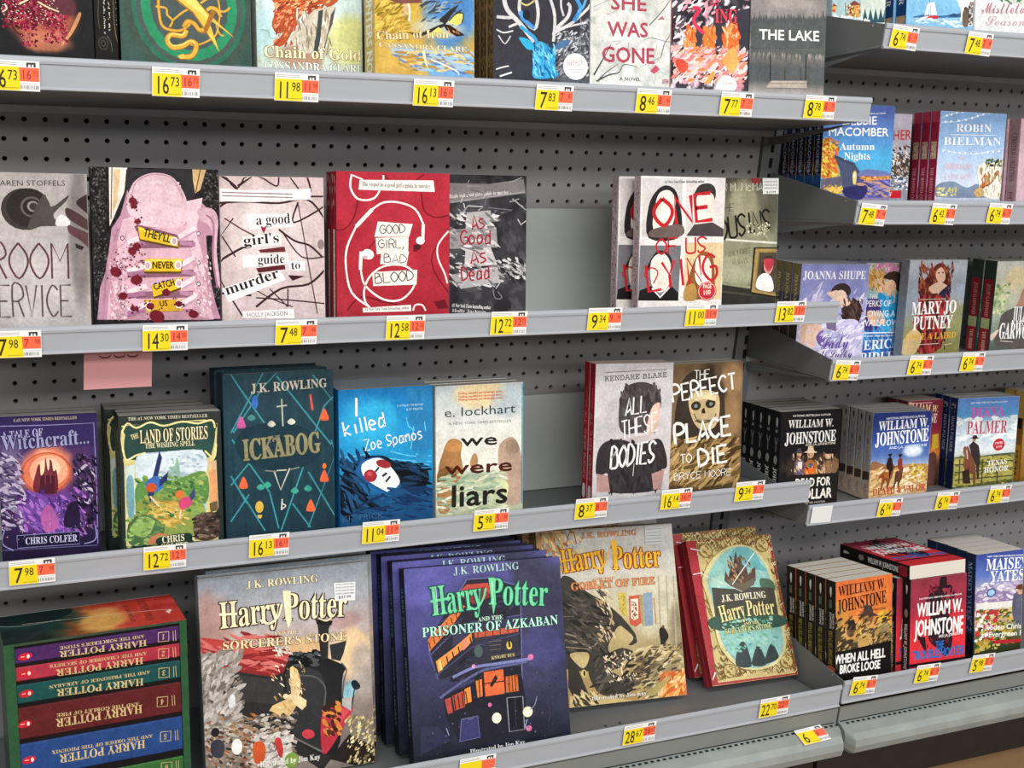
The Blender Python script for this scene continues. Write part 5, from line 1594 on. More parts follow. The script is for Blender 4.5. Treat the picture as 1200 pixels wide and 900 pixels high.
  ('L','8a6a34',80,[943,944,970,977,1012,953,1018,978],1,0),
  ('L','e6d8a4',80,[119,-3,147,29,187,3,193,29],1,0),
  ('L','e6d8a4',80,[955,923,982,955,1024,931,1029,956],1,0),
  ('L','8a6c38',80,[879,785,906,818,949,793,954,819],1,0),
  ('L','8a6c38',80,[111,601,138,633,178,609,184,634],1,0),
  ('L','8a6c38',80,[870,687,897,719,939,694,945,720],1,0),
  ('L','6a4a28',80,[127,220,154,253,195,227,201,253],1,0),
  ('L','6a4a28',80,[139,21,166,53,207,27,213,53],1,0),
  ('L','6a4a28',80,[85,899,112,931,151,907,157,932],1,0),
  ('L','8a6a34',80,[113,13,140,45,181,19,187,45],1,0),
  ('L','8a6a34',80,[769,911,796,943,837,919,843,944],1,0),
  ('L','e6d8a4',80,[120,193,147,225,187,200,193,225],1,0),
  ('L','e6d8a4',80,[89,528,116,561,156,536,161,561],1,0),
  ('L','e6d8a4',80,[79,885,105,917,145,893,151,918],1,0),
  ('L','e6d8a4',80,[900,16,928,49,971,23,977,49],1,0),
  ('L','8a6a34',80,[557,897,584,929,625,905,630,930],1,0),
  ('L','8a6a34',80,[87,932,113,964,152,940,158,965],1,0),
  ('L','8a6a34',80,[536,905,562,937,603,913,609,938],1,0),
  ('L','8a6a34',80,[192,534,219,566,259,541,265,566],1,0),
  ('L','6a4a28',80,[676,39,703,73,746,46,751,72],1,0),
  ('L','8a6a34',80,[175,871,201,903,241,879,247,904],1,0),
  ('L','8a6c38',80,[109,299,136,331,177,306,183,331],1,0),
  ('L','e6d8a4',80,[716,48,743,81,786,54,792,81],1,0),
  ('L','6a4a28',80,[876,-30,904,4,947,-23,953,3],1,0),
  ('L','8a6c38',80,[71,585,98,617,137,593,143,618],1,0),
  ('L','8a6a34',80,[951,672,978,705,1021,680,1026,706],1,0),
  ('L','8a6a34',80,[282,920,309,952,349,929,355,953],1,0),
  ('L','8a6a34',80,[675,57,702,91,745,64,750,90],1,0),
  ('L','6a4a28',80,[119,852,145,883,185,860,191,884],1,0),
  ('L','e6d8a4',80,[444,20,471,53,513,27,519,53],1,0),
  ('L','6a4a28',80,[647,899,674,931,715,907,721,932],1,0),
  ('L','8a6c38',80,[156,-14,183,18,224,-8,230,18],1,0),
  ('L','6a4a28',80,[887,52,915,85,958,59,963,85],1,0),
  ('L','8a6a34',80,[175,331,202,363,242,338,248,363],1,0),
  ('L','6a4a28',80,[579,23,606,56,648,30,654,56],1,0),
  ('L','e6d8a4',80,[161,-7,188,26,229,0,235,26],1,0),
  ('L','6a4a28',80,[955,545,983,578,1025,553,1031,578],1,0),
  ('L','6a4a28',80,[360,896,387,928,427,904,433,929],1,0),
  ('L','8a6c38',80,[895,455,923,488,965,462,971,488],1,0),
  ('L','6a4a28',80,[927,19,955,52,998,26,1004,52],1,0),
  ('L','6a4a28',80,[178,928,204,960,244,936,250,961],1,0),
  ('L','8a6a34',80,[965,720,992,753,1035,728,1040,754],1,0),
  ('L','e6d8a4',80,[219,314,246,347,287,321,293,347],1,0),
  ('L','e6d8a4',80,[931,699,959,731,1001,706,1006,732],1,0),
  ('L','8a6a34',80,[374,879,401,910,441,887,447,911],1,0),
  ('L','8a6a34',80,[142,770,168,802,208,778,214,803],1,0),
  ('L','e6d8a4',80,[227,61,254,93,295,67,301,93],1,0),
  ('L','8a6a34',80,[133,-16,160,17,201,-9,207,17],1,0),
  ('L','8a6a34',80,[853,877,879,909,921,885,927,910],1,0),
  ('L','8a6c38',80,[922,374,950,407,992,382,998,408],1,0),
  ('L','8a6a34',80,[886,927,913,959,955,935,961,960],1,0),
  ('L','8a6a34',80,[388,-15,415,18,457,-8,463,18],1,0),
  ('L','8a6c38',80,[985,411,1013,444,1056,419,1061,445],1,0),
  ('L','e6d8a4',80,[661,20,688,54,730,27,736,53],1,0),
  ('L','8a6a34',80,[205,350,232,383,273,358,279,383],1,0),
  ('L','8a6c38',80,[111,17,138,50,179,24,185,50],1,0),
  ('L','6a4a28',80,[909,569,937,601,979,576,985,602],1,0),
  ('L','8a6a34',80,[454,9,482,42,524,16,529,42],1,0),
  ('L','8a6a34',80,[436,917,463,949,504,925,509,950],1,0),
  ('L','8a6c38',80,[304,861,330,893,370,869,376,894],1,0),
  ('L','e6d8a4',80,[898,727,925,759,968,735,973,760],1,0),
  ('L','8a6a34',80,[952,876,979,908,1022,884,1027,909],1,0),
  ('L','6a4a28',80,[177,773,204,805,243,781,249,806],1,0),
  ('L','e6d8a4',80,[907,816,934,849,976,825,981,850],1,0),
  ('L','e6d8a4',80,[834,938,860,970,902,946,908,971],1,0),
  ('L','8a6a34',80,[195,23,222,56,263,30,269,56],1,0),
  ('L','6a4a28',80,[895,608,922,640,964,615,970,641],1,0),
  ('L','6a4a28',80,[929,357,956,390,999,364,1005,390],1,0),
  ('L','8a6a34',80,[798,13,826,46,869,20,875,46],1,0),
  ('L','8a6c38',80,[941,827,968,860,1010,835,1016,861],1,0),
  ('L','e6d8a4',80,[73,843,99,874,139,850,144,875],1,0),
  ('L','6a4a28',80,[154,363,181,395,222,370,228,396],1,0),
  ('L','8a6a34',80,[938,900,965,932,1007,908,1013,933],1,0),
  ('L','e6d8a4',80,[932,951,959,983,1001,959,1007,984],1,0),
  ('L','8a6c38',80,[603,37,631,70,673,43,679,70],1,0),
  ('L','6a4a28',80,[254,926,280,957,320,934,326,958],1,0),
  ('L','6a4a28',80,[240,17,267,50,308,24,314,50],1,0),
  ('L','8a6a34',80,[358,-23,386,10,427,-16,433,10],1,0),
  ('L','e6d8a4',80,[750,884,777,916,819,892,824,917],1,0),
  ('L','8a6a34',80,[815,881,842,913,884,889,889,914],1,0),
  ('L','8a6a34',80,[650,10,678,44,720,17,726,44],1,0),
  ('L','8a6a34',80,[278,24,305,57,346,31,352,57],1,0),
  ('L','6a4a28',80,[228,51,255,83,296,57,302,83],1,0),
  ('L','6a4a28',80,[754,939,781,972,823,948,828,973],1,0),
  ('L','8a6c38',80,[106,475,133,507,173,482,179,508],1,0),
  ('L','8a6a34',80,[158,567,185,599,225,575,231,600],1,0),
  ('L','e6d8a4',80,[74,598,100,630,140,605,146,630],1,0),
  ('L','8a6c38',80,[836,45,863,79,906,52,912,78],1,0),
  ('L','8a6c38',80,[107,852,134,884,173,860,179,885],1,0),
  ('L','8a6c38',80,[387,48,415,81,456,55,462,81],1,0),
  ('L','8a6c38',80,[920,696,948,729,990,704,996,729],1,0),
  ('L','8a6a34',80,[870,-15,898,18,941,-9,947,18],1,0),
  ('L','6a4a28',80,[947,175,975,209,1018,182,1024,209],1,0),
  ('L','6a4a28',80,[916,471,943,504,985,478,991,504],1,0),
  ('L','8a6a34',80,[110,429,137,461,177,436,183,461],1,0),
  ('L','e6d8a4',80,[210,279,237,311,278,286,284,311],1,0),
  ('L','8a6a34',80,[758,-15,786,18,828,-8,834,18],1,0),
  ('L','8a6c38',80,[895,918,922,951,964,927,969,952],1,0),
  ('L','6a4a28',80,[637,911,664,943,705,919,711,944],1,0),
  ('L','8a6a34',80,[765,17,793,51,836,24,842,51],1,0),
  ('L','8a6c38',80,[782,-22,810,12,853,-15,858,11],1,0),
  ('L','8a6a34',80,[660,-3,688,30,730,3,736,30],1,0),
  ('L','e6d8a4',80,[754,866,781,899,823,874,828,900],1,0),
  ('L','e6d8a4',80,[139,570,165,602,206,578,211,603],1,0),
  ('L','8a6a34',80,[937,11,964,45,1008,18,1013,45],1,0),
  ('L','8a6a34',80,[191,717,218,749,258,725,264,750],1,0),
  ('L','8a6a34',80,[961,839,988,871,1031,847,1036,872],1,0),
  ('L','8a6a34',80,[917,887,944,920,986,896,991,921],1,0),
  ('L','8a6c38',80,[891,922,917,954,959,930,965,955],1,0),
  ('L','8a6a34',80,[59,896,86,928,125,904,131,929],1,0),
  ('L','8a6c38',80,[948,804,975,837,1017,812,1023,837],1,0),
  ('L','8a6c38',80,[386,45,414,78,455,51,461,77],1,0),
  ('L','e6d8a4',80,[292,860,318,892,358,868,364,893],1,0),
  ('L','8a6c38',80,[938,740,965,773,1007,748,1013,774],1,0),
  ('L','8a6a34',80,[202,104,229,137,270,111,276,137],1,0),
  ('L','6a4a28',80,[602,-13,630,20,672,-6,678,20],1,0),
  ('L','8a6a34',80,[909,870,936,903,978,879,984,904],1,0),
  ('L','8a6a34',80,[327,885,354,917,394,893,400,918],1,0),
  ('L','e6d8a4',80,[921,195,949,228,992,202,998,228],1,0),
  ('L','8a6a34',80,[332,911,358,943,399,919,404,944],1,0),
  ('L','6a4a28',80,[699,38,726,72,769,45,775,72],1,0),
  ('L','e6d8a4',80,[250,23,278,56,319,30,325,56],1,0),
  ('L','8a6a34',80,[315,-11,343,22,384,-5,390,21],1,0),
  ('L','e6d8a4',80,[911,697,938,729,980,705,986,730],1,0),
  ('L','6a4a28',80,[926,252,953,286,996,260,1002,286],1,0),
  ('L','8a6c38',80,[67,859,93,891,133,867,139,892],1,0),
  ('L','8a6c38',80,[944,921,971,954,1013,930,1019,955],1,0),
  ('L','8a6a34',80,[181,524,208,556,248,532,254,557],1,0),
  ('L','6a4a28',80,[778,869,805,902,847,877,852,903],1,0),
  ('L','6a4a28',80,[895,863,922,896,964,872,970,897],1,0),
  ('L','8a6a34',80,[187,58,214,91,255,65,261,91],1,0),
  ('L','e6d8a4',80,[915,6,943,40,986,13,992,39],1,0),
  ('L','8a6c38',80,[518,-16,545,17,587,-9,593,17],1,0),
  ('L','8a6a34',80,[119,926,146,957,185,934,191,958],1,0),
  ('L','8a6c38',80,[137,619,164,651,204,627,210,652],1,0),
  ('L','e6d8a4',80,[225,52,252,85,293,59,299,85],1,0),
  ('L','6a4a28',80,[923,259,950,292,993,266,999,292],1,0),
  ('L','6a4a28',80,[961,609,988,642,1031,616,1036,642],1,0),
  ('L','6a4a28',80,[188,-12,215,21,256,-5,262,21],1,0),
  ('L','8a6c38',80,[309,60,337,92,378,66,384,92],1,0),
  ('L','8a6a34',80,[924,768,951,800,993,776,999,801],1,0),
  ('L','e6d8a4',80,[922,667,949,699,992,675,997,700],1,0),
  ('L','8a6a34',80,[145,814,171,846,211,822,217,847],1,0),
  ('L','6a4a28',80,[442,878,468,910,509,886,515,911],1,0),
  ('L','8a6c38',80,[885,888,912,921,954,897,959,922],1,0),
  ('L','6a4a28',80,[60,726,87,758,127,734,132,759],1,0),
  ('L','8a6a34',80,[89,454,116,486,156,462,162,487],1,0),
  ('L','8a6c38',80,[586,58,614,91,656,65,662,91],1,0),
  ('L','6a4a28',80,[140,818,167,850,207,826,213,851],1,0),
  ('L','8a6c38',80,[914,173,941,207,984,180,990,207],1,0),
  ('L','e6d8a4',80,[152,858,178,890,218,866,224,891],1,0),
  ('L','8a6a34',80,[444,870,470,902,511,878,517,903],1,0),
  ('L','6a4a28',80,[640,860,667,892,708,868,713,893],1,0),
  ('E','8a6a34',202,81,78,50,0),
  ('E','cdb97c',202,81,67,43,0),
  ('S',['8a6a34','8a6c38'],9,166,48,238,115,11,25,3,1,0),
  ('E','8a6a34',875,77,81,51,0),
  ('E','cdb97c',875,77,69,44,0),
  ('S',['8a6a34','8a6c38'],9,838,43,912,111,12,26,3,1,0),
  ('E','8a6a34',217,913,76,47,0),
  ('E','cdb97c',217,913,65,41,0),
  ('S',['8a6a34','8a6c38'],9,181,881,252,946,11,25,3,1,0),
  ('E','8a6a34',888,903,79,48,0),
  ('E','cdb97c',888,903,68,41,0),
  ('S',['8a6a34','8a6c38'],9,851,870,924,936,12,26,3,1,0),
  ('P','d8cb92',[101,272,258,141,444,74,615,62,771,100,880,207,932,339,926,495,940,664,916,802,786,902,586,934,361,909,225,830,147,716,138,524,113,384],1),
  ('P','8fc0b8',[158,276,286,164,451,89,610,76,754,113,854,212,896,337,891,492,905,662,881,799,767,887,568,919,388,897,263,820,185,705,172,526,162,387],1),
  ('P','6fb0b4',[471,140,587,75,745,106,809,203,861,263,635,221],1),
  ('P','a9cfc0',[203,279,384,262,560,301,358,344,186,333],1),
  ('P','54705c',[771,314,908,337,919,409,771,385],1),
  ('P','4c4a42',[186,340,421,365,658,367,910,387,902,580,841,601,287,565,166,537],0),
  ('P','3f5a4c',[157,539,898,577,905,662,172,636],1),
  ('P','5c4a40',[348,302,381,233,403,277,464,196,478,225,517,142,549,101,550,159,592,132,592,204,635,221,640,278,700,239,740,227,715,325,533,384,425,356],0),
  ('S',['8a6a4c','3a302a','b08a60'],24,424,137,691,338,14,37,3,3,80),
  ('P','6a6254',[375,289,547,343,717,297,687,352,531,391,404,347],0),
  ('P','3a4444',[300,884,344,785,400,735,445,738,469,795,467,904],1),
  ('P','3a4444',[481,898,533,813,583,769,624,807,643,904],1),
  ('P','3a4444',[634,897,702,799,760,769,795,820,795,875],1),
  ('S',['7fb8a0','5fa08a','a8d0bc'],40,212,584,846,796,18,45,6,2,20),
  ('L','e9e6da',91,[431,335,761,128],0,0),
  ('L','dcd8c8',68,[68,228,531,391],0,0),
  ('T','J.K. ROWLING',275,444,797,451,46,'eee6cc','r',None,0,2000),
  ('T','Harry',223,585,521,565,113,'efe0a0','r','4a4430',0,0),
  ('T','Potter',534,563,864,572,109,'efe0a0','r','4a4430',0,0),
  ('T','AND THE',474,624,657,619,19,'efe0a0','r',None,0,0),
  ('T',"SORCERER'S STONE",242,669,796,665,37,'d8d890','r','3a5a44',0,0),
  ('L','f4ecec',182,[-9,959,51,911],1,0),
  ('L','f0e6e4',114,[-55,962,6,947],1,0),
  ('L','f0dcdc',114,[28,57,138,78],0,0),
  ('L','f0dcdc',91,[-4,238,114,231],0,0),
 ], S=['a02c36',('P','b8404a',[400,0,600,0,600,1000,400,1000],0)])
ART['box'] = dict(res=20, gloss=0.2, G=[('v',[(0,'2f5538'),(1000,'27482f')])],
 D=[
  ('P','1c1a1e',[42,11,964,36,971,857,29,683],0),
  ('P','4a2a5c',[47,15,956,35,953,114,44,105],0),
  ('P','a83444',[44,113,955,121,954,207,42,188],0),
  ('P','1f4c4a',[43,196,955,216,954,318,41,303],0),
  ('P','5c2426',[40,314,953,329,951,496,40,490],0),
  ('P','2a477e',[42,503,953,508,952,703,42,685],0),
  ('P','3c6a34',[272,728,958,713,963,913,286,885],0),
  ('T','HARRY POTTER',772,76,291,70,32,'cdb57e','r',None,0,0),
  ('T',"AND THE SORCERER'S STONE",758,48,294,46,17,'cdb57e','r',None,0,0),
  ('T','HARRY POTTER',748,164,269,159,35,'cdb57e','r',None,0,0),
  ('T','AND THE CHAMBER OF SECRETS',769,138,235,130,17,'cdb57e','r',None,0,0),
  ('T','HARRY POTTER',746,274,266,260,37,'cdb57e','r',None,0,0),
  ('T','AND THE PRISONER OF AZKABAN',783,239,226,233,17,'cdb57e','r',None,0,0),
  ('T','HARRY POTTER',732,411,253,410,44,'cdb57e','r',None,0,0),
  ('T','AND THE GOBLET OF FIRE',714,395,259,383,18,'cdb57e','r',None,0,0),
  ('T','HARRY POTTER',741,599,262,597,44,'cdb57e','r',None,0,0),
  ('T','AND THE ORDER OF THE PHOENIX',784,577,222,569,18,'cdb57e','r',None,0,0),
  ('L','cdb57e',42,[838,49,898,51,896,100,836,97,838,49],0,0),
  ('T','1',877,63,858,61,26,'cdb57e','r',None,0,0),
  ('L','cdb57e',32,[922,49,923,104],0,0),
  ('L','cdb57e',32,[935,49,936,104],0,0),
  ('L','cdb57e',42,[835,135,894,138,892,188,833,184,835,135],0,0),
  ('T','2',873,150,854,148,26,'cdb57e','r',None,0,0),
  ('L','cdb57e',32,[918,136,920,191],0,0),
  ('L','cdb57e',32,[932,136,933,191],0,0),
  ('L','cdb57e',42,[833,236,893,239,891,289,831,285,833,236],0,0),
  ('T','3',872,251,853,249,26,'cdb57e','r',None,0,0),
  ('L','cdb57e',32,[917,237,918,293],0,0),
  ('L','cdb57e',32,[930,237,932,293],0,0),
  ('L','cdb57e',42,[818,387,878,391,876,441,816,437,818,387],0,0),
  ('T','4',857,402,838,400,27,'cdb57e','r',None,0,0),
  ('L','cdb57e',32,[903,389,904,445],0,0),
  ('L','cdb57e',32,[916,389,918,445],0,0),
  ('L','cdb57e',42,[829,574,889,578,887,629,827,624,829,574],0,0),
  ('T','5',868,589,849,587,27,'cdb57e','r',None,0,0),
  ('L','cdb57e',32,[914,577,915,633],0,0),
  ('L','cdb57e',32,[927,577,929,634],0,0),
  ('L','cdb57e',42,[828,740,889,745,887,796,826,791,828,740],0,0),
  ('T','6',868,756,849,754,27,'cdb57e','r',None,0,0),
  ('L','cdb57e',32,[914,744,915,801],0,0),
  ('L','cdb57e',32,[927,744,929,801],0,0),
  ('E','c8242e',109,70,37,18,-8),
  ('E','f4d0d0',126,71,8,10,0),
  ('L','f0b8b8',53,[87,70,107,70],0,0),
  ('E','c8242e',108,156,37,18,-8),
  ('E','f4d0d0',126,156,8,10,0),
  ('L','f0b8b8',53,[87,156,106,156],0,0),
  ('E','c8242e',105,256,37,18,-8),
  ('E','f4d0d0',122,257,8,10,0),
  ('L','f0b8b8',53,[83,256,102,256],0,0),
  ('E','c8242e',89,409,37,18,-8),
  ('E','f4d0d0',107,409,8,11,0),
  ('L','f0b8b8',53,[67,408,87,408],0,0),
  ('E','c8242e',100,595,37,18,-8),
  ('E','f4d0d0',118,596,8,11,0),
  ('L','f0b8b8',53,[78,594,98,594],0,0),
 ], S=[])
ART['boxtop'] = dict(res=28, gloss=0.15, G=[],
 D=[
 ], S=[])
ART['town'] = dict(res=30, gloss=0.3, G=[('v',[(0,'b9d0dc'),(1000,'9db8b4')])],
 D=[
  ('P','cfd8cc',[532,476,1099,453,1122,696,549,686],0),
  ('P','d9a45c',[-33,574,76,555,81,626,-30,618],0),
  ('P','d8984a',[282,561,519,522,531,657,289,643],0),
  ('P','8a4a3a',[-49,575,18,545,92,566],0),
  ('P','7a4438',[261,565,406,504,537,536],0),
  ('P','c8553c',[-15,603,63,594,65,622,-7,620],0),
  ('L','6a5a44',156,[239,533,269,667],0,0),
  ('P','2f5560',[566,693,613,563,682,689],0),
  ('P','2f5560',[767,686,814,555,884,681],0),
  ('P','2f5560',[669,689,717,559,786,685],0),
  ('P','2f5560',[946,679,993,548,1064,675],0),
  ('P','2f5560',[864,682,911,551,982,678],0),
  ('S',['b07a3c','f0d0a0','6a4430'],26,281,546,530,642,16,38,3,1,0),
  ('S',['e8ecec'],20,-43,649,727,680,19,50,5,1,0),
 ], S=[])
ART['boat'] = dict(res=34, gloss=0.3, G=[('v',[(0,'8fc6e8'),(750,'7fb8de'),(840,'b8dcec'),(900,'6ea6cc'),(1000,'a8d0e2')])],
 D=[
  ('P','eef2f2',[724,406,1048,388,1071,646,797,667,810,510],0),
  ('P','3f6a94',[105,609,278,577,481,582,711,562,813,538,816,580,106,627],0),
  ('P','2f5478',[596,576,710,547,802,561,739,584],0),
  ('P','c8343c',[267,593,481,582,459,622,320,632],0),
  ('P','4a2a2c',[294,618,471,609,448,641,334,643],0),
  ('P','f6f8f8',[321,475,408,462,455,576,342,589],0),
  ('P','d8e4ee',[297,491,321,475,329,582,267,593],0),
  ('L','5a5a64',70,[338,443,360,588],0,0),
  ('S',['d4ecf4','8fbcd8'],24,106,624,822,651,25,100,4,6,0),
  ('P','6a5a50',[839,540,886,483,941,519,927,653,848,649],1),
  ('P','3a342c',[848,493,891,475,883,507],0),
  ('P','d8d0c8',[953,503,1055,466,1070,638,952,644],0),
  ('S',['8a7c70','4a4038'],20,935,441,1070,638,21,52,4,1,0),
 ], S=['244a80',('T','SUMMER',250,100,250,500,500,'e8ecf0','r',None,0,0),('P','b8a080',[0,600,1000,600,1000,1000,0,1000],0)])
ART['mist'] = dict(res=24, gloss=0.3, G=[('v',[(0,'e6e6e4'),(1000,'dcdede')])],
 D=[
  ('S',['5a7a5a','c8d0c8'],14,461,357,930,399,39,98,3,3,20),
  ('T','Mistletoe',138,528,1042,493,109,'b87a86','c',None,0,3000),
  ('T','Season',198,636,989,613,94,'c8a0a8','c',None,0,2000),
 ], S=[])
ART['autumn'] = dict(res=50, gloss=0.3, G=[('v',[(0,'5866ae'),(200,'5c82c4'),(450,'4fa8d8'),(650,'5cb4dc'),(740,'7a8cb8'),(820,'8a78a0'),(1000,'4a4a94')])],
 D=[
  ('P','d8a43c',[-11,421,46,292,139,364,182,459,262,586,232,629,7,633],1),
  ('S',['e8c23c','c87a2c','f2dc6a','a85c24','d9623c'],90,-21,305,232,629,17,51,4,2,30),
  ('P','4e5470',[171,438,465,507,551,581,564,721,310,725,261,565],0),
  ('P','3f4560',[171,438,465,507,449,529,183,470],0),
  ('P','f0d08a',[447,604,479,572,505,604,499,685,464,685],1),
  ('E','fff2c0',475,615,16,24,0),
  ('P','6a6478',[232,629,300,618,311,736,18,750,9,654],0),
  ('P','6a74a8',[551,581,681,557,1005,585,1008,617,555,624],1),
  ('P','c88a54',[556,635,1007,606,1010,639,559,667],0),
  ('S',['d89a4a','a85c34','e0b468'],40,563,619,1003,655,14,35,3,2,0),
  ('P','5a5aa4',[559,667,1010,639,973,803,528,809],0),
  ('S',['8a84bc','c89a7a','4a4a8c'],40,559,667,990,792,21,88,5,5,0),
  ('P','e0c068',[50,728,292,714,315,779,175,770],0),
  ('P','2f3060',[327,725,660,709,600,819,388,810],1),
  ('S',['e8c84a','c8903c'],20,31,707,315,779,14,31,7,1,0),
  ('T','#1 NEW YORK TIMES BESTSELLING AUTHOR',184,99,867,71,13,'f4f6f8','b',None,0,0),
  ('T','DEBBIE',260,183,752,164,70,'f4f6f8','b',None,0,3000),
  ('T','MACOMBER',71,276,927,263,70,'f4f6f8','b',None,0,3000),
  ('T','Autumn',245,396,742,386,59,'f4f6f8','r',None,0,0),
  ('T','Nights',308,478,690,471,62,'f4f6f8','r',None,0,0),
 ], S=['1c2238',('T','DEBBIE MACOMBER',300,60,300,600,400,'a8b0c4','b',None,0,0),('P','2c5a94',[0,620,1000,600,1000,760,0,760],0),('S',['d8d8d8','c85a3c'],8,200,500,900,620,60,120,3,1,0),('P','1c1c2c',[0,800,1000,800,1000,1000,0,1000],0)])
ART['her'] = dict(res=24, gloss=0.3, G=[('v',[(0,'c2bccb'),(350,'b8b4c2'),(500,'9aa8b0'),(700,'8a8c94'),(1000,'8a9cb8')])],
 D=[
  ('T','HER',468,251,999,238,92,'c84a4c','b',None,0,0),
  ('P','4a4038',[421,367,1002,431,897,620,532,576],1),
  ('S',['e8e4e0','2a2624','c8c0bc','5a4a44','8a6a50'],90,442,297,1091,689,28,85,3,2,40),
  ('S',['3a5a8a','e8ecf0'],24,572,599,1024,714,28,71,5,3,0),
  ('P','c22430',[209,731,811,727,826,798,222,802],0),
  ('T','Y',466,782,544,782,40,'f4eaea','r',None,0,0),
 ], S=[])
ART['robin'] = dict(res=40, gloss=0.3, G=[('v',[(0,'86aede'),(300,'9cbce2'),(500,'bccfe6'),(750,'d6dbe8'),(850,'9caabc'),(1000,'8c98ac')])],
 D=[
  ('L','f4f8fc',53,[27,59,241,7,350,-8],1,0),
  ('L','f4f8fc',53,[32,104,251,92,505,44,743,-9],1,0),
  ('E','ffffff',98,41,16,10,0),
  ('E','ffffff',170,30,17,10,0),
  ('E','ffffff',242,13,17,10,0),
  ('E','ffffff',323,-1,17,10,0),
  ('E','ffffff',87,100,16,10,0),
  ('E','ffffff',168,93,17,10,0),
  ('E','ffffff',278,83,17,10,0),
  ('E','ffffff',388,71,17,10,0),
  ('E','ffffff',478,52,17,10,0),
  ('E','ffffff',560,31,17,10,0),
  ('E','ffffff',642,15,17,10,0),
  ('E','ffffff',725,-2,17,10,0),
  ('L','e8f0fa',53,[41,342,286,382,547,387,825,346,993,319],1,0),
  ('E','ffffff',81,366,13,8,0),
  ('E','ffffff',164,371,13,8,0),
  ('E','ffffff',248,376,13,8,0),
  ('E','ffffff',332,378,13,8,0),
  ('E','ffffff',416,379,13,8,0),
  ('E','ffffff',500,379,13,8,0),
  ('E','ffffff',584,377,13,8,0),
  ('E','ffffff',668,373,13,8,0),
  ('E','ffffff',752,367,13,8,0),
  ('E','ffffff',836,360,13,8,0),
  ('E','ffffff',921,351,13,8,0),
  ('T','ROBIN',248,186,788,176,73,'f6f8fc','r','7a9ac8',0,0),
  ('T','BIELMAN',74,312,952,294,73,'f0f4fa','r','8aa8d0',0,0),
  ('L','f4f8fc',71,[174,215,864,202],0,0),
  ('T','THE',311,438,422,436,23,'d8b8c8','r',None,0,0),
  ('T','RODEO',137,534,545,523,50,'e2b8c4','r',None,0,0),
  ('T','COWBOY',120,631,557,618,46,'d8c0cc','r',None,0,0),
  ('P','7a8aa2',[25,685,243,646,473,700,656,662,967,715,957,780,19,794],1),
  ('S',['d8d08a','c8b858','efe4a8'],20,28,708,315,784,15,37,4,1,0),
  ('P','e6e2d4',[635,489,859,461,1009,446,1032,773,746,777,632,616],1),
  ('P','b86a34',[669,685,704,592,774,544,853,566,925,529,947,552,862,635,719,708],1),
  ('L','8a4420',176,[680,703,827,659,945,541],1,0),
  ('P','c8a060',[590,733,699,696,745,766,634,785],1),
  ('S',['4a5a34','6a7a44','3a3024'],24,741,429,1015,493,15,42,4,1,0),
  ('S',['c8b898','a89068','f4f0e4'],40,654,488,1032,773,15,56,5,4,80),
 ], S=['b02a48',('T','THE RODEO COWBOY',290,520,290,950,420,'e8b0b8','r',None,0,0),('P','d8c8a8',[150,280,850,280,850,440,150,440],0),('S',['6a4434','e2d2b8','a8405a'],10,200,290,800,430,80,160,4,1,0),('P','d84868',[0,0,1000,0,1000,100,0,100],0)])
ART['pinkbook'] = dict(res=10, gloss=0.3, G=[('v',[(0,'d9b8c2'),(1000,'c8a8b4')])],
 D=[
 ], S=['c4a2ac',('T','CHRISTMAS COLLECTION',250,140,250,620,500,'6a4a58','r',None,0,0),('T','DIXON',320,720,320,950,360,'9c3a58','r',None,0,0)])
ART['joanna'] = dict(res=50, gloss=0.3, G=[('v',[(0,'8386bc'),(300,'8f92c4'),(550,'b4b2d2'),(800,'c2bcd4'),(1000,'a8a2c4')]),('s',533,280,597,105,'7d84b8',600,400),('n',7,5,50,4)],
 D=[
  ('S',['d0cce2','9a98c4','b8b4d4','e2deee'],60,25,251,1340,914,38,154,4,5,-40),
  ('P','e2c2b0',[395,279,529,254,654,307,699,347,585,385,438,306],1),
  ('P','3a2e30',[452,267,523,202,658,189,744,242,733,307,633,294,549,254],1),
  ('P','e8c8b4',[550,267,628,255,694,307,641,359,557,319],1),
  ('P','e6c4b0',[584,372,657,333,780,360,805,400,671,438],1),
  ('P','45322e',[632,438,745,399,796,334,903,388,944,467,908,573,815,625,706,557],1),
  ('S',['2c1f1e','5c463e'],30,639,346,953,613,16,67,6,4,60),
  ('P','c8c4de',[186,629,607,556,886,559,1032,748,1012,901,177,878,82,732],1),
  ('P','dcb8a4',[48,614,179,577,358,605,386,671,267,656,150,655,128,798,70,797],1),
  ('P','e2c0ac',[134,681,306,657,266,814,166,786],1),
  ('P','7a5aa4',[293,709,383,645,507,699,559,793,443,817,342,789],1),
  ('S',['e4e0f0','a8a4cc','c4bede'],70,410,553,1052,895,27,118,7,5,-30),
  ('P','7a6a8a',[410,553,568,555,581,661,440,633],0),
  ('T','JOANNA SHUPE',31,146,954,146,79,'f4f2f8','r',None,0,1000),
  ('T','The',590,727,747,716,66,'8a84b0','c',None,0,0),
  ('T','Lady',367,836,791,823,127,'5c4a94','c',None,0,2000),
  ('T','Gets Lucky',240,919,854,921,79,'54487c','c',None,0,1000),
 ], S=['5a5048',('P','8a7a4a',[0,0,1000,0,1000,300,0,300],0),('T','JOANNA SHUPE',300,100,300,600,400,'d8d0b0','r',None,0,0)])
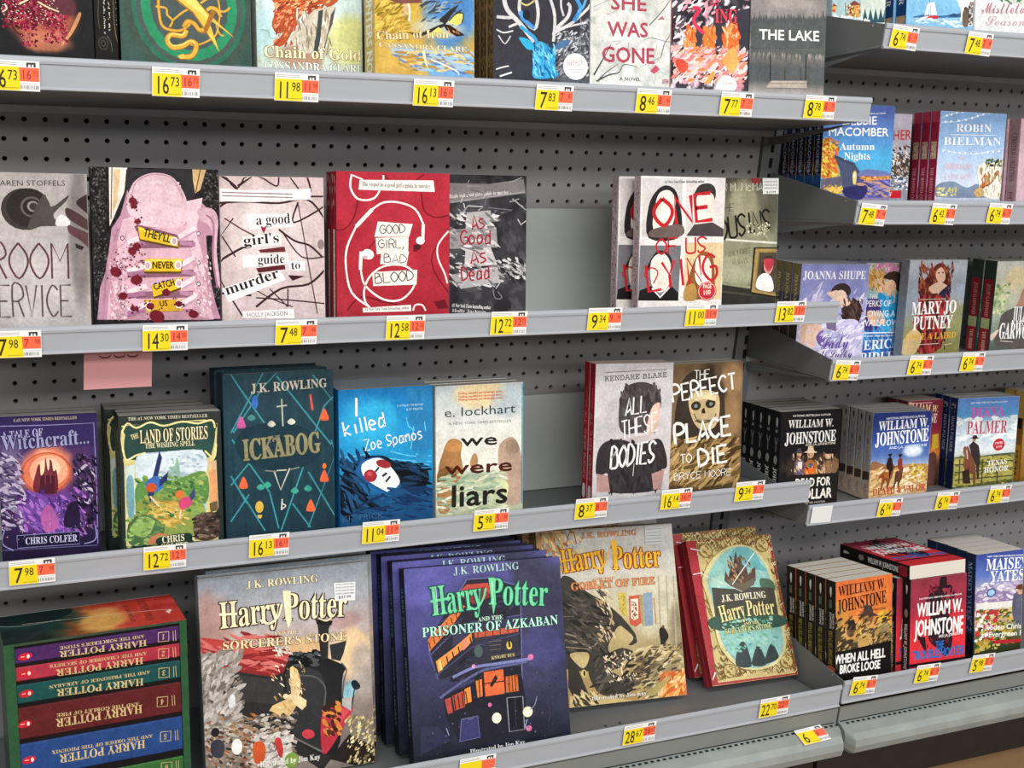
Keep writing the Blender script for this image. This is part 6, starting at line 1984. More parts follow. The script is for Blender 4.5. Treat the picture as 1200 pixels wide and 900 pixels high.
ART['perks'] = dict(res=40, gloss=0.3, G=[('v',[(0,'b8c4b0'),(300,'9cbcc0'),(600,'5a8cc0'),(1000,'2c5ca0')]),('s',585,44,474,104,'c87aa4',900,400),('s',951,288,180,303,'a8c0b8',700,0)],
 D=[
  ('S',['c86a9c','e4a8c4','7a9a6a','a8c08a'],60,27,-6,1053,185,23,63,3,1,0),
  ('P','c89a54',[86,97,213,77,390,101,417,175,293,218,156,260,72,185],1),
  ('P','e8c0a0',[199,172,372,167,432,265,368,323,250,306],1),
  ('P','3a2a24',[370,153,506,95,683,105,805,211,805,301,687,299,551,192],1),
  ('P','e4b898',[424,220,549,177,647,238,606,342,454,310],1),
  ('S',['d8b070','a87838'],24,70,82,420,279,23,69,5,3,50),
  ('P','e6bc9c',[486,325,726,359,774,465,537,461],1),
  ('P','2a9ad0',[281,322,429,339,562,431,759,375,940,393,994,530,787,541,840,678,816,891,405,909,415,608],1),
  ('P','dcae90',[844,527,991,515,1032,668,818,723,580,717,715,645],1),
  ('P','4a3a7a',[61,392,320,382,400,518,288,725,26,718],1),
  ('P','e0b494',[106,496,403,533,479,639,186,632],1),
  ('S',['5ab8e4','1a7ab4','3aa4da'],50,347,367,1057,898,23,105,6,4,60),
  ('P','2f5ca8',[-32,717,820,738,862,984,-21,972],0),
  ('S',['3aa0d8','2478b8','6a9ad0'],40,-34,702,887,954,29,116,7,4,70),
  ('T','THE',115,370,289,369,45,'f4f4f6','r',None,0,0),
  ('T','PERKS OF',56,451,572,458,65,'f4f4f6','s',None,0,4000),
  ('T','LOVING A',44,555,673,566,66,'f4f4f6','s',None,0,4000),
  ('T','WALLFLOWER',1,652,904,668,66,'f4f4f6','s',None,0,4000),
  ('L','dfeaf4',199,[-2,725,940,742],0,0),
  ('T','NEW YORK TIMES BESTSELLING AUTHOR',-1,768,923,778,17,'f4f4f6','b',None,0,0),
  ('T','ERICA',78,907,812,898,100,'f4f4f6','r',None,0,0),
  ('T','RIDLEY',17,1036,871,1036,100,'f4f4f6','r',None,0,0),
 ], S=[])
ART['mary'] = dict(res=40, gloss=0.3, G=[('v',[(0,'b4bac2'),(300,'9ca6b4'),(500,'8d94a0'),(700,'8a8a62'),(1000,'77723c')]),('s',933,544,203,234,'8c8a5a',800,0),('s',947,341,101,145,'a8b4cc',700,0),('n',6,6,40,3)],
 D=[
  ('P','6a2e24',[233,364,236,236,322,166,405,81,520,31,637,67,714,153,732,253,640,296,437,266,405,366],1),
  ('S',['8a3c2c','4a1e18','a85a3c'],60,181,52,752,369,19,88,4,4,70),
  ('P','d9b49c',[472,109,552,74,625,138,625,210,528,224,469,166],1),
  ('P','d8b49c',[366,280,504,223,630,239,687,282,550,353,449,337],1),
  ('P','2c2c44',[548,338,637,282,697,268,730,383,532,388],1),
  ('P','5a2620',[233,364,449,337,558,396,595,903,224,903,244,579],1),
  ('P','8a2a2c',[360,394,657,397,665,729,645,904,396,899],1),
  ('S',['a83c3c','6a1c20','3a2220'],50,189,392,746,906,29,122,6,4,80),
  ('E','3a2a2a',512,131,20,7,0),
  ('E','3a2a2a',581,127,17,7,0),
  ('P','c9b080',[-30,847,165,692,327,782,207,953,-16,934],1),
  ('L','c8b8a8',93,[238,396,681,391],0,0),
  ('T','MARY JO',105,548,886,532,126,'f0ece8','r',None,0,2000),
  ('T','PUTNEY',154,699,833,688,132,'f0ece8','r',None,0,2000),
  ('T','ONCE A LAIRD',36,805,927,792,66,'d8a43c','r',None,0,0),
  ('L','c8b8a0',93,[228,852,635,845],0,0),
  ('L','c8b8a0',93,[738,862,861,849],0,0),
 ], S=[])
ART['garwood'] = dict(res=30, gloss=0.3, G=[('v',[(0,'c4c8c0'),(300,'cfcbb4'),(550,'a8b09c'),(800,'6a7a6c'),(1000,'4a4a48')]),('s',464,184,320,153,'e0cfa4',900,0)],
 D=[
  ('P','c8d0a0',[51,316,164,256,270,456,223,532,105,423],1),
  ('S',['d8dca8','7a9a6a','a8b888'],30,4,239,325,565,25,81,3,1,0),
  ('P','b08474',[506,522,550,430,676,278,767,542],1),
  ('P','5a5450',[258,548,760,511,855,934,143,900,164,700],1),
  ('P','d8c0b0',[-6,788,171,731,149,777,39,851],1),
  ('T','JULIE',457,660,826,660,170,'f4f2f0','r',None,0,2000),
  ('T','GARWOOD',186,832,1095,845,170,'f4f2f0','r',None,0,2000),
  ('L','d8d0c8',111,[229,856,520,875],0,0),
 ], S=['3a4640',('P','9c2a34',[100,200,850,200,850,620,100,620],0),('P','b8c088',[100,620,850,620,850,730,100,730],0),('P','a82c34',[100,730,850,730,850,1000,100,1000],0),('T','JULIE GARWOOD',350,250,350,600,300,'d8a8a0','r',None,0,0),('T','THE BRIDE',350,760,350,980,300,'e8c8b8','r',None,0,0)])
ART['wblack'] = dict(res=44, gloss=0.35, G=[('v',[(0,'1d1c1e'),(500,'1c1b1d'),(1000,'24201f')]),('s',388,586,384,158,'4a3a30',700,400),('s',797,608,234,191,'5a4434',800,400)],
 D=[
  ('T','NATIONAL BESTSELLING AUTHOR',191,55,822,65,19,'e8e4e0','b',None,0,0),
  ('T','WILLIAM W.',125,166,879,180,80,'efedea','r',None,0,2000),
  ('T','JOHNSTONE',80,334,928,333,118,'f2f0ed','r',None,0,3000),
  ('T','AND J.A. JOHNSTONE',421,362,926,364,22,'e0d8c8','b',None,0,0),
  ('P','6a5a70',[265,645,266,515,329,484,405,522,426,654],1),
  ('E','c89a80',326,442,39,31,0),
  ('P','4a4450',[242,424,285,413,294,379,349,382,363,417,409,432,326,435],0),
  ('P','b86a30',[432,730,433,551,521,508,624,561,655,742],1),
  ('E','c89a80',516,452,54,43,0),
  ('P','e0c8a8',[401,427,460,411,471,365,548,368,567,416,630,438,516,442],0),
  ('P','8a6a4a',[728,754,728,574,817,531,922,584,953,767],1),
  ('E','c89a80',812,474,54,43,0),
  ('P','1d1a1a',[694,449,754,433,766,387,843,390,863,439,926,461,811,464],0),
  ('P','e8702c',[439,589,564,572,598,676,445,668],0),
  ('P','3a6a8a',[486,544,562,548,553,595,502,592],0),
  ('P','e4dcd4',[307,519,383,523,377,601,307,582],0),
  ('P','c8a088',[694,602,770,590,777,670,713,666],0),
  ('P','7a5c44',[865,500,970,521,1005,618,907,677,849,610],1),
  ('S',['8a6a4c','3a2c24','d8b890'],40,202,452,1013,714,15,50,4,3,60),
  ('P','24201e',[167,653,1035,668,1065,1005,114,948],0),
  ('T','DEAD FOR',278,784,870,789,88,'f0e8e0','b',None,0,5000),
  ('T','A DOLLAR',162,911,902,919,101,'f0e8e0','b',None,0,6000),
  ('T','A MASTER MUSTER',368,966,802,967,19,'c8c0b8','b',None,0,0),
 ], S=['1b1a1c',('P','c8c6c4',[420,70,600,70,640,110,520,170,400,120],1),('P','8a8886',[350,190,650,190,650,220,350,220],0),('L','8a8886',900,[300,270,500,340,700,270],1,0),('L','8a8886',900,[500,340,500,420],1,0),('E','9a9896',500,500,240,46,0),('T','JOHNSTONE',250,580,250,980,500,'e8e6e4','r',None,0,0)])
ART['wblue'] = dict(res=50, gloss=0.3, G=[('v',[(0,'26346e'),(300,'3450a0'),(500,'5a7ab8'),(620,'a8b4cc'),(700,'d8c4a8'),(1000,'d0aa78')]),('s',713,451,212,88,'e4f0fa',900,0),('s',713,451,69,32,'ffffff',1000,0)],
 D=[
  ('T','NATIONAL BESTSELLING AUTHOR',219,82,886,70,24,'dfe4f0','b',None,0,0),
  ('T','WILLIAM W.',103,202,962,183,103,'f2f2f4','r',None,0,2000),
  ('T','JOHNSTONE',62,376,970,344,148,'f4f4f6','r',None,0,3000),
  ('T','AND J.A. JOHNSTONE',298,419,950,403,28,'dfe4f0','b',None,0,0),
  ('P','9a6a4a',[-8,615,49,548,234,589,391,613,573,602,577,637,8,650],1),
  ('P','b08a64',[496,617,756,601,1076,622,1085,692,502,669],1),
  ('P','dab47c',[-17,649,369,647,1083,675,979,935,0,944],0),
  ('P','e6d6b4',[502,669,841,648,963,793,740,925,397,910],1),
  ('S',['d8b478','c49a5c','e8d2a4','b88a50'],60,-19,632,1062,957,26,87,4,4,-10),
  ('S',['c8a03c','a8842c','e0c05a'],34,678,606,1043,797,21,58,5,1,0),
  ('P','8a4a24',[126,790,173,705,232,673,326,683,355,615,394,592,424,628,402,665,393,721,375,752,353,789,329,851,349,894,323,892,297,844,301,787,266,775,238,824,218,888,192,883,211,814,214,745,178,743],0),
  ('P','a8602f',[233,685,327,690,377,720,354,751,264,750],0),
  ('P','2c201c',[270,591,294,522,328,503,367,529,384,595,387,665,362,681,354,751,333,746,319,662,280,640],0),
  ('E','2a1c18',326,489,26,16,0),
  ('P','2a1c18',[279,484,372,480,350,469,299,471],0),
  ('P','5a4030',[427,754,440,681,502,669,538,622,571,637,561,689,553,759,522,810,513,866,486,865,485,801,463,794,443,845,414,868,397,857,429,817],0),
  ('P','8a3a30',[465,616,468,546,501,516,540,542,548,612,540,688,519,684,522,758,506,753,497,669],0),
  ('E','2a1c18',499,502,24,16,0),
  ('P','2a1c18',[457,497,545,493,517,478,476,482],0),
  ('L','6a3c20',101,[297,844,218,888],0,0),
  ('T','DEATH & VALOR',69,940,977,914,80,'b83a34','r',None,0,0),
 ], S=['a09c98',('P','3c3a38',[420,40,600,40,640,80,520,120,400,80],1),('T','WILLIAM W. JOHNSTONE',290,160,290,620,420,'7a7672','r',None,0,0),('E','6a6460',500,330,200,34,0),('P','4a3a34',[0,690,1000,680,1000,780,700,760,300,800,0,770],1),('P','c0aa9c',[0,780,1000,770,1000,1000,0,1000],0),('T','BRAVO',300,820,300,960,400,'8a7a6e','r',None,0,0)])
ART['amw'] = dict(res=24, gloss=0.3, G=[('v',[(0,'7a2c44'),(300,'8a2c3c'),(500,'b04a3c'),(620,'d88a3c'),(750,'5a3c34'),(1000,'241e20')])],
 D=[
  ('T','WILLIAM W.',-120,75,880,148,76,'e8d8a0','r',None,0,0),
  ('L','d8a0a0',165,[-85,24,694,31],0,0),
  ('T','NE',645,263,856,266,105,'e8dcd0','r',None,0,0),
  ('P','d9b43c',[756,406,931,395,957,554,764,582],0),
  ('P','5a3a34',[665,649,906,640,895,976,698,985],1),
 ], S=[])
ART['diana'] = dict(res=44, gloss=0.3, G=[('v',[(0,'5a7fc0'),(200,'5c9cd0'),(300,'cfe0ea'),(420,'b8d0e0'),(550,'d8e2e8'),(640,'c8d0c8'),(680,'6a6c3c'),(1000,'5a5c34')]),('s',576,541,507,103,'e4ecf0',800,400)],
 D=[
  ('S',['f4f8fa','dfe9ee','c8dce8'],50,-1,234,996,471,49,147,4,3,0),
  ('P','4a5240',[67,648,389,653,587,643,990,634,996,686,45,673],1),
  ('P','a8a050',[8,663,980,659,987,935,16,976],0),
  ('S',['8a8844','c0b464','6a6c34'],60,-6,654,1006,988,20,64,5,2,0),
  ('L','4a4434',160,[15,736,975,721],0,0),
  ('L','4a4434',160,[24,821,985,807],0,0),
  ('L','4a4434',160,[33,906,995,894],0,0),
  ('L','4a4434',206,[95,675,109,947],0,0),
  ('L','4a4434',206,[468,690,483,964],0,0),
  ('L','4a4434',206,[719,700,736,976],0,0),
  ('P','7a4a38',[141,551,162,525,184,546,207,527,230,555,266,614,318,684,362,771,382,908,373,962,338,961,322,854,290,836,257,851,248,957,214,955,189,814,156,745,159,677,170,644,142,609],0),
  ('P','8c5a44',[156,559,210,554,248,630,234,684,189,678,157,609],0),
  ('L','d8c0b0',160,[195,577,223,680],0,0),
  ('P','3a2a24',[146,812,254,783,298,955,174,950],0),
  ('P','38302e',[227,527,295,479,388,534,426,654,420,824,437,911,397,909,365,754,277,631],0),
  ('E','b88468',306,466,30,24,0),
  ('P','2c2624',[230,443,278,436,283,415,343,417,355,439,396,449,318,460],0),
  ('T','NEW YORK TIMES BESTSELLING AUTHOR',201,66,802,66,18,'e8f0f8','s',None,0,0),
  ('T','DIANA',218,220,768,211,108,'d85ab0','r',None,0,2000),
  ('T','PALMER',168,399,831,405,142,'b84a68','r','e8e4ea',0,0),
  ('T','TEXAS',552,770,882,755,58,'f0f2ee','r',None,0,0),
  ('T','HONOR',505,845,907,835,62,'f4f4f0','r',None,0,0),
  ('E','c22c34',718,534,96,69,0),
  ('T','2 NOVELS',650,530,787,523,24,'f4eaea','b',None,0,0),
  ('T','IN ONE',674,572,774,565,21,'f4eaea','b',None,0,0),
 ], S=['22305c',('T','DIANA PALMER',290,200,290,600,420,'a8b8dc','r',None,0,0),('P','1a2548',[0,700,1000,700,1000,1000,0,1000],0),('S',['d8d4c8'],5,200,60,800,160,80,160,4,1,0)])
ART['goldbook'] = dict(res=10, gloss=0.3, G=[('v',[(0,'c8a45c'),(1000,'8a5c24')])],
 D=[
 ], S=['9a6a30',('P','c8ac6a',[0,0,1000,0,1000,300,0,300],0),('P','2c2420',[100,300,900,300,900,420,100,420],0),('P','c8932c',[200,600,900,600,900,1000,200,1000],0),('T','TEXAS',300,650,300,950,400,'5a3818','r',None,0,0)])
ART['hell'] = dict(res=50, gloss=0.3, G=[('v',[(0,'d8703c'),(300,'d87c3c'),(450,'d89a50'),(600,'b8924c'),(720,'6a5434'),(780,'1c1818'),(1000,'181516')]),('s',843,380,146,86,'e8b83c',950,0),('s',59,313,225,141,'c8964c',700,400),('n',8,8,40,3)],
 D=[
  ('T','WILLIAM W.',52,130,889,118,87,'2e1c1c','r',None,0,2000),
  ('T','JOHNSTONE',36,272,902,248,112,'2e1c1c','r',None,0,3000),
  ('T','AND J.A. JOHNSTONE',425,302,880,304,17,'4a2a20','b',None,0,0),
  ('L','8a4428',132,[136,36,795,44],0,0),
  ('P','6a5a40',[399,484,627,461,917,472,977,593,629,619,400,613],1),
  ('P','8a7a54',[771,431,887,412,990,479,801,505],1),
  ('P','4a3c2c',[-52,445,143,405,173,606,-52,586],1),
  ('P','5a4a3c',[388,741,412,494,569,442,742,523,772,778],1),
  ('E','8a5c44',569,364,93,59,0),
  ('P','4a3a34',[372,321,476,303,502,240,634,251,661,319,767,354,569,350],0),
  ('P','4a4038',[115,778,136,564,271,520,419,590,444,810],1),
  ('E','6a5044',271,452,79,51,0),
  ('P','2c2624',[101,414,191,399,213,345,327,354,350,413,441,444,271,440],0),
  ('L','2c2018',317,[628,562,917,530],0,0),
  ('P','c8a05c',[399,513,628,504,629,619,428,629],1),
  ('P','e8d060',[427,430,456,489,433,494],0),
  ('P','2a241e',[-53,332,3,295,31,396,-38,502],1),
  ('S',['a8884c','3a2e20','c8a868','5c4a30'],90,-53,332,978,709,22,73,5,3,-30),
  ('P','191617',[-65,613,991,594,957,895,61,830],0),
  ('T','WHEN ALL HELL',-18,716,879,731,79,'efede8','b',None,0,7000),
  ('T','BROKE LOOSE',67,806,787,824,74,'efede8','b',None,0,7000),
 ], S=['231d1c',('P','d8d6d2',[450,60,600,60,620,110,520,150,420,100],1),('P','5a6a5a',[350,170,620,170,620,240,350,240],0),('T','WILLIAM W.',700,280,700,420,200,'d8d4cc','b',None,0,0),('T','JOHNSTONE',420,280,420,420,200,'d8d4cc','b',None,0,0),('T','WHEN ALL HELL BROKE LOOSE',290,440,290,740,420,'a8943c','r',None,0,0),('P','b85c34',[0,770,1000,760,1000,900,600,880,0,920],1),('S',['3a2418','d8884a'],10,50,770,950,900,100,260,4,2,30)])
ART['trouble'] = dict(res=44, gloss=0.3, G=[('v',[(0,'8a3444'),(250,'9c3446'),(450,'c83440'),(700,'d8343c'),(1000,'cc3038')]),('s',516,513,624,327,'d83038',400,0)],
 D=[
  ('P','2a1c22',[319,174,409,132,499,107,526,12,633,12,652,94,729,100,684,121,561,120,642,231,767,617,649,770,523,693,335,579,357,354],1),
  ('P','2a1c22',[392,91,713,91,720,111,396,112],0),
  ('P','2a1c22',[121,528,273,557,310,723,216,633],0),
  ('S',['6a2030','3a1a24'],20,286,91,771,715,30,91,4,3,80),
  ('T','NATIONAL BESTSELLING AUTHOR',154,193,919,201,14,'f2f0ee','b',None,0,0),
  ('T','WILLIAM W.',121,351,942,363,126,'f2f0ee','b',None,0,3000),
  ('T','JOHNSTONE',91,534,951,554,149,'f2f0ee','b',None,0,4000),
  ('T','AND J.A. JOHNSTONE',512,581,952,580,26,'f2f0ee','b',None,0,0),
  ('T','THE',461,680,609,681,69,'2f6ab4','b',None,0,4000),
  ('T','TROUBLESHOOTER',54,756,986,776,84,'2f6ab4','b',None,0,6000),
  ('P','1c1820',[-20,790,1024,804,1026,829,-18,822],0),
 ], S=['1f1a1c',('P','d0ccc8',[420,60,620,60,640,100,500,140],1),('E','8a7a72',500,320,240,40,0),('T','WILLIAM W. JOHNSTONE',280,420,280,850,440,'dcdad6','b',None,0,0),('P','8a2430',[100,860,900,860,900,970,100,970],0)])
ART['maisey'] = dict(res=44, gloss=0.3, G=[('v',[(0,'3a4a94'),(200,'5a74b8'),(350,'b8b4cc'),(500,'a896b4'),(560,'d8ccc4'),(620,'d8a89c'),(700,'8a8a5a'),(850,'4a5030'),(1000,'24281c')])],
 D=[
  ('P','9a86b0',[25,361,305,299,596,364,810,313,1034,375,1041,489,30,441],1),
  ('S',['e4e0e8','c8b8cc'],20,56,284,893,463,35,107,4,3,10),
  ('P','e6e2dc',[31,456,821,475,789,537,34,520],0),
  ('P','b8403c',[34,520,753,551,683,587,37,568],0),
  ('P','c8323c',[41,632,183,626,188,706,46,712],0),
  ('P','e8e4e0',[77,634,470,645,439,723,116,701],0),
  ('S',['b8903c','5a6a30','c8b04c','3a4a24','d8c878'],80,35,536,851,913,28,107,5,2,0),
  ('S',['c8343c','f0ece8'],16,36,552,481,806,36,107,7,1,0),
  ('P','5a5c70',[818,426,962,403,1149,447,1167,708,910,707,792,586],1),
  ('E','c89a80',954,395,66,32,0),
  ('P','6a3c24',[843,364,903,332,1012,329,1143,358,1144,382,961,384],0),
  ('E','2f5a94',338,372,101,42,0),
  ('E','a8c4e4',338,372,72,29,0),
  ('T','NEW YORK TIMES BESTSELLING AUTHOR',236,38,1012,65,14,'f4f4f6','b',None,0,0),
  ('T','MAISEY',207,158,1094,182,105,'f4f4f6','r',None,0,2000),
  ('T','YATES',303,270,1028,291,99,'f4f4f6','r',None,0,2000),
  ('T','Rodeo Christmas',224,716,1282,761,48,'f4f4f6','b',None,0,0),
  ('T','at Evergreen Ranch',139,779,1324,829,48,'f4f4f6','b',None,0,0),
  ('P','b82c34',[392,824,1066,847,1069,883,412,858],0),
 ], S=['26304c',('T','MAISEY YATES',300,80,300,620,400,'8a9cc4','r',None,0,0),('P','161a24',[0,750,1000,750,1000,1000,0,1000],0),('S',['8a94a8','5a6a8a'],10,150,540,850,740,80,200,4,2,80)])
ART['stone_st'] = dict(res=30, gloss=0.3, G=[],
 D=[
  ('P','e4e6e6',[790,88,922,93,916,184,792,176],0),
  ('T','POTTER ILLUSTRATED 9780545',801,101,914,105,7,'6a7072','b',None,0,0),
  ('T','POTTER ILLUSTRATED 9780545',800,116,913,120,7,'6a7072','b',None,0,0),
  ('T','POTTER ILLUSTRATED 9780545',799,131,912,135,7,'6a7072','b',None,0,0),
  ('T','POTTER ILLUSTRATED 9780545',798,146,912,150,7,'6a7072','b',None,0,0),
  ('T','$37.99',814,167,893,169,13,'3a3c3e','b',None,0,0),
 ], S=[])
ART['cousins_st'] = dict(res=30, gloss=0.3, G=[],
 D=[
  ('P','d8dad6',[746,2,993,1,1000,113,756,113],0),
  ('T','PAPERBACK BOOK',769,34,977,31,11,'7a7c7a','b',None,0,0),
  ('T','PAPERBACK BOOK',770,56,979,54,11,'7a7c7a','b',None,0,0),
  ('T','PAPERBACK BOOK',771,78,980,76,11,'7a7c7a','b',None,0,0),
  ('T','$10.99',807,107,957,105,14,'4a4c4a','b',None,0,0),
 ], S=[])
ART['goblet_st'] = dict(res=30, gloss=0.3, G=[],
 D=[
  ('P','c4c6c6',[794,3,930,4,925,116,788,115],0),
  ('L','8a9090',44,[803,26,921,27],0,0),
  ('L','8a9090',44,[801,45,919,45],0,0),
  ('L','8a9090',44,[799,63,917,64],0,0),
  ('L','8a9090',44,[797,81,915,82],0,0),
  ('L','8a9090',44,[795,100,913,101],0,0),
 ], S=[])
ART['stag_st'] = dict(res=30, gloss=0.3, G=[],
 D=[
  ('E','efeeee',850,734,132,83,0),
  ('T','NETFLIX',762,729,935,723,32,'c8746c','s',None,0,0),
  ('L','b0b0b0',64,[769,752,947,752],0,0),
  ('L','b0b0b0',64,[796,767,906,768],0,0),
 ], S=[])

# ------------------------------------------------------------------ setting: floor, back wall, pegboard, uprights
floor = MB().box(-4, 5, -7, 0.6, -0.05, 0.0).build('floor', mat('tan_floor_tiles', '8d6f4e', 0.45, noise=0.12, nscale=3))
tag(floor, kind='structure')
wallb = MB().box(-1.2, 3.0, 0.035, 0.06, 0, 2.6).build('wall_back', M_DARK); tag(wallb, kind='structure')

def pegboard(x0, x1, z0, z1, label, phase):
    p = 0.0254; r = 0.0034; mb = MB()
    a = np.arange(8) * math.pi / 4
    ring = np.stack([np.cos(a), np.sin(a)], 1) * r
    h = p / 2
    outer = np.array([(h, 0), (h, h), (0, h), (-h, h), (-h, 0), (-h, -h), (0, -h), (h, -h)])
    i0 = math.ceil((x0 + h - phase) / p); i1 = math.floor((x1 - h - phase) / p)
    j0 = math.ceil((z0 + h) / p); j1 = math.floor((z1 - h) / p)
    V = []; F = []; n = 0
    for i in range(i0, i1 + 1):
        for j in range(j0, j1 + 1):
            c = np.array([phase + i * p, j * p])
            for q, y in ((outer, 0.0), (ring, 0.0), (ring, 0.006)):
                V += [(c[0] + e[0], y, c[1] + e[1]) for e in q]
            for k in range(8):
                k2 = (k + 1) % 8
                F.append((n + k, n + k2, n + 8 + k2, n + 8 + k)); F.append((n + 8 + k, n + 8 + k2, n + 16 + k2, n + 16 + k))
            n += 24
    mb.add(V, F)
    xa, xb = phase + i0 * p - h, phase + i1 * p + h; za, zb = j0 * p - h, j1 * p + h
    for bx in ((x0, xa, z0, z1), (xb, x1, z0, z1), (xa, xb, z0, za), (xa, xb, zb, z1)):
        mb.box(bx[0], bx[1], 0.0, 0.006, bx[2], bx[3])
    ob = mb.build('pegboard_panel', M_PEG, None, (0, 0, ZO))
    return tag(ob, label, 'pegboard')
pegboard(-0.55, 1.1585, -1.0, 0.55, 'dark grey pegboard back panel behind the left bay of shelves', 0.0)
pegboard(1.1975, 2.35, -1.0, 0.55, 'dark grey pegboard back panel behind the right bay of shelves', 1.2973 - 51 * 0.0254)

up = MB(); up.box(1.1605, 1.1955, -0.006, 0.03, -1.02, 0.6)
root = empty('shelf_upright', (0, 0, ZO)); tag(root, 'slotted grey steel upright post between the two shelf bays', 'post')
up.build('post', M_PAN, root)
sl = MB()
for i in range(62):
    z = 0.55 - i * 0.0254; sl.box(1.1755, 1.1815, -0.0066, -0.0058, z - 0.008, z + 0.008)
sl.build('slot_column', M_DARK, root)

# ------------------------------------------------------------------ shelves
TILT = {'R3': 7.0, 'R5': 13.0, 'R4': 9.5, 'R2': 9.5}
def tan_of(sh): return math.tan(math.radians(TILT.get(sh, 10.5)))
ZS = {'L1': (.060, -.235), 'L2': (-.2455, -.235), 'L3': (-.546, -.235), 'L4': (-.834, -.386), 'R1': (.166, -.235), 'R2': (-.092, -.235), 'R3': (-.341, -.235), 'R4': (-.589, -.235), 'R5': (-.830, -.386)}
def pan_z(sh, y):
    z, yf = ZS[sh]; return z + .004 - (y - yf) * tan_of(sh)

def shelf(sh, x0, x1, label, hgt=0.036, wall=False, stop=None, base=False):
    z, yf = ZS[sh]; TAN = tan_of(sh)
    root = empty('gondola_shelf', (x0, yf, z + ZO)); tag(root, label, 'shelf')
    ox, oy, oz = x0, yf, z
    L = x1 - x0
    def Y(y): return y - oy
    # sloping pan with a turned-down rear edge
    yb = -0.0075
    zt0, zt1 = 0.004, pan_z(sh, yb) - oz
    MB().extrude_x([(0.0012, zt0), (Y(yb), zt1), (Y(yb), zt1 - 0.003), (0.0012, zt0 - 0.003)], 0.0005, L - 0.0005).build('pan', M_PAN, root)
    MB().box(0.001, L - 0.001, Y(yb) - 0.002, Y(yb) + 0.0005, zt1 - 0.0125, zt1 - 0.003).build('rear_edge', M_RAIL, root)
    # price rail: rolled top, recessed channel, bright bottom lip
    h = hgt
    prof = [(0.0, -0.0005), (-0.0034, 0.0), (-0.0042, 0.0012), (-0.0036, 0.0030), (-0.0018, 0.0036), (-0.0018, h - 0.0085), (-0.0034, h - 0.0076), (-0.0036, h - 0.0045), (-0.0026, h - 0.0008), (-0.0008, h), (0.0008, h - 0.0006), (0.0008, -0.0005)]
    MB().extrude_x(prof, 0, L).build('price_rail', M_RAIL, root)
    MB().extrude_x([(-0.0043, 0.0008), (-0.0043, 0.0030), (-0.0034, 0.0034), (-0.0034, 0.0004)], 0, L).build('rail_lip', M_RAILLIP, root)
    # cantilever brackets under the pan
    for bx in ((0.004, 0.0065), (L - 0.0065, L - 0.004)):
        zb = zt0 - 0.0035
        pr = [(0.02, zb - 0.02 * TAN - 0.0005), (Y(-0.009), zt1 - 0.0135), (Y(-0.009), zt1 - 0.026), (Y(-0.03), zt1 - 0.026 + 0.021 * TAN)]
        MB().extrude_x(pr, bx[0], bx[1]).build('bracket', M_PAN, root)
    if wall:
        top = h - 0.002
        pr = [(0.0012, zt0 + 0.0005), (0.0012, top), (Y(-0.012), top + 0.008), (Y(-0.009), zt1 + 0.0005)]
        MB().extrude_x(pr, 0.0006, 0.0022).build('end_panel', M_PAN, root)
        rv = MB(); a = np.linspace(0, 2 * math.pi, 10, endpoint=False)
        for yy in (0.028,):
            pv = [(-0.0008, yy, top - 0.004)] + [(0.0006, yy + 0.0022 * math.cos(t), top - 0.004 + 0.0022 * math.sin(t)) for t in a]
            rv.add(pv, [(0, 1 + i, 1 + (i + 1) % 10) for i in range(10)])
        rv.build('rivet', M_STEEL, root)
    if base:
        top = h - 0.002
        pr = [(0.0012, zt0 + 0.0005), (0.0012, top), (Y(-0.012), top + 0.008), (Y(-0.009), zt1 + 0.0005)]
        MB().extrude_x(pr, L - 0.0006, L).build('end_panel', M_PAN, root)
    if stop:
        MB().box(0.002, L - 0.002, Y(-0.007), Y(-0.0055), zt1 + 0.001, zt1 + stop).build('back_stop', M_WALLPLATE, root)
    return root

S1 = shelf('L1', -0.5, 1.1765, 'grey shelf across the top left, topmost of the four in the left bay')
shelf('L2', -0.5, 1.1765, 'grey shelf in the left bay holding the red and white books, second from the top', 0.034, stop=0.172)
shelf('L3', -0.5, 1.1765, 'grey shelf in the left bay holding the blue and teal books, third from the top', 0.038, stop=0.168)
B4 = shelf('L4', -0.5, 1.1765, 'deep grey bottom shelf of the left bay holding the large illustrated books', 0.038)
shelf('R1', 1.1805, 2.3, 'grey shelf at the top right corner, highest in the right bay', 0.036, wall=True)
shelf('R2', 1.1805, 2.3, 'grey shelf in the right bay holding the pale blue paperbacks, second from the top', 0.037, wall=True)
shelf('R3', 1.1805, 2.3, 'grey shelf in the right bay holding the romance paperbacks, third from the top', 0.036, wall=True)
shelf('R4', 1.1805, 2.3, 'grey shelf in the right bay with the blank white label, fourth from the top', 0.036, wall=True)
B5 = shelf('R5', 1.1805, 2.3, 'deep grey bottom shelf of the right bay holding thick western paperbacks', 0.040, wall=True)

a = np.linspace(0, 2 * math.pi, 10, endpoint=False)
for hx, hy in ((.797, -.318), (.8224, -.3165), (.800, -.3365), (.8256, -.3365), (1.02, -.3365), (1.045, -.3365)):
    z0 = pan_z('L4', hy) - ZS['L4'][0] + 0.0002
    v = [(hx + .5 + .0026 * math.cos(t), hy + .386 + .0026 * math.sin(t), z0 - .0026 * math.sin(t) * tan_of('L4')) for t in a]
    MB().add(v, [tuple(range(10))]).build('peg_hole', M_DARK, B4)

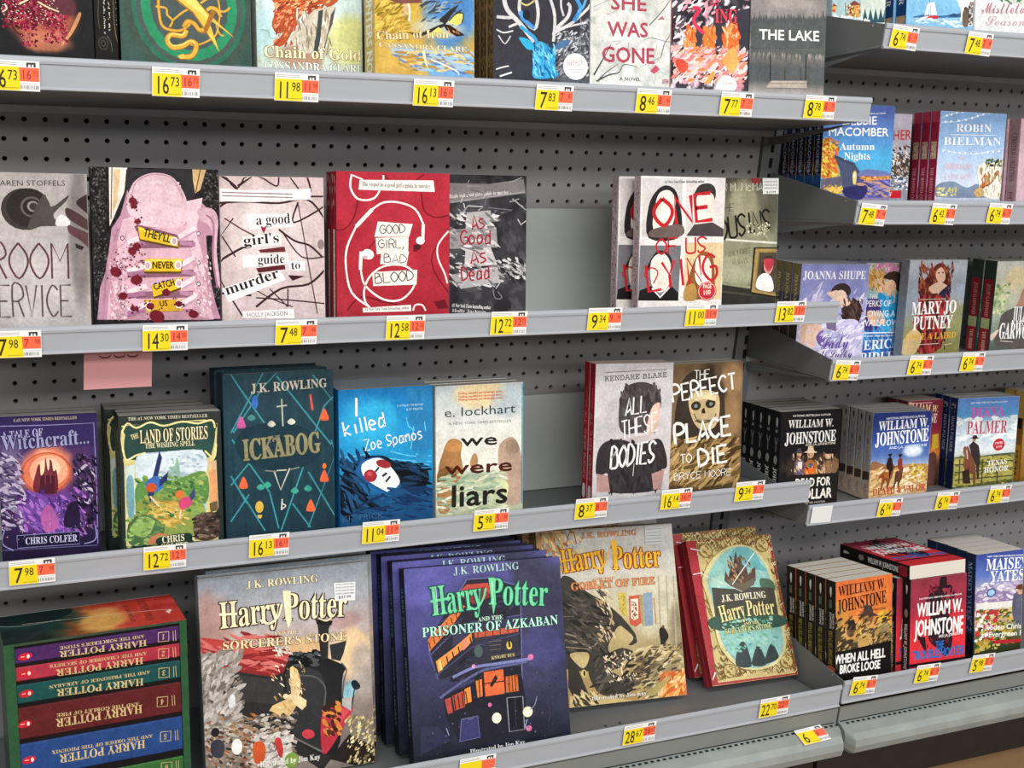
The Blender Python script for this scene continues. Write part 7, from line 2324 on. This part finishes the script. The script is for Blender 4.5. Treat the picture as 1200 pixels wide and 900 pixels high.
def base(x0, x1, label):
    root = empty('base_deck', (x0, -0.386, ZO - 0.84)); tag(root, label, 'shelf base')
    L = x1 - x0
    def P(pts): return [(y + .386, z + .84) for y, z in pts]
    MB().extrude_x(P([(-.3885, -.8375), (-.3885, -.868), (-.3845, -.868), (-.3845, -.8375)]), 0.0, L).build('front_panel', M_DECK, root)
    prof = P([(-.3888, -.8632), (-.400, -.8640), (-.416, -.8685), (-.4245, -.876), (-.427, -.887), (-.424, -.899), (-.415, -.905), (-.3888, -.905)])
    small = [(-.0028 + (a + .0028) * .55, -.0232 + (b + .0232) * .9) for a, b in prof]
    bmp = MB(); n_ = len(prof)
    secs = [(0.001, small), (0.010, prof), (L - 0.010, prof), (L - 0.001, small)]
    v_ = [(x, a, b) for x, pf in secs for a, b in pf]
    f_ = [(s_ * n_ + i, s_ * n_ + (i + 1) % n_, (s_ + 1) * n_ + (i + 1) % n_, (s_ + 1) * n_ + i) for s_ in range(3) for i in range(n_)]
    f_ += [tuple(range(n_))[::-1], tuple(range(3 * n_, 4 * n_))]
    bmp.add(v_, f_).build('bumper', M_BUMP, root)
    d = MB(); n = int(L / 0.0105)
    for i in range(n):
        x = 0.012 + i * 0.0105; d.box(x, x + 0.0055, -.0102, -.0062, .84 - .8644, .84 - .8632)
    d.box(0.004, L - 0.004, -.0032, -.0022, .84 - .8634, .84 - .8618)
    d.build('slot_row', M_DARK, root)
    MB().box(0.002, L - 0.002, .03, .04, .84 - 1.02, .84 - .906).build('kick_plate', M_KICK, root)
base(-0.5, 1.1765, 'grey base plinth with rounded scuffed edge under the left bay')
base(1.1805, 2.3, 'grey base plinth with rounded scuffed edge under the right bay')

# ------------------------------------------------------------------ price labels
need = set()
for k_, a_ in ART.items():
    for o_ in list(a_['D']) + list(a_['S'][1:] if a_['S'] else []):
        if o_[0] == 'T' and o_[8] != 'h': need |= {(c_, o_[8]) for c_ in o_[1]}
need |= {(c_, 's') for c_ in '0123456789.$'} | {(c_, 'b') for c_ in '0123456789 EACHBOKPR'}
load_glyphs(sorted(need))

def price_label(x, sh, ztop, d, c, label, tilt=0.0, w=0.0535, h=0.0325, blank=None):
    z, yf = ZS[sh]
    mb = MB(); mb.box(0, w, -0.0006, 0, -h, 0, 'f0f0ee')
    fn = lambda X, Z, k: np.stack([X, -0.0006 - 0.00002 * k + 0 * X, Z - h], 1)
    s = Sheet(mb, w, h, fn)
    if blank is None:
        Y = 'f0d81e'; Rd = 'ee6a4a'
        s.draw([('P', Y, [0, 215, 620, 205, 625, 1000, 0, 1000], 0), ('P', Rd, [605, 225, 1000, 225, 1000, 680, 615, 680], 0), ('P', '3a3838', [745, 55, 925, 50, 928, 205, 745, 205], 0), ('P', 'f0f0ee', [785, 120, 825, 120, 825, 205, 785, 205], 0), ('P', 'f0f0ee', [850, 120, 885, 120, 885, 205, 850, 205], 0)])
        for i in range(2): s.draw([('L', '8a8680', 90, [30, 80 + i * 60, 560, 75 + i * 60], 0, 0)])
        dx = 320 if len(d) == 2 else 240
        if len(d) == 2: s.text(d, np.array([w * .06, h * .09]), np.array([w * .36, h * .09]), h * .60, '2e2a18', 's', None, 0, 2)
        else: s.text(d, np.array([w * .10, h * .09]), np.array([w * .30, h * .09]), h * .62, '2e2a18', 's', None, 0, 2)
        a0 = .38 if len(d) == 2 else .33
        if c: s.text(c, np.array([w * a0, h * .36]), np.array([w * (a0 + .2), h * .36]), h * .32, '3a3618', 's', None, 0, 1)
        s.text(d, np.array([w * .64, h * .40]), np.array([w * (.64 + .1 * len(d)), h * .40]), h * .30, 'b03024', 's', None, 0, 1)
        s.text(c, np.array([w * .86, h * .50]), np.array([w * .97, h * .50]), h * .18, 'c04030', 's', None, 0, 1)
        rnd = random.Random(int(x * 1000))
        xx = .63
        while xx < .97:
            s.draw([('P', '4a4a4a', [int(xx * 1000), 800, int(xx * 1000 + 9), 800, int(xx * 1000 + 9), 930, int(xx * 1000), 930], 0)]); xx += rnd.uniform(.018, .045)
        s.draw([('L', '6a6a3a', 60, [300, 905, 600, 900], 0, 0), ('L', '8a8a88', 50, [640, 740, 960, 740], 0, 0)])
    else:
        s.draw([('P', 'dededd', [30, 40, 970, 40, 970, 960, 30, 960], 0)])
    ob = mb.build('price_label', M_TAG, None, (x, yf - 0.0047, ztop + ZO))
    ob.rotation_euler = (0, math.radians(tilt), 0)
    tag(ob, label, 'price label', 'price labels along the shelf edges')
    return ob

for row in (
    ('L1', -.0214, .0912, '16', '73', 'price label below the pomegranate cover, cut by the left edge'),
    ('L1', .152, .0912, '16', '73', 'price label reading 16.73 below the green ringed book'),
    ('L1', .2929, .0915, '11', '98', 'price label reading 11.98 on the top left shelf'),
    ('L1', .4664, .0918, '16', '13', 'price label reading 16.13 below the moth cover'),
    ('L1', .6338, .0925, '7', '83', 'price label reading 7.83 below the blue stag cover'),
    ('L1', .782, .0935, '8', '46', 'price label reading 8.46 below the white cover with red capitals'),
    ('L1', .9149, .0945, '7', '77', 'price label reading 7.77 below the flame covered book'),
    ('L1', 1.0565, .0955, '8', '78', 'price label reading 8.78 below the grey lake cover'),
    ('L2', -.0303, -.2142, '7', '98', 'price label reading 7.98 at the left end of the second shelf'),
    ('L2', .1379, -.2130, '14', '30', 'price label reading 14.30 below the pink sneaker cover'),
    ('L2', .2997, -.2120, '7', '48', 'price label reading 7.48 below the string tangled cover'),
    ('L2', .4456, -.2110, '12', '58', 'price label reading 12.58 below the red cover with earphones'),
    ('L2', .5938, -.2100, '12', '72', 'price label reading 12.72 below the charcoal cover with torn paper'),
    ('L2', .7412, -.2090, '9', '34', 'price label reading 9.34 under the bare gap on the second shelf'),
    ('L2', .9006, -.2085, '11', '00', 'price label reading 11.00 below the four portraits cover'),
    ('L2', 1.0582, -.2080, '13', '82', 'price label reading 13.82 at the right end of the second shelf'),
    ('L3', -.0243, -.5069, '7', '98', 'price label reading 7.98 below the purple fantasy cover'),
    ('L3', .1354, -.5060, '12', '72', 'price label reading 12.72 below the green storybook cover'),
    ('L3', .2703, -.5045, '16', '13', 'price label reading 16.13 below the teal lattice cover'),
    ('L3', .4253, -.5020, '11', '04', 'price label reading 11.04 below the blue swimmer cover'),
    ('L3', .59, -.5010, '5', '98', 'price label reading 5.98 on the left bay third shelf'),
    ('L3', .7509, -.4995, '8', '37', 'price label reading 8.37 below the girl from behind cover'),
    ('L3', .8968, -.4985, '16', '14', 'price label reading 16.14 on the left bay third shelf'),
    ('L3', 1.0305, -.4980, '9', '34', 'price label reading 9.34 at the right end of the third shelf'),
    ('L4', .5303, -.8000, '', '', 'price label cut by the lower edge, below the bus cover'),
    ('L4', .7853, -.7955, '28', '67', 'price label reading 28.67 on the bottom shelf edge'),
    ('L4', 1.0213, -.7930, '22', '70', 'price label reading 22.70 below the red and gold book'),
    ('R1', 1.1913, .2010, '6', '74', 'price label reading 6.74 beginning the highest right shelf'),
    ('R1', 1.3331, .1995, '7', '48', 'price label reading 7.48 on the highest right shelf'),
    ('R2', 1.1867, -.0585, '7', '48', 'price label reading 7.48 below the lit cabin cover'),
    ('R2', 1.323, -.0580, '6', '42', 'price label reading 6.42 on the right bay second shelf'),
    ('R2', 1.4387, -.0570, '6', '74', 'price label reading 6.74 on the right bay second shelf'),
    ('R3', 1.1855, -.3055, '6', '74', 'price label reading 6.74 below the lilac romance cover'),
    ('R3', 1.3328, -.3050, '6', '74', 'price label reading 6.74 below the red haired woman cover'),
    ('R3', 1.4428, -.3045, '6', '74', 'price label reading 6.74 below the green spines with red bands'),
    ('R4', 1.3227, -.5545, '6', '74', 'price label reading 6.74 below the blue cover with two riders'),
    ('R4', 1.4469, -.5540, '6', '74', 'price label reading 6.74 mid right fourth shelf'),
    ('R4', 1.565, -.5530, '6', '74', 'price label reading 6.74 below the fence rider cover'),
    ('R5', 1.194, -.7830, '6', '74', 'price label reading 6.74 below the orange western cover'),
    ('R5', 1.3223, -.7830, '6', '74', 'price label reading 6.74 below the red western cover'),
    ('R5', 1.4395, -.7830, '5', '98', 'price label reading 5.98 on the bottom right shelf edge')):
    right = row[0][0] == 'R'
    price_label(row[1], row[0], row[2], row[3], row[4], 'yellow and red ' + row[5], tilt=(4 if right and row[1] < 1.3 else 2.5) if right else 0.5, w=0.049 if right else 0.0535, h=0.0325 if not right else 0.0325)
price_label(1.186, 'R4', -.5555, '', '', 'blank white label at the left end of a right bay shelf edge', 1.0, 0.040, 0.0285, blank=True)
fl = price_label(1.098, 'L4', -.8575, '6', '', 'yellow price label lying flat on the rounded base edge', 0, 0.052, 0.03)
fl.location = (1.092, -.3925, -.8602 + ZO); fl.rotation_euler = (math.radians(-75), 0, math.radians(3))

note = MB(); N = 8
v = []; 
for i in range(N + 1):
    t = i / N; z = -.2365 - t * .066 ; y = -.1985 - .006 * t * t
    for x, yo in ((.0745 - .003 * t, 0), (.1555 - .003 * t, 0)): v += [(x, y, z)]
f = [(2 * i, 2 * i + 2, 2 * i + 3, 2 * i + 1) for i in range(N)]
note.add(v, f, 'c08a8c')
v2 = [(a, b + .0003, c) for a, b, c in v]; note.add(v2, [q[::-1] for q in f], 'c88e90')
for cx, s_ in ((.098, 1), (.115, -1), (.131, 1)):
    p = np.array([(cx + .007 * math.cos(q), -.2600 + .004 * math.sin(q)) for q in np.linspace(math.pi, 2 * math.pi, 9)])
    w_ = .0009
    vv = [(a, -.1999, b + w_) for a, b in p] + [(a, -.1999, b - w_) for a, b in p]
    note.add(vv, [(i, 9 + i, 10 + i, i + 1) for i in range(8)], '4a2a2c')
tag(note.build('paper_note', mat('pink_paper', attr=True, rough=0.8, bump=0.05), None, (0, 0, ZO)), 'pink paper note hanging beneath the second shelf on the left', 'note')


# ------------------------------------------------------------------ books
def frame_matrix(q):
    X, Y, Z, yaw, lean, roll = q[:6]
    y, l, r = (math.radians(v) for v in (yaw, lean, roll))
    rt = Vector((math.cos(y), math.sin(y), 0)); n0 = Vector((math.sin(y), -math.cos(y), 0)); zz = Vector((0, 0, 1))
    upv = math.cos(l) * zz - math.sin(l) * n0
    Rv = math.cos(r) * rt - math.sin(r) * upv; Uv = math.cos(r) * upv + math.sin(r) * rt
    nv = Rv.cross(Uv)
    return Vector((X, Y, Z + ZO)), Rv, Uv, nv
def to_matrix(o, cx, cy, cz):
    m = Matrix.Identity(4)
    for i in range(3): m[i][0], m[i][1], m[i][2], m[i][3] = cx[i], cy[i], cz[i], o[i]
    return m

def mean_col(A):
    for g in A['G']:
        if g[0] == 'v': return g[1][len(g[1]) // 2][1]
    return '808080'

BOOK_PROTO = {}
def make_book(key, kind, w, h, t, page, backcol, sticker=None, spine_out=False):
    """one book standing at its lower front left corner: x along the cover, y into the shelf, z up"""
    A = ART[key]
    hard = kind == 'hardcover_book'
    root = empty(kind)
    ft = 0.0024 if hard else 0.0005
    ins = 0.0035 if hard else 0.0002
    rr = min(0.0022, t * 0.2)
    pm = print_mat(A['gloss'])
    face_art = A if not spine_out else dict(G=[('v', [(0, '242326'), (1000, '1e1d20')])], D=[], S=[], res=6)
    # front cover with its printed picture
    mb = MB(); mb.box(rr, w, 0, ft, 0, h, mean_col(face_art))
    s = Sheet(mb, w, h, lambda X, Z, k: np.stack([X, -EPS * k + 0 * X, Z], 1))
    s.ground(face_art['G'], face_art['res']); s.draw(face_art['D'])
    mb.build('front_cover', pm, root)
    bm = MB(); bm.box(rr, w, t - ft, t, 0, h, backcol); bm.build('back_cover', pm, root)
    # spine with rounded edges
    sc = A['S'][0] if A['S'] else backcol
    a = np.linspace(0, math.pi / 2, 4)
    outer = [(rr - rr * math.sin(q), rr - rr * math.cos(q)) for q in a] + [(rr - rr * math.cos(q), t - rr + rr * math.sin(q)) for q in a]
    inner = [(rr, t - ft * 1.01), (ft, t - max(rr, ft)), (ft, max(rr, ft)), (rr, ft * 1.01)]
    sm = MB(); sm.extrude_z(outer + inner, 0, h, sc)
    ss = Sheet(sm, t - 2 * rr * 0.6, h, lambda X, Z, k: np.stack([-EPS * k + 0 * X, t - rr * 0.6 - X, Z], 1))
    if not spine_out: ss.th = ss.w
    if spine_out: ss.ground(A['G'], A['res']); ss.draw(A['D'])
    elif A['S']: ss.draw(A['S'][1:])
    sm.build('spine', pm, root)
    pb = MB(); pb.box(ft + 0.0006, w - ins, ft + 0.0002, t - ft - 0.0002, ins, h - ins); pb.build('page_block', page, root)
    if sticker:
        B = ART[sticker]
        st = MB(); s2 = Sheet(st, w, h, lambda X, Z, k: np.stack([X, -EPS * (k + 150) + 0 * X, Z], 1)); s2.draw(B['D'])
        so = st.build('sticker', M_TAG, root); so['label'] = 'small pale sticker on the cover'
    return root

def copy_thing(src, mw):
    r = src.copy(); COL.objects.link(r); r.matrix_world = mw
    for ch in list(src.children):
        c = ch.copy(); COL.objects.link(c); c.parent = r
    return r

SHELF_OF = {'L1': 'pom beads green chain iron stag she burn lake', 'L2': 'room theyll gggtm ggbb agad oneofus cousins', 'L3': 'witch land icka zoe liars bodies perfect', 'L4': 'stone azka goblet mina',
            'R1': 'town boat mist', 'R2': 'autumn her robin pinkbook', 'R3': 'joanna perks mary garwood', 'R4': 'wblack wblue amw diana goldbook', 'R5': 'hell trouble maisey'}
def place(ob, mw, w, t, sh):
    """stand a book on the sloping pan: lift it until its lowest bottom corner just clears"""
    gap = min((lambda p: p.z - ZO - pan_z(sh, p.y))(mw @ Vector((x, y, 0))) for x in (0, w) for y in (0, t))
    mw = mw.copy(); mw[2][3] += 0.0007 - gap
    ob.matrix_world = mw

ORD = ['front', 'second', 'third', 'fourth', 'fifth', 'sixth']
def stack(key, kind, t, page, backcol, label, copies=(), sticker=None, group=None, where=None, sh=None, spine_out=False):
    q = FRAMES[key]; o, Rv, Uv, nv = frame_matrix(q); w, h = q[6], q[7]
    if spine_out:
        root = make_book(key, kind, 0.15, h, w, page, backcol, None, True)
        place(root, to_matrix(o + Rv * w, -nv, -Rv, Uv), .15, w, 'L1')
        tag(root, label, 'book'); return root
    tt = t - 0.0006
    root = make_book(key, kind, w, h, tt, page, backcol, sticker)
    sh = sh or next(k for k in ZS if key in SHELF_OF[k].split())
    place(root, to_matrix(o, Rv, -nv, Uv), w, tt, sh)
    n = len(copies) + 1
    tag(root, label + (', front copy' if n > 1 else ''), 'book', group if n > 1 else None)
    for i, cp in enumerate(copies):
        if len(cp) == 2:
            dx, dn = cp; l = math.radians(q[4])
            oo = o + Rv * dx - nv * dn
            r = copy_thing(root, to_matrix(oo, Rv, -nv, Uv)); place(r, r.matrix_world.copy(), w, tt, sh)
        else:
            dx, dy, lean = cp
            q2 = (q[0] + dx, q[1] + dy, pan_z(sh, q[1] + dy) + t * max(0, math.sin(math.radians(lean - 10.5))), q[3], lean, 0)
            o2, R2, U2, n2 = frame_matrix(q2)
            r = copy_thing(root, to_matrix(o2, R2, -n2, U2)); place(r, r.matrix_world.copy(), w, tt, sh)
        for c in list(r.children):
            if c.name.startswith('sticker'): bpy.data.objects.remove(c)
        tag(r, (where or label) + ', ' + ORD[i + 1] + ' copy back', 'book', group)
    return root

PB, HB = 'paperback_book', 'hardcover_book'

stack('pom', HB, .035, M_PAGE, '1e1d1f', 'black hardcover with a split red pomegranate on the top shelf')
stack('beads', HB, .15, M_PAGE, '1e1d1f', 'black ornate book standing spine out left of the green cover', spine_out=True)
stack('green', HB, .034, M_PAGE, '1e2824', 'green hardcover with golden bird and ringed circles on the top shelf', [(.0065, .036)], group='copies of the green ringed hardcover')
stack('chain', HB, .034, M_PAGE, 'b8c8c0', 'pale aqua hardcover with an orange swirl and cream title on the top shelf')
stack('iron', HB, .045, M_PAGE, '8a7438', 'gold and blue hardcover with a striped moth on the top shelf')
stack('stag', PB, .024, M_PAGE, '3d2417', 'dark paperback with a glowing blue stag and antlers', [(0, .0245), (0, .049)], 'stag_st', 'copies of the blue stag paperback')
stack('she', PB, .03, M_PAGE, 'd0d0cc', 'white paperback with red capitals and bare twigs on the top shelf')
stack('burn', PB, .03, M_PAGE, 'e8a0a0', 'paperback with orange flames and torn pale paper on the top shelf')
stack('lake', PB, .03, M_PAGE, '55585a', 'grey paperback with a misty lake and jetty at the end of the top shelf')
stack('room', PB, .025, M_PAGE, 'c0bab7', 'pale grey paperback with a black telephone at the left end of the second shelf')
stack('theyll', HB, .032, M_PAGE, '262425', 'hardcover showing a blood spotted pink sneaker with yellow lace tags')
stack('gggtm', PB, .026, M_PAGE, 'cdb8b7', 'pale pink paperback tangled with dark string and cut out words')
stack('ggbb', HB, .028, M_PAGE, '9c2434', 'red hardcover with looping white earphone cable', [(0, .029)], group='copies of the red earphone hardcover')
stack('agad', HB, .036, M_PAGE, '2c2a2e', 'charcoal hardcover with torn paper scraps and red lettering')
stack('oneofus', PB, .022, M_PAGE, 'cbb6bb', 'white paperback with four portraits crossed out in red paint', [(-.018, .034)], group='copies of the four portraits paperback')
stack('cousins', HB, .03, M_PAGE, '35342e', 'olive hardcover with a framed portrait at the right end of the second shelf', (), 'cousins_st')
stack('witch', PB, .026, M_PAGEG, '2b2450', 'purple fantasy paperback with a glowing castle in a circle', [(0, .0265)], group='copies of the purple fantasy paperback')
stack('land', PB, .03, M_PAGEG, '2e3432', 'green storybook paperback with a gold frame and falling child', [(0, .031), (-.012, .062), (-.012, .093)], group='copies of the green storybook paperback')
stack('icka', HB, .036, M_PAGEG, '1f3640', 'dark teal hardcover with a diamond lattice and small icons', [(-.002, .05)], group='copies of the teal lattice hardcover')
stack('zoe', PB, .028, M_PAGEG, '1f78b8', 'bright blue paperback with a dark haired face in sunglasses', [(0, .0285), (0, .057), (0, .0855)], group='copies of the blue swimmer paperback')
stack('liars', PB, .022, M_PAGEG, 'b7c2c6', 'pale paperback with blurred brown figures and black lower case title', [(0, .026), (-.004, .052)], group='copies of the pale blurred figures paperback')
stack('bodies', PB, .021, M_PAGE, 'a81c2c', 'pale grey paperback with red spine and a girl seen from behind', [(0, .0215)], group='copies of the girl from behind paperback')
stack('perfect', PB, .022, M_PAGE, '5a4632', 'brown paperback with a skull face and white brushed capitals', [(0, .0225)], group='copies of the skull face paperback')
# boxed set lying on its side, spines outward
q = FRAMES['box']; o, Rv, Uv, nv = frame_matrix(q); w, h, dp = q[6], q[7], .105
broot = empty('boxed_book_set', mw=to_matrix(o, Rv, -nv, Uv))
tag(broot, 'shrink wrapped green boxed set of books lying on its side at the bottom left', 'box set')
place(broot, broot.matrix_world.copy(), w, dp, 'L4')
bm = MB(); bm.box(.012, w - .009, .0032, .0045, .002, h - .003, '1a1719'); bm.box(0, w, .004, dp, 0, h, '27482f'); bm.box(0, .012, 0, .004, 0, h, '2f5538'); bm.box(w - .009, w, 0, .004, 0, h, '2f5538'); bm.box(.012, w - .009, 0, .004, h - .003, h, '3a4a3a')
s = Sheet(bm, w, dp, lambda X, Z, k: np.stack([X, dp - Z, h + EPS * k + 0 * X], 1))
s.ground([('v', [(0, '8a4a2c'), (1000, 'c06038')]), ('s', 820, 500, 420, 900, 'c04038', 1000, 100), ('s', 560, 420, 200, 460, 'e0b060', 900, 300), ('s', 160, 700, 330, 900, '1f3a36', 1000, 250), ('s', 60, 200, 300, 400, '22302e', 1000, 300), ('n', 9, 7, 50, 4)], 40)
s.draw([('T', 'HARRY POTTER', 790, 150, 790, 900, 90, '6a2a20', 'r', None, 0, 0), ('T', 'BOOKS', 700, 180, 700, 800, 60, '7a3a20', 'r', None, 0, 0), ('L', 'f0e0d0', 30, [120, 620, 500, 560, 860, 480, 960, 420], 0, 0), ('P', 'f2e4dc', [930, 300, 955, 420, 940, 440, 915, 380], 0), ('P', '1a2a28', [100, 640, 300, 620, 420, 880, 300, 990, 0, 990, 0, 700], 1), ('L', 'd8dcd8', 26, [0, 650, 120, 560, 330, 600], 1, 0), ('L', 'e8ecea', 40, [0, 985, 450, 985, 1000, 985], 0, 0)])
bm.build('carton', print_mat(.15), broot)
A = ART['box']
cuts = []
names = ['purple', 'crimson', 'dark green', 'maroon', 'blue', 'mid green']
polys = [d for d in A['D'] if d[0] == 'P'][1:7]
rest = [d for d in A['D'] if not (d[0] == 'P')]
for i, d in enumerate(polys):
    zs = sorted([(1 - d[2][j] / 1000) * h for j in (1, 3, 5, 7)])
    z0, z1 = (zs[0] + zs[1]) / 2, (zs[2] + zs[3]) / 2
    if i == 5: z0 = z1 - .032
    z1 = min(z1, h - .004)
    pb = MB(); r = .003
    pb.extrude_x([(.0015 + r, z0), (.0015, z0 + r), (.0015, z1 - r), (.0015 + r, z1), (.012, z1), (.012, z0)], .0125, w - .0095, d[1])
    s = Sheet(pb, w, h, lambda X, Z, k: np.stack([X, .0015 - EPS * k + 0 * X, Z], 1))
    def inside(dd):
        vs = {'T': lambda: dd[3], 'L': lambda: dd[3][1], 'E': lambda: dd[3], 'P': lambda: dd[2][1], 'S': lambda: dd[4]}[dd[0]]()
        zz = (1 - vs / 1000) * h
        return z0 - .002 <= zz <= z1 + .002
    s.draw([dd for dd in rest if inside(dd)])
    bk = pb.build('book_spine', print_mat(.25), broot); bk['label'] = names[i] + ' book spine with gold lettering'
pb = MB(); pb.box(.0125, w - .0095, .0035, .02, .002, .05, '241e20'); pb.box(.0125, w - .0095, .0015, .01, .003, max(.008, z0 - .002), '3a2a5a'); bk = pb.build('book_spine', print_mat(.25), broot); bk['label'] = 'lowest violet book spine'

stack('stone', HB, .03, M_PAGE, '8a939c', 'large illustrated hardcover with a red steam locomotive and cream title', [(.017, .046, 14.5), (.019, .089, 12.5)], 'stone_st', 'copies of the red locomotive hardcover', sh='L4')
stack('azka', HB, .029, M_PAGE, '24243c', 'large dark blue illustrated hardcover with a triple deck night bus', [(-.004, .049, 20.5), (-.009, .094, 17.5), (-.014, .140, 14.5), (-.019, .184, 11.6)], None, 'copies of the dark blue bus hardcover', sh='L4')
stack('goblet', HB, .029, M_PAGE, 'a89468', 'large illustrated hardcover with a black dragon and orange title', [(-.004, .061, 21.5)], 'goblet_st', 'copies of the black dragon hardcover', sh='L4')
stack('mina', HB, .028, M_PAGE, 'a02c36', 'shrink wrapped red hardcover with gold border and castle oval', [(-.001, .050, 32)], None, 'copies of the red and gold bordered hardcover', sh='L4')
stack('town', PB, .025, M_PAGEG, 'a8c0c8', 'pale paperback with a snowy harbour town on the highest right shelf')
stack('boat', PB, .025, M_PAGEG, '244a80', 'sky blue paperback with a sailing boat on the highest right shelf', [(-.004, .0255)], group='copies of the sailing boat paperback')
stack('mist', PB, .025, M_PAGEG, 'dcdedf', 'white paperback with pink script title on the highest right shelf')
stack('autumn', PB, .0235, M_PAGEG, '1c2238', 'blue paperback with a lit autumn cabin by a lake', [(0, .0238), (0, .0476), (0, .0714), (0, .0952)], group='copies of the autumn cabin paperback')
stack('her', PB, .024, M_PAGEG, 'c2bccb', 'grey paperback with a tabby kitten behind the autumn cabin cover')
stack('robin', PB, .0225, M_PAGEG, 'b02a48', 'pale blue paperback with fairy lights and a brown cowboy hat', [(0, .0235), (0, .047)], group='copies of the fairy lights paperback')
stack('pinkbook', PB, .026, M_PAGEG, 'c4a2ac', 'paperback with dusty pink lettered spine at the right edge', [(-.004, .0265), (-.004, .053)], group='copies of the dusty pink paperback')
stack('joanna', PB, .025, M_PAGEG, '6a6a8c', 'lilac romance paperback with an embracing couple lying down', [(0, .026), (0, .052), (0, .078)], group='copies of the lilac romance paperback')
stack('perks', PB, .026, M_PAGEG, '5a8cc0', 'romance paperback with a kissing couple and a bright blue dress', [(0, .027)], group='copies of the blue dress romance paperback')
stack('mary', PB, .024, M_PAGEG, '8d94a0', 'romance paperback with a red haired woman in a dark red gown')
stack('garwood', PB, .03, M_PAGEG, '3a4640', 'green spined romance paperback with white capitals at the right edge', [(0, .031)], group='copies of the green spined romance paperback')
stack('wblack', PB, .0235, M_PAGEG, '1b1a1c', 'black western paperback with three cowboys and a white title', [(0, .024), (0, .048), (0, .072), (0, .096)], group='copies of the black western paperback')
stack('wblue', PB, .023, M_PAGEG, 'a09c98', 'blue and sand western paperback with two riders on a plain', [(0, .0235), (0, .047), (0, .0705)], group='copies of the two riders paperback')
stack('amw', PB, .028, M_PAGEG, '6a2c3c', 'maroon western paperback half hidden behind the two riders paperback', [(0, .029)], group='copies of the maroon western paperback')
stack('diana', PB, .0215, M_PAGEG, '22305c', 'paperback with a rider on a brown horse by a fence under clouds', [(0, .022), (0, .044)], group='copies of the rider by a fence paperback')
stack('goldbook', PB, .026, M_PAGE, '9a6a30', 'paperback with golden brown spine at the right edge', [(0, .027)], group='copies of the golden spined paperback')
stack('hell', PB, .0258, M_PAGE, '231d1c', 'orange western paperback with two gunmen and a yellow moon', [(0, .026), (0, .052), (0, .078), (0, .104)], group='copies of the orange western paperback')
stack('trouble', PB, .02, M_PAGE, '5a1c28', 'red western paperback with a dark cowboy silhouette', [(-.011, .0205), (-.004, .041), (.002, .0615), (.004, .082), (.004, .1025)], group='copies of the red western paperback')
stack('maisey', PB, .026, M_PAGE, '26304c', 'paperback with a cowboy, flag and purple mountains', [(.003, .0265), (.006, .053), (.008, .0795), (.008, .106)], group='copies of the purple mountains paperback')
# a copy of the red western lying flat on top of its stack
q = FRAMES['trouble']; o, Rv, Uv, nv = frame_matrix(q); w, h = q[6], q[7]
lt = .0235
lying = make_book('trouble', PB, w, h, lt, M_PAGE, '5a1c28')
lying.matrix_world = to_matrix(o + Uv * (h + lt + .0022) - Rv * .003, Rv, -Uv, -nv)
tag(lying, 'red western paperback lying flat on top of the upright red western copies', 'book')
